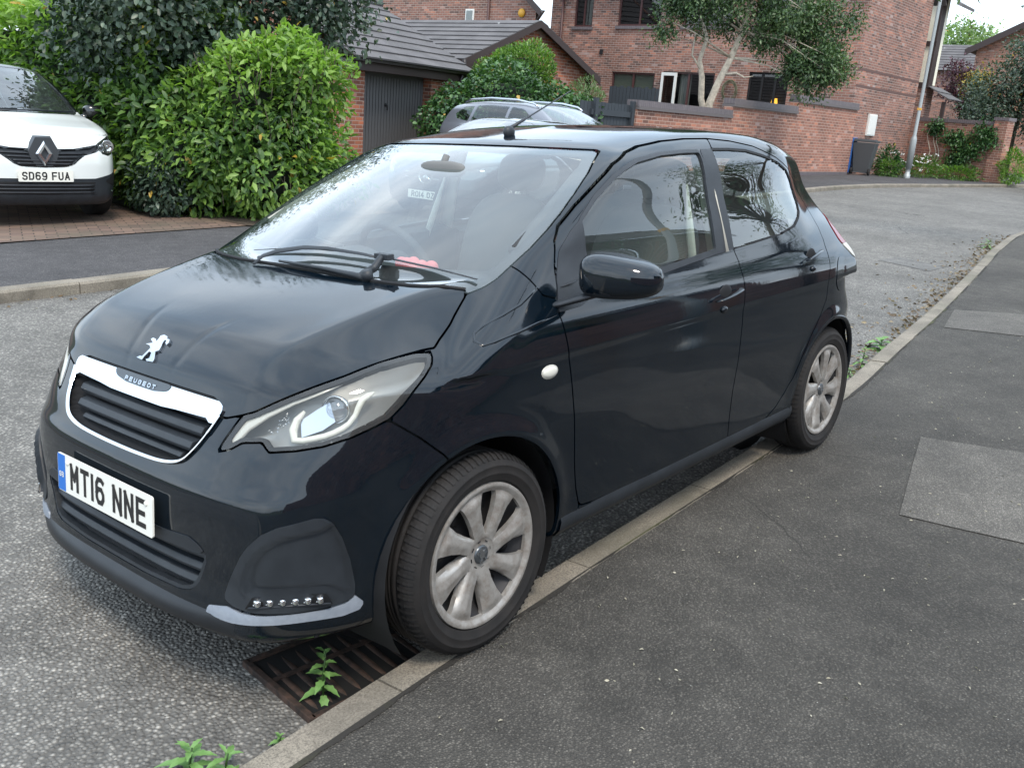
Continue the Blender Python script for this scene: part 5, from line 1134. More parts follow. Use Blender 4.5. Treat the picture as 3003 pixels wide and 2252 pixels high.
def seat(x, y, w, rear=False):
    st = MB(); st.ell((x+.05, y, .52), (.27, w, .10), 3.5, 24, 12)
    Mb = Matrix.Translation((x-.20, y, .58)) @ Matrix.Rotation(rad(-16), 4, 'Y'); st.ell((0, 0, .26), (.075, w*.98, .33), 3.2, 24, 14, Mb); o = st.build('seat', MATS['cabin_grey'], cb)
    for yy in ((-.33, .33) if rear else (0,)):
        h = MB(); h.ell((-.01, yy, .69), (.045, .125, .085), 2.8, 20, 12, Mb); h.tube([Mb @ Vector((0, yy-.05, .55)), Mb @ Vector((0, yy-.05, .66))], .006, 6); h.tube([Mb @ Vector((0, yy+.05, .55)), Mb @ Vector((0, yy+.05, .66))], .006, 6); h.build('headrest', MATS['cabin_grey'], o)
seat(-1.12, -.36, .245); seat(-1.12, .36, .245); seat(-1.95, 0, .58, True)
b = MB(); b.box((-1.3, 0, .34), (2.2, 1.3, .04)); b.box((-2.30, 0, .62), (.04, 1.2, .55)); b.build('cabin_floor', MATS['cabin_dark'], cb)
for s in (1, -1):
    b = MB()
    for x0, x1 in ((-.45, -1.42), (-1.45, -2.22)): b.add([(x0, .715*s, .98), (x1, .705*s, 1.0), (x1, .74*s, .32), (x0, .74*s, .32), (x0, .675*s, .96), (x1, .665*s, .98), (x1, .68*s, .5), (x0, .68*s, .5)], [(0, 1, 5, 4), (4, 5, 6, 7), (7, 6, 2, 3), (0, 4, 7, 3), (1, 5, 6, 2)])
    b.build('door_card', MATS['cabin_dark'], cb)
    b = MB(); b.tube([on(-1.39, 1.36, s, -.03), on(-1.385, 1.2, s, -.03), on(-1.39, 1.0, s, -.035)], [.028, .035, .045], 8, flat=(1, 0, 0)); b.tube([on(-1.30, 1.26, s, -.06), on(-1.27, 1.1, s, -.07), on(-1.22, .85, s, -.08)], [.004, .018, .02], 6, flat=(1, 0, 0)); b.build('pillar_trim', MATS['cabin_cream'], cb)
    b = MB(); b.tube([wsp(.60*s, 1.10, -.02), wsp(.575*s, 1.20, -.025), wsp(.52*s, 1.33, -.03)], .022, 8); b.build('pillar_trim', MATS['cabin_cream' if s < 0 else 'cabin_dark'], cb)
b = MB(); V = []; F = []
for i in range(17):
    x = -.86-1.5*i/16
    for k in range(9):
        y = -.52+1.04*k/8; V.append((x, y, float(ev(T_RF, x))-.035-.06*(y/.52)**2*.6))
for i in range(16):
    for k in range(8): F.append((i*9+k, i*9+k+1, i*9+10+k, i*9+9+k))
b.add(V, F, True); b.build('headlining', MATS['cabin_cream'], cb)
b = MB(); b.ell((-.62, .03, 1.290), (.02, .105, .028), 2.8, 24, 10); b.tube([(-.62, .03, 1.30), (-.64, .03, 1.335)], .012, 8); b.build('rear_view_mirror', MATS['cabin_grey'], cb)
b = MB(); rng = random.Random(4)
for i in range(7): b.ell((-.30+.03*rng.uniform(-1, 1), .20+.022*i*1.0-.06, 1.0+.012*rng.random()), (.022, .024, .022), 2, 12, 8)
b.build('cloth', MATS['pink_cloth'], cb)
# ---------------------------------------------------------------- the other cars: same method, coarser
def car_field(P, TF, TG, TR, N, D, B, WS, wc, RF, RC, RS, RB, fb=.20, wb=2.6, wr=.33, rnd=.07):
    P, TF, TG, TR, N, D, B, WS, RF, RC, RS, RB = [tab(t, .02) for t in (P, TF, TG, TR, N, D, B, WS, RF, RC, RS, RB)]
    belt = .98
    def f(x, y, z):
        y = np.abs(y); g = sstep(.9, 1.1, z)
        s = ev(P, z)-ev(TF, x)*(1-g)-ev(TG, x)*g-ev(TR, x)
        for cx in (0, -wb): s = s+.02*np.exp(-((np.hypot(x-cx, z-wr)-.40)/.05)**2)*sstep(.2, .4, z)
        fF = (x-(ev(N, z)-ev(D, y)))/np.sqrt(1+(np.minimum(y/.88, 1)**4*3)**2)
        fS = y-s; fB = z-(ev(B, x)-.03*(y/.8)**2-.06*np.clip(y-.6, 0, 1)); fR = ev(RB, z)+ev(D, y)*.7-x; fb_ = fb-z
        low = smax(smax(smax(smax(fF, fS, rnd), fR, rnd), fB, .06), fb_, .03)
        fW = (x-(ev(WS, z)-wc*y*y))*.5; fT = z-(ev(RF, x)-ev(RC, y)); fQ = (ev(RS, z)+.15*y*y-x)*.8
        gr = smax(smax(smax(smax(fW, fT, .02), fS, .05), fQ, .04), .8-z, .02)
        return smin(low, gr, .02)
    return f, P, TF, TG, TR
def shell(fn, lo, hi, h=.022):
    V, F = surface_net(fn, lo, hi, h)
    def gr(P, e=.003):
        x, y, z = P.T; return np.stack([fn(x+e, y, z)-fn(x-e, y, z), fn(x, y+e, z)-fn(x, y-e, z), fn(x, y, z+e)-fn(x, y, z-e)], 1)/(2*e)
    for _ in range(3): g = gr(V); V = V-g*(fn(*V.T)/(np.sum(g*g, 1)+1e-9))[:, None]
    V[:, 1] = np.maximum(V[:, 1], 0); W = np.concatenate([V, V*[1, -1, 1]]); G = np.concatenate([F, F[:, ::-1]+len(V)]); N = gr(W); N /= np.linalg.norm(N, axis=1, keepdims=True)+1e-12
    c = W[G]; n = np.cross(c[:, 1]-c[:, 0], c[:, 2]-c[:, 0]); s = np.sum(n*N[G[:, 0]], 1) < 0; G[s] = G[s][:, ::-1]
    return W, G, N
class Car2:
    def __init__(s, root, fn, lo, hi, h=.022):
        s.r = root; s.fn = fn; s.V, s.F, s.N = shell(fn, lo, hi, h); s.ay = np.abs(s.V[:, 1])
    def fr(s, poly, gate): return np.where(gate, poly_sd(np.stack([s.ay, s.V[:, 2]], 1), poly), 1.)
    def sd(s, poly, ymin=.5): return np.where(s.ay > ymin, poly_sd(s.V[:, [0, 2]], poly), 1.)
    def tp(s, poly, gate): return np.where(gate, poly_sd(np.stack([s.V[:, 0], s.ay], 1), poly), 1.)
    def put(s, name, f, m, off=0., rim=.012, parent=None):
        V, N, F = clip(f, s.V, s.F, s.N)
        if not F: print('EMPTY', name); return None
        V = V+N*off; ec = {}
        for q in F:
            for i in range(len(q)): ec[(q[i], q[(i+1) % len(q)])] = 1
        VV = list(V); FF = list(F); nl = [N[i] for q in F for i in q]
        if rim:
            for a, b in [e for e in ec if (e[1], e[0]) not in ec]:
                k = len(VV); VV += [V[b], V[a], V[a]-N[a]*rim, V[b]-N[b]*rim]; FF.append([k, k+1, k+2, k+3]); nl += [N[b], N[a], N[a], N[b]]
        return mesh(name, VV, FF, m, parent or s.r, normals=[tuple(map(float, v)) for v in nl])
    def side_x(s, y, z, o=0):                                # nose point
        t = 1.6
        for _ in range(80): t -= max(float(s.fn(np.array([t]), np.array([y]), np.array([z]))[0]), -.05)*.8
        return Vector((t+o, y, z))
def simple_wheel(cx, y, r, parent, spokes=5):
    w = empty('wheel', (cx, y, r), (0, 0, 0 if y > 0 else math.pi), parent)
    b = MB(); p = [(r*.66, .085), (r*.72, .10), (r*.92, .098), (r*.99, .075), (r, .03), (r, -.03), (r*.99, -.09), (r*.66, -.09)]; b.lathe(p, 48, 'Y'); b.build('tyre', MATS['tyre_rubber'], w)
    b = MB(); b.lathe([(.0005, .03), (r*.55, .03), (r*.67, .085), (r*.66, -.08)], 40, 'Y'); b.build('rim', MATS['steel_dark'], w)
    b = MB()
    for k in range(spokes*2):
        a = math.pi*k/spokes+(.12 if k % 2 else -.12)*(math.pi/spokes)*2; b.tube([(.03*math.cos(a), .075, .03*math.sin(a)), (r*.63*math.cos(a), .082, r*.63*math.sin(a))], .017, 6)
    b.lathe([(r*.60, .07), (r*.66, .09), (r*.69, .085)], 40, 'Y'); b.lathe([(.0005, .085), (.06, .08), (.07, .06)], 20, 'Y'); b.build('alloy', MATS['wheel_trim_silver'], w); return w
mat('white_car_paint', (.76, .79, .77), .3, 0, 1, .03); mat('gloss_black', (.006, .007, .008), .2, 0, 1, .03); mat('grey_car_paint', (.20, .21, .24), .3, .4, 1, .04); mat('black_car_paint', (.01, .011, .014), .25, .0, 1, .03)
def arches(c, wb, wr, R=.40, front=True, rear=True):
    o = []
    for cx in ([0] if front else [])+([-wb] if rear else []): o.append(np.where(c.ay > .55, np.hypot(c.V[:, 0]-cx, c.V[:, 2]-wr)-R, 1.))
    return mn(*o)
def underpan(x0, x1, w, z, root):
    b = MB(); b.box(((x0+x1)/2, 0, z+.1), (abs(x1-x0), w, .2)); b.build('underbody', MATS['seam_black'], root)
# ---- white compact SUV on the block-paved drive
az = rad(84); wx, wy = -2.50, -7.38
cap = empty('parked_car', (wx-.84*math.cos(az), wy-.84*math.sin(az), gh(-2, -7)+.012), (0, 0, az))
tag(cap, 'white compact SUV with black roof on the brick drive by the laurel hedge', 'car')
fcap, *_ = car_field(P=[(.15,.72),(.25,.83),(.33,.86),(.5,.885),(.7,.885),(.85,.875),(.97,.845),(1.05,.815),(1.2,.765),(1.35,.71),(1.48,.63),(1.55,.55)], TF=[(-1,0),(-.2,.003),(.2,.02),(.5,.075),(.9,.2)], TG=[(-1.5,0),(-.6,.02),(0,.06)], TR=[(-3.5,.15),(-3.2,.06),(-2.6,.01),(-1.8,0)],
  N=[(.15,.72),(.22,.79),(.30,.83),(.42,.84),(.60,.84),(.68,.83),(.78,.80),(.86,.75),(.95,.62)], D=[(0,0),(.3,.01),(.5,.04),(.65,.10),(.75,.18),(.82,.30),(.88,.52)],
  B=[(.87,.76),(.82,.845),(.74,.905),(.6,.955),(.4,.995),(.2,1.03),(-.1,1.085),(-.5,1.10),(-3,1.05)], WS=[(1.0,.05),(1.08,-.12),(1.2,-.33),(1.35,-.63),(1.5,-.98)], wc=.28, RF=[(-.7,1.46),(-.9,1.515),(-1.3,1.56),(-2,1.565),(-2.6,1.53),(-3,1.46)], RC=[(0,0),(.4,.015),(.6,.05),(.8,.12)], RS=[(.9,-3.25),(1.1,-3.15),(1.4,-2.95),(1.55,-2.8)], RB=[(.2,-3.2),(.5,-3.28),(.8,-3.26),(1.1,-3.2)], wr=.335, rnd=.09)
c = Car2(cap, fcap, (-3.35, -.022, .16), (.90, .95, 1.62))
x, z = c.V[:, 0], c.V[:, 2]; gF = x > .35
screen = c.fr([(-.1,1.515),(.45,1.50),(.585,1.46),(.65,1.33),(.70,1.18),(.72,1.075),(.5,1.04),(-.1,1.04)], (x < .12) & (x > -1.2)); screen = mx(screen, 1.055+.0*x-z+.05*(c.ay/.7)**2*0)
grl = c.fr([(-.1,0.820),(.075,0.820),(.135,0.760),(.30,0.765),(.56,0.810),(.60,0.780),(.53,0.737),(.40,0.705),(.28,0.615),(.22,0.590),(-.1,0.580)], gF)
hl = c.fr([(.56,0.820),(.57,0.765),(.60,0.720),(.67,0.700),(.75,0.715),(.80,0.765),(.81,0.835),(.76,0.900),(.66,0.865)], gF)
lowb = c.fr([(-.1,0.470),(.5,0.470),(.72,0.515),(.80,0.570),(1.0,0.615),(1.0,0.455),(.88,0.355),(1.0,0.275),(1.0,0),(-.1,0)], gF)
lowg = c.fr([(-.1,0.440),(.50,0.440),(.46,0.325),(-.1,0.310)], gF); fogp = c.fr([(.60,0.445),(.74,0.515),(.82,0.555),(.86,0.515),(.83,0.405),(.72,0.385)], gF); fogc = c.fr([(.835,0.575),(.875,0.575),(.88,0.365),(.80,0.335),(.70,0.325),(.70,0.345),(.80,0.360),(.85,0.385)], gF)
skid = c.fr([(.44,0.300),(.70,0.315),(.78,0.275),(.74,0.250),(.40,0.225)], gF)
bon_ = c.tp([(.95,-.2),(.95,1),(.60,1),(.30,.80),(.05,.735),(-.12,.69),(-.05,.5),(.0,.3),(.02,-.2)], (z > .9) & (x > -.4)); bon_ = mx(bon_, .842+.12*np.clip(c.ay-.55, 0, 1)-z)
ar = arches(c, 2.606, .335, .385)
roofb = np.where((z > 1.06), -1, 1.)*1.
sw = c.sd([(-.55,1.05),(-.75,1.25),(-1.05,1.43),(-1.9,1.47),(-2.6,1.40),(-2.85,1.12),(-1.6,1.06)], .5)
W_ = MATS['white_car_paint']
c.put('body', GAP-mn(screen, grl, hl, lowb, bon_, ar, sw, 1.085-z+.0*x if False else np.where(z > 1.09, -(z-1.09), 1.09-z)), W_)
c.put('bonnet', bon_+GAP, W_); c.put('roof', mx(1.09-z, GAP-screen, GAP-sw, GAP-bon_), MATS['gloss_black'])
scr = c.put('windscreen', screen+.001, MATS['screen_glass'], -.001); c.put('black_border', mx(screen, -(screen+.035)), MATS['lamp_black'], -.006, 0, scr)
[c.put('side_window', np.where(c.V[:, 1]*s > 0, sw, 1.), MATS['side_glass'], -.004, 0) for s in (1, -1)]
gb_ = c.put('grille', grl+.001, MATS['lamp_black'], -.03, .0)
c.put('grille_rim', mx(grl, -(grl+.012)), MATS['gloss_black'], .004, .03, gb_)
for zz, hw in ((.78, .52), (.75, .50), (.715, .40), (.68, .34), (.645, .29), (.615, .25)):
    b = MB(); ys = [hw*(2*i/20-1) for i in range(21)]; b.tube([c.side_x(y, zz+.03*(abs(y)/.5)**1.5*(1 if zz > .735 else .3), -.012) for y in ys], .010, 6); b.build('grille_bar', MATS['trim_plastic'], gb_)
lb = c.put('lower_bumper', mx(lowb, GAP-mn(ar), -(0-lowg)*0-1), MATS['black_plastic'], .002)
c.put('lower_grille', lowg, MATS['seam_black'], .003, 0, lb); [c.put('skid_trim', np.where(c.V[:, 1]*s > 0, skid, 1.), MATS['trim_plastic'], .006, .01, lb) for s in (1, -1)]; [(c.put('fog_recess', np.where(c.V[:, 1]*s > 0, fogp, 1.), MATS['seam_black'], .004, 0, lb), c.put('chrome_blade', np.where(c.V[:, 1]*s > 0, fogc, 1.), MATS['satin_chrome'], .008, .01, lb)) for s in (1, -1)]
for zz in (.405, .37, .335): b = MB(); b.tube([c.side_x(.48*(2*i/16-1), zz, .006) for i in range(17)], .009, 6); b.build('grille_bar', MATS['trim_plastic'], lb)
for s in (1, -1):
    hf = np.where(c.V[:, 1]*s > 0, hl, 1.)
    ho = c.put('headlight', hf, MATS['lamp_black'], -.03, 0); c.put('lens', hf+.002, MATS['lamp_lens'], .001, .01, ho)
    p = c.side_x(.69*s, .79, -.01); b = MB(); b.lathe([(.058, 0), (.066, .012), (.062, .016), (.04, -.01), (.0005, .004)], 26, 'X', Matrix.Translation(p-Vector((.012, 0, 0)))); b.build('projector', MATS['chrome'], ho)
    p = c.side_x(.60*s, .775, -.005); b = MB(); b.ell(tuple(p), (.012, .035, .04), 2, 14, 8); b.build('indicator', MATS['crystal'], ho)
    b = MB(); b.ell((-.42, .98*s, 1.10), (.10, .13, .085), 2.6, 22, 12); b.tube([(-.38, .80*s, 1.02), (-.40, .92*s, 1.06)], .035, 8); b.build('door_mirror', MATS['gloss_black'], cap)
# diamond badge: the outline as a bevelled ring in front of a dark shield
p = c.side_x(0, .715, .016); O4 = [(0, .125), (.082, 0), (0, -.125), (-.082, 0)]; I4 = [(0, .058), (.034, 0), (0, -.058), (-.034, 0)]
b = MB(); V = [(p.x, a, p.z+h) for a, h in O4]+[(p.x+.022, a*.80, p.z+h*.80) for a, h in O4]+[(p.x+.020, a*1.15, p.z+h*1.15) for a, h in I4]+[(p.x, a, p.z+h) for a, h in I4]
b.add(V, [(i+4*k, (i+1) % 4+4*k, (i+1) % 4+4*(k+1), i+4*(k+1)) for k in range(3) for i in range(4)]); b.build('diamond_badge', MATS['chrome'], gb_)
S6 = [(-.075,.155),(.075,.155),(.145,.02),(.12,-.06),(.05,-.155),(-.05,-.155),(-.12,-.06),(-.145,.02)]
b = MB(); b.add([(p.x-.012, a, p.z+h) for a, h in S6]+[(p.x-.06, a*1.1, p.z+h*1.1) for a, h in S6], [list(range(8))]+[(i, (i+1) % 8, 8+(i+1) % 8, 8+i) for i in range(8)]); b.build('badge_shield', MATS['badge_dark'], gb_)
pp = c.side_x(0, .50, .012); plate(cap, 'SD69 FUA', Matrix(((0, 0, 1, pp.x), (1, 0, 0, 0), (0, 1, 0, .50), (0, 0, 0, 1))))
for cx in (0, -2.606):
    for s in (1, -1): simple_wheel(cx, .77*s, .335, cap)
underpan(.45, -3.1, 1.3, .26, cap)
b = MB(); b.tube([(.05, -.3, 1.075), (-.05, .1, 1.09), (-.10, .62, 1.095)], .010, 6); b.tube([(.04, -.55, 1.07), (-.04, -.2, 1.09), (-.06, .05, 1.1)], .010, 6); b.build('wiper', BK, cap)
b = MB(); b.box((-.45, 0, .98), (.9, 1.36, .1)); b.ell((-1.5, .38, .95), (.12, .26, .4), 3, 20, 10); b.ell((-1.5, -.38, .95), (.12, .26, .4), 3, 20, 10); b.build('cabin', MATS['cabin_dark'], cap)
# ---- black saloon-bonneted hatch nose-on behind the hedge, grey estate with roof rails
mz = rad(9); bc = empty('parked_car', (-6.36-.80*math.cos(mz), -5.98-.80*math.sin(mz), gh(-7.5, -6)+.012), (0, 0, mz))
tag(bc, 'black car with plate RO14 DZT parked nose-on behind the foreground hatchback', 'car'); bc.scale = (.90, .97, .89); bc.location.z -= .04
fb_c, *_ = car_field(P=[(.15,.72),(.25,.82),(.33,.85),(.5,.88),(.7,.885),(.82,.875),(.92,.83),(1.0,.78),(1.15,.715),(1.3,.64),(1.40,.55)], TF=[(-1,0),(-.2,.005),(.2,.025),(.5,.08),(.9,.22)], TG=[(-1.5,0),(-.6,.03),(0,.08)], TR=[(-3.6,.15),(-3.3,.06),(-2.7,.01),(-1.8,0)],
  N=[(.15,.72),(.25,.79),(.4,.81),(.6,.80),(.72,.77),(.80,.70)], D=[(0,0),(.3,.015),(.5,.05),(.65,.12),(.75,.2),(.82,.32),(.88,.54)], B=[(.82,.66),(.76,.74),(.65,.80),(.4,.87),(.1,.915),(-.2,.95),(-.6,.98),(-3.4,.98)], WS=[(.88,.05),(.95,-.12),(1.1,-.42),(1.25,-.76),(1.38,-1.12)], wc=.25,
  RF=[(-.9,1.33),(-1.1,1.385),(-1.5,1.43),(-2.0,1.43),(-2.5,1.39),(-3.1,1.26)], RC=[(0,0),(.4,.015),(.55,.04),(.7,.11)], RS=[(.8,-3.5),(1.0,-3.42),(1.2,-3.2),(1.4,-2.9)], RB=[(.2,-3.4),(.5,-3.5),(.8,-3.48),(1.0,-3.42)], wr=.315, fb=.19)
c = Car2(bc, fb_c, (-3.6, -.03, .15), (.86, .95, 1.48), .03); x, z = c.V[:, 0], c.V[:, 2]
screen = mx(c.fr([(-.1,1.385),(.42,1.37),(.52,1.33),(.60,1.15),(.655,.98),(.66,.90),(-.1,.90)], (x < .1) & (x > -1.3)), .935-z)
sw = c.sd([(-.7,1.0),(-.95,1.14),(-1.3,1.30),(-2.1,1.32),(-2.7,1.22),(-2.95,1.04),(-1.7,.985)], .5); ar = arches(c, 2.7, .315, .37); grl = c.fr([(-.1,.70),(.36,.70),(.40,.62),(.30,.50),(-.1,.48)], x > .4); hl = c.fr([(.50,.70),(.80,.80),(.84,.72),(.62,.60),(.48,.60)], x > .2)
lg = c.fr([(-.1,.36),(.75,.36),(.70,.26),(-.1,.25)], x > .4)
c.put('body', GAP-mn(screen, sw, ar, grl, hl, lg), MATS['black_car_paint']); c.put('windscreen', screen+.001, MATS['screen_glass']); [c.put('side_window', np.where(c.V[:, 1]*s > 0, sw, 1.), MATS['side_glass'], -.003, 0) for s in (1, -1)]; gb_ = c.put('grille', grl, MATS['seam_black'], -.03, 0); c.put('headlight', hl, MATS['crystal'], .0); c.put('lower_grille', lg, MATS['seam_black'], -.01)
for zz in (.625, .56): b = MB(); b.tube([c.side_x(.34*(2*i/12-1), zz, .0) for i in range(13)], .012, 6); b.build('grille_bar', MATS['satin_chrome'], gb_)
p = c.side_x(0, .595, .025); b = MB(); b.tube([(p.x, .10*math.cos(a), p.z+.10*math.sin(a)) for a in [2*math.pi*k/32 for k in range(33)]], .009, 6, cap=False)
for k in range(3): a = math.pi/2+2*math.pi*k/3; b.tube([(p.x, 0, p.z), (p.x, .097*math.cos(a), p.z+.097*math.sin(a))], [.016, .004], 6)
b.build('star_badge', MATS['chrome'], gb_)
pp = c.side_x(0, .40, .012); plate(bc, 'RO14 DZT', Matrix(((0, 0, 1, pp.x), (1, 0, 0, 0), (0, 1, 0, .34), (0, 0, 0, 1))))
for cx in (0, -2.7):
    for s in (1, -1): simple_wheel(cx, .76*s, .315, bc)
for s in (1, -1): b = MB(); b.ell((-.55, .97*s, .98), (.09, .12, .07), 2.4, 20, 10); b.tube([(-.5, .80*s, .93), (-.53, .9*s, .95)], .03, 8); b.build('door_mirror', MATS['black_car_paint'], bc)
underpan(.45, -3.2, 1.3, .22, bc); b = MB(); b.box((-.5, 0, .86), (.9, 1.3, .1)); b.ell((-1.6, .38, .85), (.12, .26, .36), 3, 20, 10); b.ell((-1.6, -.38, .85), (.12, .26, .36), 3, 20, 10); b.build('cabin', MATS['cabin_dark'], bc)
sz = rad(84); gc = empty('parked_car', (-11.95, -7.35, gh(-12, -8.6)+.012), (0, 0, sz)); tag(gc, 'grey estate car with silver roof rails parked on the drive beside the garage', 'car')
fg_c, *_ = car_field(P=[(.15,.72),(.25,.83),(.33,.86),(.5,.885),(.7,.885),(.85,.875),(.97,.845),(1.05,.80),(1.2,.745),(1.35,.68),(1.45,.60),(1.52,.52)], TF=[(-1,0),(-.2,.003),(.2,.02),(.5,.075),(.9,.2)], TG=[(-1.5,0),(-.6,.02),(0,.06)], TR=[(-3.6,.2),(-3.3,.08),(-2.7,.01),(-1.8,0)],
  N=[(.15,.72),(.25,.80),(.4,.82),(.6,.82),(.75,.78),(.9,.70)], D=[(0,0),(.3,.01),(.5,.04),(.65,.10),(.75,.18),(.82,.30),(.88,.52)], B=[(.82,.76),(.75,.83),(.6,.89),(.3,.95),(0,1.0),(-.4,1.03),(-3.4,1.0)], WS=[(.95,.05),(1.05,-.15),(1.2,-.42),(1.35,-.74),(1.48,-1.05)], wc=.25,
  RF=[(-.8,1.40),(-1.0,1.455),(-1.5,1.505),(-2.2,1.50),(-2.8,1.455),(-3.3,1.37)], RC=[(0,0),(.4,.015),(.55,.04),(.7,.11)], RS=[(.8,-3.55),(1.0,-3.5),(1.2,-3.36),(1.4,-3.15)], RB=[(.2,-3.4),(.5,-3.52),(.8,-3.52),(1.0,-3.5)], wr=.33)
c = Car2(gc, fg_c, (-3.65, -.03, .16), (.88, .95, 1.56), .03); x, z = c.V[:, 0], c.V[:, 2]
screen = mx(c.fr([(-.1,1.455),(.45,1.44),(.55,1.40),(.63,1.2),(.68,1.02),(-.1,.97)], (x < .1) & (x > -1.3)), 1.0-z)
s1 = c.sd([(-.70,1.07),(-.95,1.22),(-1.25,1.37),(-1.55,1.395),(-1.57,1.06)], .5); s2 = c.sd([(-1.64,1.06),(-1.62,1.395),(-2.1,1.40),(-2.45,1.37),(-2.52,1.08)], .5); s3 = c.sd([(-2.60,1.085),(-2.53,1.36),(-2.80,1.33),(-3.02,1.20),(-2.95,1.12)], .5)
rw = c.fr([(-.1,1.37),(.48,1.35),(.58,1.08),(-.1,1.06)], x < -2.9); ar = arches(c, 2.7, .33, .385); tl_ = np.where((x < -2.9), c.sd([(-3.1,1.05),(-3.2,.85),(-3.7,.85),(-3.7,1.1)], .4), 1.)
c.put('body', GAP-mn(screen, s1, s2, s3, rw, ar, tl_), MATS['grey_car_paint']); c.put('windscreen', screen, MATS['screen_glass'])
for q_ in (s1, s2, s3):
    for s in (1, -1): c.put('side_window', np.where(c.V[:, 1]*s > 0, q_, 1.), MATS['side_glass'], -.003, 0)
c.put('rear_window', rw, MATS['side_glass'], -.003, 0); c.put('tail_light', tl_, MATS['grey_car_paint'])
for s in (1, -1):
    b = MB(); b.tube([(-.98, .565*s, 1.42), (-1.10, .57*s, 1.475), (-1.5, .575*s, 1.52), (-2.2, .575*s, 1.52), (-2.75, .565*s, 1.475), (-2.95, .555*s, 1.42)], [.016, .018, .020, .020, .018, .016], 8); b.build('roof_rail', MATS['satin_chrome'], gc)
    b = MB(); b.ell((-.50, .97*s, 1.04), (.09, .12, .08), 2.4, 20, 10); b.build('door_mirror', MATS['grey_car_paint'], gc)
for cx in (0, -2.7):
    for s in (1, -1): simple_wheel(cx, .77*s, .33, gc)
underpan(.45, -3.3, 1.3, .24, gc); b = MB(); b.box((-.5, 0, .92), (.9, 1.3, .1)); b.box((-2.4, 0, .75), (1.9, 1.3, .3)); b.ell((-1.6, .38, .9), (.12, .26, .38), 3, 20, 10); b.build('cabin', MATS['cabin_dark'], gc)
# ---- dark car cut by the right edge of the picture
rc = copy_tree(bc); rc.location = (-31.3, -3.55, gh(-31.5, -3.6)-KH+.004); rc.rotation_euler = (0, 0, rad(200)); tag(rc, 'dark car just entering the picture at the far right edge beside a green bush', 'car')
# ---------------------------------------------------------------- foliage: real leaves, folded along the midrib
def m_leaf(name, dark, mid, light, old=(.45, .30, .05), rough=.42, trans=.3, oldp=.985):
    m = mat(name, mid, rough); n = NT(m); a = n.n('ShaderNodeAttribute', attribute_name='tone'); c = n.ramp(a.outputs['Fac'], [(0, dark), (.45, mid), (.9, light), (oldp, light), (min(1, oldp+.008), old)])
    n.set('Base Color', c); t = n.n('ShaderNodeBsdfTranslucent', {'Color': n.mix(1., c, (1.3, 1.5, .6), 'MULTIPLY')}); out = n.t.nodes['Material Output']
    mx_ = n.n('ShaderNodeMixShader', {0: trans, 1: n.b.outputs[0], 2: t.outputs[0]}); n.t.links.new(mx_.outputs[0], out.inputs['Surface']); return m
m_leaf('laurel_leaf', (.030, .070, .022), (.088, .175, .042), (.25, .40, .080), trans=.38); m_leaf('dark_leaf', (.020, .040, .026), (.050, .085, .056), (.12, .165, .11), rough=.4, trans=.15, oldp=.999)
m_leaf('olive_leaf', (.022, .050, .022), (.060, .115, .040), (.15, .23, .09), (.22, .20, .10), trans=.2, oldp=.97); m_leaf('ivy_leaf', (.014, .045, .016), (.040, .105, .030), (.10, .20, .06), rough=.35, trans=.15, oldp=.999)
m_leaf('fresh_leaf', (.04, .09, .02), (.10, .20, .035), (.22, .38, .06), trans=.35, oldp=.999); m_leaf('purple_leaf', (.03, .010, .018), (.08, .025, .045), (.16, .06, .09), trans=.2, oldp=.999); m_leaf('yellow_leaf', (.18, .14, .02), (.35, .26, .04), (.5, .40, .08), trans=.3, oldp=.999)
m_leaf('pale_tree_leaf', (.09, .15, .06), (.20, .30, .12), (.35, .46, .22), trans=.4, oldp=.999); m_leaf('pale_scrap', (.20, .18, .13), (.34, .31, .24), (.50, .46, .36), trans=.1, oldp=.999); m_leaf('litter_leaf', (.09, .06, .035), (.17, .115, .06), (.30, .24, .15), trans=.1, oldp=.999)
mat('bark', (.11, .085, .06), .9); mat('pale_bark', (.62, .54, .43), .85); mat('core_shade', (.008, .013, .007), 1)  # last one: near-black for solids added inside hedges, standing in for shade
for k_, c_ in (('bark', .5), ('pale_bark', .5)):
    n_ = NT(MATS[k_]); b0 = tuple(MATS[k_].node_tree.nodes['Principled BSDF'].inputs['Base Color'].default_value)[:3]; n_.set('Base Color', n_.mix(n_.ramp(n_.noise(9, 6, .7), [(.35, 0), (.7, 1)]), b0, tuple(q*.45 for q in b0))); n_.bump(n_.noise(30, 5), .7, .02)
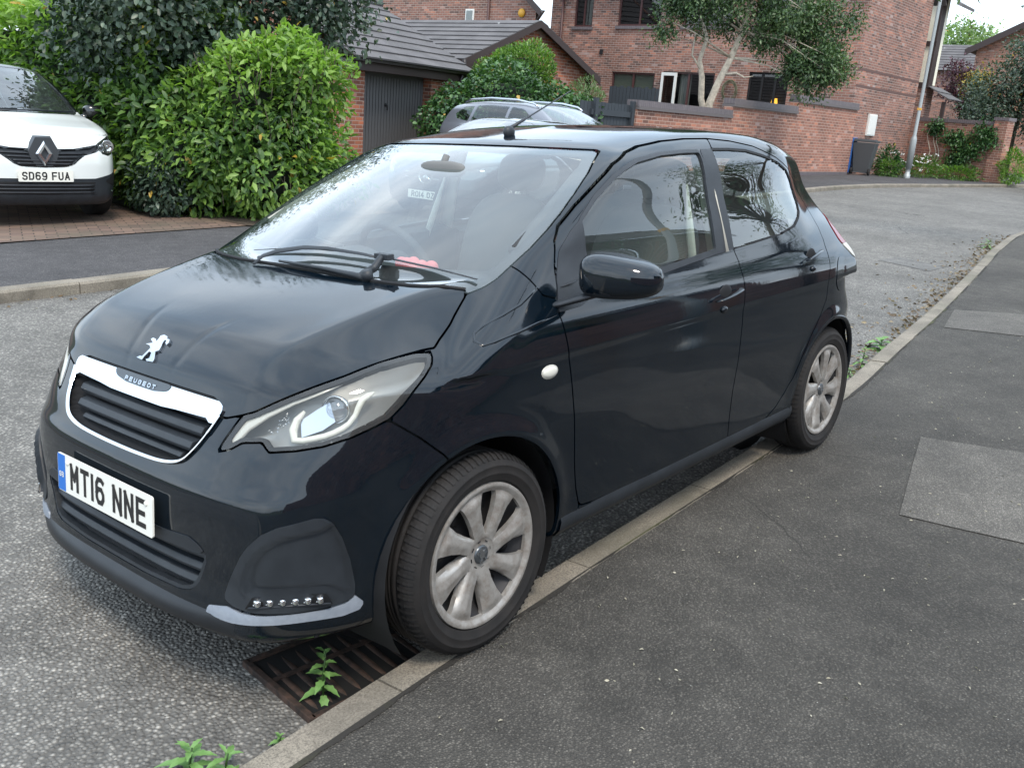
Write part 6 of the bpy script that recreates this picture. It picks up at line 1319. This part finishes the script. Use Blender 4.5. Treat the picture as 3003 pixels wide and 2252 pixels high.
def leaves(name, P, Dn, L, W, m, parent, tone, seed=0, spread=.7, droop=.25, fold=.25):
    """one mesh of leaves: P positions, Dn outward directions, tone 0..1 per leaf"""
    r = np.random.default_rng(seed); n = len(P); Dn = Dn/(np.linalg.norm(Dn, axis=1, keepdims=True)+1e-9)
    ax = Dn+r.normal(0, spread, (n, 3)); ax[:, 2] -= droop; ax /= np.linalg.norm(ax, axis=1, keepdims=True)+1e-9           # leaf direction
    up = Dn*1.0+r.normal(0, .5, (n, 3)); up[:, 2] += .55; sd = np.cross(ax, up); sd /= np.linalg.norm(sd, axis=1, keepdims=True)+1e-9; nn = np.cross(sd, ax)
    s = r.uniform(.65, 1.25, n)[:, None]; Lh, Wh = L*s, W*s
    v = [P, P+ax*Lh*.42+sd*Wh*.5+nn*Wh*fold, P+ax*Lh*.80+sd*Wh*.33+nn*Wh*fold*.4-nn*Lh*.04, P+ax*Lh-nn*Lh*.14, P+ax*Lh*.80-sd*Wh*.33+nn*Wh*fold*.4-nn*Lh*.04, P+ax*Lh*.42-sd*Wh*.5+nn*Wh*fold, P+ax*Lh*.5]
    V = np.stack(v, 1).reshape(-1, 3); b = (np.arange(n)*7)[:, None]; F = np.concatenate([b+[[0, 1, 2, 6]], b+[[6, 2, 3, 4]], b+[[0, 6, 4, 5]]])
    o = mesh(name, V, F.astype(int), m, parent, smooth=True); at = o.data.attributes.new('tone', 'FLOAT', 'POINT'); at.data.foreach_set('value', np.repeat(tone, 7).astype(np.float32)); return o
def lump(c, r, seed, n, amp=.16, inner=.0):
    """points in the outer layer of a lumpy ellipsoid -> positions, outward directions"""
    g = np.random.default_rng(seed); d = g.normal(0, 1, (n, 3)); d /= np.linalg.norm(d, axis=1, keepdims=True)
    w = 1+amp*(np.sin(d[:, 0]*5+seed)+np.sin(d[:, 1]*6+seed*2)+np.sin(d[:, 2]*7+seed*3))*.6; rad_ = w*(1-np.abs(g.normal(0, .16, n))*(1+inner))
    return np.array(c)+d*rad_[:, None]*np.array(r), d/np.array(r)
def box_layer(x0, x1, y0, y1, z0, z1, n, seed, bulge=.12, faces='nsewt'):
    """points just inside the faces of a clipped hedge with a lumpy surface"""
    g = np.random.default_rng(seed); A = {'w': (y1-y0)*(z1-z0), 'e': (y1-y0)*(z1-z0), 'n': (x1-x0)*(z1-z0), 's': (x1-x0)*(z1-z0), 't': (x1-x0)*(y1-y0)}; tot = sum(A[f] for f in faces); P = []; D = []
    for f in faces:
        k = int(n*A[f]/tot); u, v, w = g.random(k), g.random(k), np.abs(g.normal(0, .10, k))
        lu = bulge*(np.sin(u*9+seed)+np.sin(v*7+seed*1.7)+np.sin((u+v)*13))*.5
        if f in 'we': x = np.where(f == 'w', x0, x1)+(w-lu)*(1 if f == 'w' else -1); y = y0+(y1-y0)*u; z = z0+(z1-z0)*v; d = np.array([-1 if f == 'w' else 1, 0, .25])
        elif f in 'ns': y = (y1 if f == 'n' else y0)+(w-lu)*(-1 if f == 'n' else 1); x = x0+(x1-x0)*u; z = z0+(z1-z0)*v; d = np.array([0, 1 if f == 'n' else -1, .25])
        else: x = x0+(x1-x0)*u; y = y0+(y1-y0)*v; z = z1-w+lu; d = np.array([0, 0, 1.])
        x, y, z = [np.broadcast_to(q, (k,)) for q in (x, y, z)]; P.append(np.stack([x, y, z], 1)); D.append(np.tile(d, (k, 1)))
    return np.concatenate(P), np.concatenate(D)
def blob(name, cs, m, parent):
    b = MB()
    for c, r in cs: b.ell(c, r, 2.2, 14, 8)
    return b.build(name, m, parent)
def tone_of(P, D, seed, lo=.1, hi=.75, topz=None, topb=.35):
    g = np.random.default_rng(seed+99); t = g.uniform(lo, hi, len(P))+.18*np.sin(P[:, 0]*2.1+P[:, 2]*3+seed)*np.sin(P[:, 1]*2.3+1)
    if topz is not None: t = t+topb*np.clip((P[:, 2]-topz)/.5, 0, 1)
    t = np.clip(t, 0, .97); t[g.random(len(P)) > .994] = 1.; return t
# ---- laurel hedge, two bushes: the bright one at the pavement corner and the run beside the drive
def bush(name, parts, m, L, W, seed, parent=None, core=True, tz=None, **kw):
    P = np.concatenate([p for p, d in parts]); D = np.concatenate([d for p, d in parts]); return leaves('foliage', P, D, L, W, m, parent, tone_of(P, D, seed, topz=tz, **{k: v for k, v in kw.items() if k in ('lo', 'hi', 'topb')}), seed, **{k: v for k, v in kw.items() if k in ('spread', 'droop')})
h1 = tag(empty('laurel_bush', (-4.9, -7.3, 0)), 'bright yellow-green laurel bush at the pavement corner, its top shoots rising to a point', 'bush')
h1.location = (0, 0, 0); ps = [lump((-4.95, -7.25, 1.05), (.82, .85, 1.05), 3, 8200), lump((-5.05, -7.1, .62), (.95, .80, .68), 5, 4600), lump((-5.25, -7.0, 1.62), (.55, .62, .46), 6, 2200, .2), lump((-4.35, -7.55, .75), (.62, .62, .80), 7, 2600)]
bush('foliage', ps, MATS['laurel_leaf'], .105, .042, 1, h1, tz=1.2, lo=.10, hi=.95, topb=.4); blob('light_blocker', [((-4.95, -7.3, .98), (.56, .58, .84)), ((-5.1, -7.15, .6), (.72, .55, .5)), ((-4.4, -7.6, .65), (.4, .4, .6))], MATS['core_shade'], h1)  # dark solid added within the leaves to stop light passing through
g_ = np.random.default_rng(8); b = MB(); SP = []; SD = []
for k in range(46):                                           # upright new shoots
    a = g_.uniform(0, 6.28); q_ = math.sqrt(g_.random())*.62; x0, y0 = -5.15+q_*math.cos(a), -7.1+q_*math.sin(a); z0 = 1.75+.10*math.cos(q_*3); h_ = g_.uniform(.15, .42)*(1.2-q_); tx, ty = g_.normal(0, .08, 2)
    b.tube([(x0, y0, z0-.2), (x0+tx, y0+ty, z0+h_)], [.006, .003], 5)
    for j in range(9): u_ = j/9; SP.append((x0+tx*u_, y0+ty*u_, z0-.05+h_*u_)); aa = j*2.4; SD.append((math.cos(aa)*.8, math.sin(aa)*.8, .75))
b.build('shoots', MATS['fresh_leaf'] if False else MATS['bark'], h1); SP, SD = np.array(SP), np.array(SD); leaves('new_leaves', SP, SD, .115, .042, MATS['laurel_leaf'], h1, np.clip(g_.uniform(.75, .97, len(SP)), 0, .97), 11, spread=.25, droop=0)
b = MB(); rng = random.Random(31)
for k in range(70):
    a, q_ = rng.uniform(-.6, 2.2), rng.uniform(.2, 1.75); x0, y0 = -4.95+.78*math.cos(a), -7.25+.82*math.sin(a); l_ = rng.uniform(.08, .25); b.tube([(x0*.97-4.95*.03, y0*.97-7.25*.03, q_), (x0+rng.uniform(-.06, .06), y0+rng.uniform(-.06, .06), q_+l_)], [.006, .003], 5)
b.build('twigs', MATS['bark'], h1)
h2 = tag(empty('laurel_hedge'), 'long tall laurel hedge running back beside the white car, with a few yellow leaves', 'hedge')
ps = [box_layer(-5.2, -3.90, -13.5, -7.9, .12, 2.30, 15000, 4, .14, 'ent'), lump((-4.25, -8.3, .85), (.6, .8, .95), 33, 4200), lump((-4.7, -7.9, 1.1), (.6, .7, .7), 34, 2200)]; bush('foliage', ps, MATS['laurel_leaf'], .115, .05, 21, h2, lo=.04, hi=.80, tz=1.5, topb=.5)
b = MB(); b.box((-4.60, -10.9, .95), (.95, 5.1, 2.1)); b.ell((-4.3, -8.4, 1.0), (.4, .5, .9)); b.build('light_blocker', MATS['core_shade'], h2)  # added dark box and lump, blocking light where the hedge interior is shaded
g_ = np.random.default_rng(18); SP = []; SD = []
for k in range(240):
    x0, y0 = g_.uniform(-5.1, -3.95), g_.uniform(-13.4, -9.6); z0 = 2.22+.12*math.sin(x0*5+y0*3); h_ = g_.uniform(.1, .45)
    for j in range(9): u_ = j/9; SP.append((x0, y0, z0+h_*u_)); aa = j*2.4+k; SD.append((math.cos(aa)*.8, math.sin(aa)*.8, .8))
SP, SD = np.array(SP), np.array(SD); leaves('new_leaves', SP, SD, .12, .045, MATS['laurel_leaf'], h2, g_.uniform(.7, .97, len(SP)), 12, spread=.25, droop=0)
h3_ = tag(empty('low_shrub'), 'low dark green shrub at the foot of the hedge behind the white car', 'shrub'); bush('foliage', [lump((-4.05, -7.75, .36), (.42, .45, .34), 12, 2200)], MATS['dark_leaf'], .075, .035, 31, h3_); blob('light_blocker', [((-4.05, -7.75, .32), (.3, .32, .25))], MATS['core_shade'], h3_)
# ---- trees: trunk, limbs to every leaf cluster, clusters of leaves
def tree(name, label, cat, trunk, lumps, m, L, W, n_per, seed, bark='bark', r0=.12, csz=.34, dens=26, group=None, spread=.8, lo=.05, hi=.8, limbs=40):
    t = tag(empty(name), label, cat, group); rng = random.Random(seed); g = np.random.default_rng(seed); b = MB()
    n = len(trunk); b.tube(trunk, [r0*(1-.55*i/(n-1)) for i in range(n)], 12, flat=(1, 0, 0)); P = []; D = []; tips = []
    for ci, (c, r, k) in enumerate(lumps):
        for j in range(k):
            d = g.normal(0, 1, 3); d /= np.linalg.norm(d); q = np.array(c)+d*np.array(r)*(g.random()**.4); tips.append(q); s = csz*g.uniform(.6, 1.3); e = g.normal(0, .45, (dens, 3)); P.append(q+e*s); D.append(e+d*.6)
    for q in tips[::max(1, len(tips)//limbs)]:
        k = min(range(n), key=lambda i: (Vector(trunk[i])-Vector(q)).length+.25*i*0+(0 if i > n*.3 else 2)); a = Vector(trunk[k]); q = Vector(q); mid = a.lerp(q, .5)+Vector((rng.uniform(-.15, .15), rng.uniform(-.15, .15), rng.uniform(-.05, .25))); b.tube([a, mid, q], [r0*.24, r0*.12, r0*.04], 6)
    b.build('trunk', MATS[bark], t); P, D = np.concatenate(P), np.concatenate(D); leaves('crown', P, D, L, W, m, t, tone_of(P, D, seed, lo, hi), seed, spread=spread); return t
tree('dark_tree', 'dark blue-green broadleaved tree overhanging the hedge', 'tree', [(-6.1, -9.7, 0), (-6.05, -9.6, 1.2), (-5.9, -9.3, 2.2), (-5.7, -9.0, 3.0), (-5.6, -8.9, 3.8)], [((-5.1, -8.5, 2.65), (1.25, .9, .72), 170), ((-6.3, -7.9, 2.65), (.7, .6, .6), 70), ((-4.5, -9.3, 2.75), (.8, .8, .7), 90), ((-4.0, -8.9, 2.15), (.45, .8, .55), 95), ((-4.1, -8.0, 2.45), (.65, .5, .45), 80), ((-4.6, -7.9, 1.85), (.5, .35, .3), 40), ((-5.6, -8.9, 3.6), (1.7, 1.4, .9), 120), ((-4.75, -8.3, 2.0), (.75, .5, .42), 70)], MATS['dark_leaf'], .085, .05, 0, 41, dens=38, csz=.42)
TR = [(-19.72, -9.6, .3), (-19.73, -9.62, 1.5), (-19.70, -9.62, 2.0)]
t = tree('twisted_tree', 'evergreen tree with pale twisted twin trunk behind the garden wall', 'tree', TR+[(-19.78, -9.5, 2.5), (-19.9, -9.3, 3.1), (-20.0, -9.15, 3.7), (-20.05, -9.0, 4.6)],
  [((-19.7, -9.5, 4.3), (1.0, 1.5, .75), 70), ((-19.1, -10.7, 3.9), (.35, .35, .55), 16), ((-20.3, -8.2, 4.2), (.8, 1.0, .7), 90), ((-19.5, -10.1, 4.5), (.8, 1.0, .5), 60), ((-20.9, -7.4, 4.0), (.5, .9, .6), 40), ((-20.6, -7.4, 3.0), (.6, .8, .6), 120), ((-20.2, -8.6, 3.6), (.5, .6, .4), 22), ((-19.9, -9.4, 5.4), (1.5, 2.0, .8), 90)], MATS['olive_leaf'], .085, .038, 0, 51, 'pale_bark', .13, .30, 62, lo=.0, hi=.8)
b = MB(); b.tube([(-19.70, -9.62, 1.5), (-19.62, -9.82, 2.1), (-19.60, -9.86, 2.6), (-19.55, -9.95, 3.0), (-19.5, -9.8, 3.5), (-19.4, -10.1, 4.2)], [.10, .085, .08, .06, .05, .03], 10, flat=(1, 0, 0)); b.tube([(-19.60, -9.85, 2.7), (-19.5, -10.15, 3.1), (-19.45, -10.1, 3.6)], [.03, .025, .015], 6); b.tube([(-19.82, -9.42, 2.7), (-19.9, -9.1, 2.75), (-19.95, -8.9, 2.66), (-20.0, -8.7, 2.7)], [.035, .03, .02, .012], 6); b.build('second_trunk', MATS['pale_bark'], t)
b = MB(); 
tree('green_tree', 'broad grey-green tree at the right edge behind the boundary wall', 'tree', [(-38.5, -7.0, .4), (-38.5, -7.0, 2), (-38.4, -6.9, 3.5), (-38.3, -6.8, 5)], [((-38.0, -7.4, 3.3), (1.3, 1.6, 1.2), 130), ((-38.5, -6.3, 4.8), (1.5, 1.5, 1.1), 120), ((-37.6, -5.6, 3.0), (1.2, 1.0, 1.7), 110), ((-38.6, -5.2, 6.0), (1.5, 1.4, 1.0), 70), ((-36.9, -7.9, 2.5), (.5, .7, .4), 30)], MATS['dark_leaf'], .12, .06, 0, 61, dens=42, csz=.42, hi=.97)
tree('pale_tree', 'pale airy tree standing far behind the distant roof', 'tree', [(-76, -20.5, 0), (-76, -20.5, 5), (-76, -20.3, 8), (-76, -20, 10)], [((-76, -20.6, 8.3), (2.2, 2.4, 2.2), 130), ((-76.5, -19.2, 8.2), (2, 1.4, 1.7), 70)], MATS['pale_tree_leaf'], .28, .14, 0, 71, dens=24, csz=.8)
tree('purple_shrub', 'purple-leaved shrub beyond the porch by the boundary wall', 'shrub', [(-40, -9.5, .4), (-40, -9.5, 2.0), (-40, -9.4, 3)], [((-40.5, -9.9, 4.0), (.8, .9, .75), 60), ((-39.8, -9.0, 3.0), (.6, .7, .45), 40)], MATS['purple_leaf'], .12, .06, 0, 81, dens=30)
tree('golden_shrub', 'golden yellow shrub among purple leaves beyond the porch', 'shrub', [(-40, -9.2, .4), (-40, -9.1, 2.0), (-40, -9.0, 3)], [((-40.1, -8.95, 3.75), (.5, .55, .65), 44)], MATS['yellow_leaf'], .12, .06, 0, 82, dens=26)
iv = tag(empty('ivy_hedge'), 'rounded ivy-covered hedge between the garages and the grey gate', 'hedge'); ps = [lump((-13.5, -10.9, 1.30), (1.05, 1.2, 1.05), 13, 7200, .10), lump((-14.0, -9.9, 1.1), (.85, .95, .95), 14, 5200, .12), lump((-12.9, -11.6, 1.05), (.8, .9, .85), 15, 4200, .12)]
bush('foliage', ps, MATS['ivy_leaf'], .085, .065, 91, iv, lo=.05, hi=.95, spread=.5, droop=.6); blob('light_blocker', [((-13.5, -10.9, 1.15), (.8, .95, .85)), ((-14.0, -9.9, .9), (.6, .7, .75)), ((-12.9, -11.6, .9), (.55, .65, .65))], MATS['core_shade'], iv)
ys_ = tag(empty('green_shrub'), 'tall soft yellow-green shrub rising behind the ivy hedge against the house corner', 'shrub'); bush('foliage', [lump((-15.2, -11.9, 2.2), (.65, .8, .8), 16, 6500, .15), lump((-15.0, -12.6, 1.8), (.6, .7, .7), 17, 5000, .15)], MATS['fresh_leaf'], .085, .03, 92, ys_, lo=.1, hi=.8, droop=-.5); b = MB(); b.tube([(-15.2, -11.9, 0), (-15.2, -11.9, 2.2)], .05, 6); b.build('stem', MATS['bark'], ys_); blob('light_blocker', [((-15.2, -11.9, 2.1), (.42, .52, .52)), ((-15.0, -12.6, 1.6), (.4, .45, .5))], MATS['core_shade'], ys_)
sp_ = tag(empty('spiky_shrub'), 'small olive-yellow shrub above the gate beside the ivy hedge', 'shrub'); bush('foliage', [lump((-14.9, -9.9, 1.85), (.35, .42, .36), 19, 1500, .2)], MATS['olive_leaf'], .08, .016, 93, sp_, lo=.5, hi=.95, droop=-.6); b = MB(); b.tube([(-14.9, -9.9, 0), (-14.9, -9.9, 1.8)], .03, 6); b.build('stem', MATS['bark'], sp_)
# ---- flower bed at the gable, climber on the far wall, bush by the dark car
def small_plant(name, label, cat, c, r, n, m, L, W, seed, group=None, **kw):
    p = tag(empty(name), label, cat, group); bush('foliage', [lump(c, r, seed, n, .25, .6)], MATS[m], L, W, seed, p, **kw); return p
small_plant('bed_shrub', 'dark green bushy shrub right beside the wheelie bin', 'shrub', (-29.3, -8.3, .75), (.75, .4, .45), 1700, 'ivy_leaf', .085, .04, 101); small_plant('bed_shrub', 'low green shrub between bin and street lamp', 'shrub', (-28.6, -8.0, .6), (.5, .35, .32), 1000, 'fresh_leaf', .08, .03, 102, lo=0., hi=.5)
small_plant('bed_shrub', 'loose green planting under the street lamp in front of the boundary wall', 'shrub', (-30.6, -7.6, .65), (.95, .5, .36), 1800, 'fresh_leaf', .09, .025, 103, lo=0., hi=.6, droop=-.5); small_plant('bed_shrub', 'low spreading green plants at the foot of the boundary wall', 'shrub', (-31.4, -6.7, .6), (.7, .6, .26), 1500, 'fresh_leaf', .09, .03, 104, lo=.1, hi=.7, droop=-.4)
small_plant('green_bush', 'bright green bush right of the boundary wall pillar by the dark car', 'bush', (-32.0, -5.3, .95), (.5, .42, .5), 1500, 'fresh_leaf', .08, .04, 105, lo=.3, hi=.9)
fl = tag(empty('white_flowers'), 'white flower heads scattered through the bed below the street lamp', 'flowers', kind='stuff'); rng = random.Random(6); b = MB()
for k in range(26):
    x, y, z = rng.uniform(-31.2, -28.8), rng.uniform(-8.2, -7.1), rng.uniform(.6, 1.2); 
    for j in range(5): b.ell((x+rng.uniform(-.05, .05), y+rng.uniform(-.05, .05), z+rng.uniform(-.03, .03)), (.022, .022, .014), 2, 6, 4)
b.build('petals', MATS['white_paint'], fl)
cl = tag(empty('climbing_plant'), 'leafy climber trained on wires across the boundary wall', 'plant'); g_ = np.random.default_rng(3); P = []; D = []
for (y, z, ry, rz, n) in ((-8.05, 2.0, .28, .25, 420), (-7.3, 1.7, .5, .28, 500), (-6.9, 1.35, .5, .35, 600), (-6.4, 1.9, .35, .32, 420), (-7.2, 1.0, .4, .25, 350), (-6.2, 1.75, .3, .3, 260)):
    e = g_.normal(0, .5, (n, 2)); xx = np.interp(y+e[:, 0]*ry, [-8.75, -5.95], [-33.0, -32.3])+.16+np.abs(g_.normal(0, .06, n)); P.append(np.stack([xx, y+e[:, 0]*ry, z+e[:, 1]*rz], 1)); D.append(np.tile([1, .2, .1], (n, 1)))
P, D = np.concatenate(P), np.concatenate(D); leaves('foliage', P, D.astype(float), .13, .05, MATS['ivy_leaf'], cl, tone_of(P, D, 5, .1, .9), 6, spread=.6, droop=.5)
b = MB(); rng = random.Random(9)
for y0 in (-8.2, -8.0, -7.9, -7.1, -6.5): b.tube([(-32.6, y0+.1*math.sin(k*1.3+y0), .5+k*.25) for k in range(7)], [.028-.003*k for k in range(7)], 6)
b.build('stems', MATS['pale_bark'], cl)
# ---- weeds in the gutter, leaf litter
def weed(label, x, y, h, nl, L, seed, wl=.35):
    nl = int(nl*1.3)
    z = gh(x, y)-KH+.003; w = tag(empty('weed', (x, y, z)), label, 'weed'); r = random.Random(seed); b = MB(); b.tube([(0, 0, 0), (.004, .003, h*.5), (0, .006, h)], [.0035, .003, .002], 6); b.build('stem', MATS['fresh_leaf'], w); b = MB()
    for k in range(nl):
        t = k/max(1, nl-1); zz = h*(.12+.86*t); a = k*2.4+seed; l = L*(1.05-.55*t)*r.uniform(.8, 1.2); el = -.2+.9*t; d = Vector((math.cos(a)*math.cos(el), math.sin(a)*math.cos(el), math.sin(el))); s = d.cross(Vector((0, 0, 1))).normalized(); u_ = s.cross(d); V = []; m_ = 7
        for i in range(m_+1):
            q = i/m_; wd = wl*l*math.sin(math.pi*min(.97, q**.8))*(.5+(.12 if i % 2 else -.05)); c0 = d*l*q-Vector((0, 0, 1))*l*.35*q*q+Vector((0, 0, zz)); V += [c0-s*wd+u_*wd*.35, c0, c0+s*wd+u_*wd*.35]
        b.add(V, [(3*i+j, 3*i+j+1, 3*i+j+4, 3*i+j+3) for i in range(m_) for j in range(2)], True)
    o = b.build('leaves', MATS['weed_leaf'], w); return w
m_ = mat('weed_leaf', (.13, .30, .06), .55); n_ = NT(m_); n_.set('Base Color', n_.mix(n_.noise(60, 3), (.07, .18, .035), (.20, .34, .11))); m_.node_tree.nodes['Principled BSDF'].inputs['Subsurface Weight'].default_value = 0
weed('leafy green weed standing up through the drain grate', .395, .565, .155, 13, .060, 1, .42); weed('bright green weed with long pointed leaves at the bottom edge of the picture', .80, .575, .085, 10, .095, 2, .28); weed('small green weed against the kerb at the bottom edge', .735, .625, .06, 6, .095, 3, .26); weed('tiny weed sprout in the gutter just before the drain grate', .585, .63, .03, 7, .03, 5, .4)
weed('bright dock leaves growing in the gutter behind the rear wheel', -4.95, .17, .07, 8, .15, 6, .55); weed('thin green weed in the gutter nearest the rear wheel', -4.35, .26, .13, 12, .07, 7, .4); weed('small tuft of grass weed beside the rear wheel kerb', -4.05, .29, .05, 14, .07, 8, .2); weed('grass tuft on the kerb at the far bend of the near kerb', -12.3, -.98, .10, 16, .16, 9, .2)
g_ = np.random.default_rng(77); n = 800; xx = -g_.uniform(3.6, 14.5, n); yk = np.interp(xx, [p[0] for p in NK_R[::-1]][4:], [p[1] for p in NK_R[::-1]][4:]); yy = yk-.04-np.abs(g_.exponential(.12, n)); k_ = g_.random(n) < .9
P = np.stack([xx, yy, gz(xx, yy)-KH+.006+.01*g_.random(n)], 1); D = np.stack([g_.normal(0, 1, n), g_.normal(0, 1, n), g_.normal(0, .06, n)], 1); o = leaves('leaf_litter', P, D, .042, .020, MATS['litter_leaf'], None, g_.uniform(0, .95, n), 5, spread=.2, droop=0); tag(o, 'dead brown leaves gathered in the gutter along the near kerb', 'leaf litter', kind='stuff')
n = 1100; xx = g_.uniform(-9, 1.2, n); yy = g_.uniform(.8, 3.2, n); P = np.stack([xx, yy, gz(xx, yy)+.005], 1); D = np.stack([g_.normal(0, 1, n), g_.normal(0, 1, n), g_.normal(0, .03, n)], 1); o = leaves('pavement_debris', P, D, .012, .0055, MATS['pale_scrap'], None, g_.uniform(.3, .95, n), 9, spread=.1, droop=0); tag(o, 'tiny pale seeds and leaf scraps scattered over the near pavement', 'leaf litter', kind='stuff')
n = 500; xx = g_.uniform(-3, 8, n); yy = np.interp(xx, [-3, 8], [-4.55, -4.2])+np.abs(g_.exponential(.06, n)); P = np.stack([xx, yy, gz(xx, yy)-KH+.006], 1); D = g_.normal(0, 1, (n, 3))*[1, 1, .1]; o = leaves('leaf_litter', P, D, .03, .015, MATS['litter_leaf'], None, g_.uniform(0, .8, n), 5, spread=.2, droop=0); tag(o, 'brown leaf scraps along the foot of the far kerb', 'leaf litter', kind='stuff')
# ---- what stands on the near side, seen in the windows and paint: wall, house, hedge and trees
nw = tag(empty('boundary_wall'), 'dark brick wall behind the near pavement, seen mirrored in the side windows', 'wall'); b = MB(); b.box((-5, 6.0, .9), (26, .23, 2.2)); b.build('brickwork', B_MAIN, nw)
nh = tag(empty('brick_house', (-10.5, 0, 0)), 'brick house with sloping roof mirrored in the black car doors', 'house'); b = MB(); b.box((-1.5, 12.5, 2.2), (11, 8, 4.6)); b.build('walls', B_MAIN, nh); roof_slope('roof', (-7.3, 8.2, 4.4), (4.3, 8.2, 4.4), (4.3, 12.5, 7.2), (-7.3, 12.5, 7.2), TILE, nh, course=.6); roof_slope('roof', (4.3, 16.8, 4.4), (-7.3, 16.8, 4.4), (-7.3, 12.5, 7.2), (4.3, 12.5, 7.2), TILE, nh, course=.6)
tree('street_tree', 'leafy tree on the near side whose branches mirror in the rear window', 'tree', [(-12.2, 5.2, 0), (-12.1, 5.2, 2), (-12.0, 4.6, 3.4), (-11.9, 2.6, 4.6), (-11.8, .4, 4.9), (-11.6, -1.6, 4.5)], [((-11.8, 4.4, 5.2), (1.9, 1.6, .9), 80), ((-9.8, 4.2, 4.2), (1.1, 1.0, .5), 30), ((-14.3, 5.0, 4.6), (1.8, 1.6, 1.3), 80), ((-11.9, .6, 4.85), (1.0, 1.0, .25), 24), ((-11.6, -1.9, 3.95), (.35, .35, .22), 9), ((-11.75, -1.75, 3.62), (.12, .12, .08), 3), ((-12.05, -.9, 3.75), (.2, .25, .1), 4)], MATS['olive_leaf'], .10, .045, 0, 111, dens=26, csz=.4, r0=.16)
sh_ = tag(empty('wall_shrub'), 'shrub above the near wall, mirrored low in the front side window', 'shrub'); bush('foliage', [lump((-7.2, 6.7, 2.6), (1.7, .7, 1.0), 24, 2400, .25), lump((-4.6, 6.8, 2.4), (1.2, .7, .9), 25, 1600, .25)], MATS['olive_leaf'], .11, .05, 121, sh_); blob('light_blocker', [((-7.2, 6.7, 2.2), (1.3, .5, .7))], MATS['core_shade'], sh_)
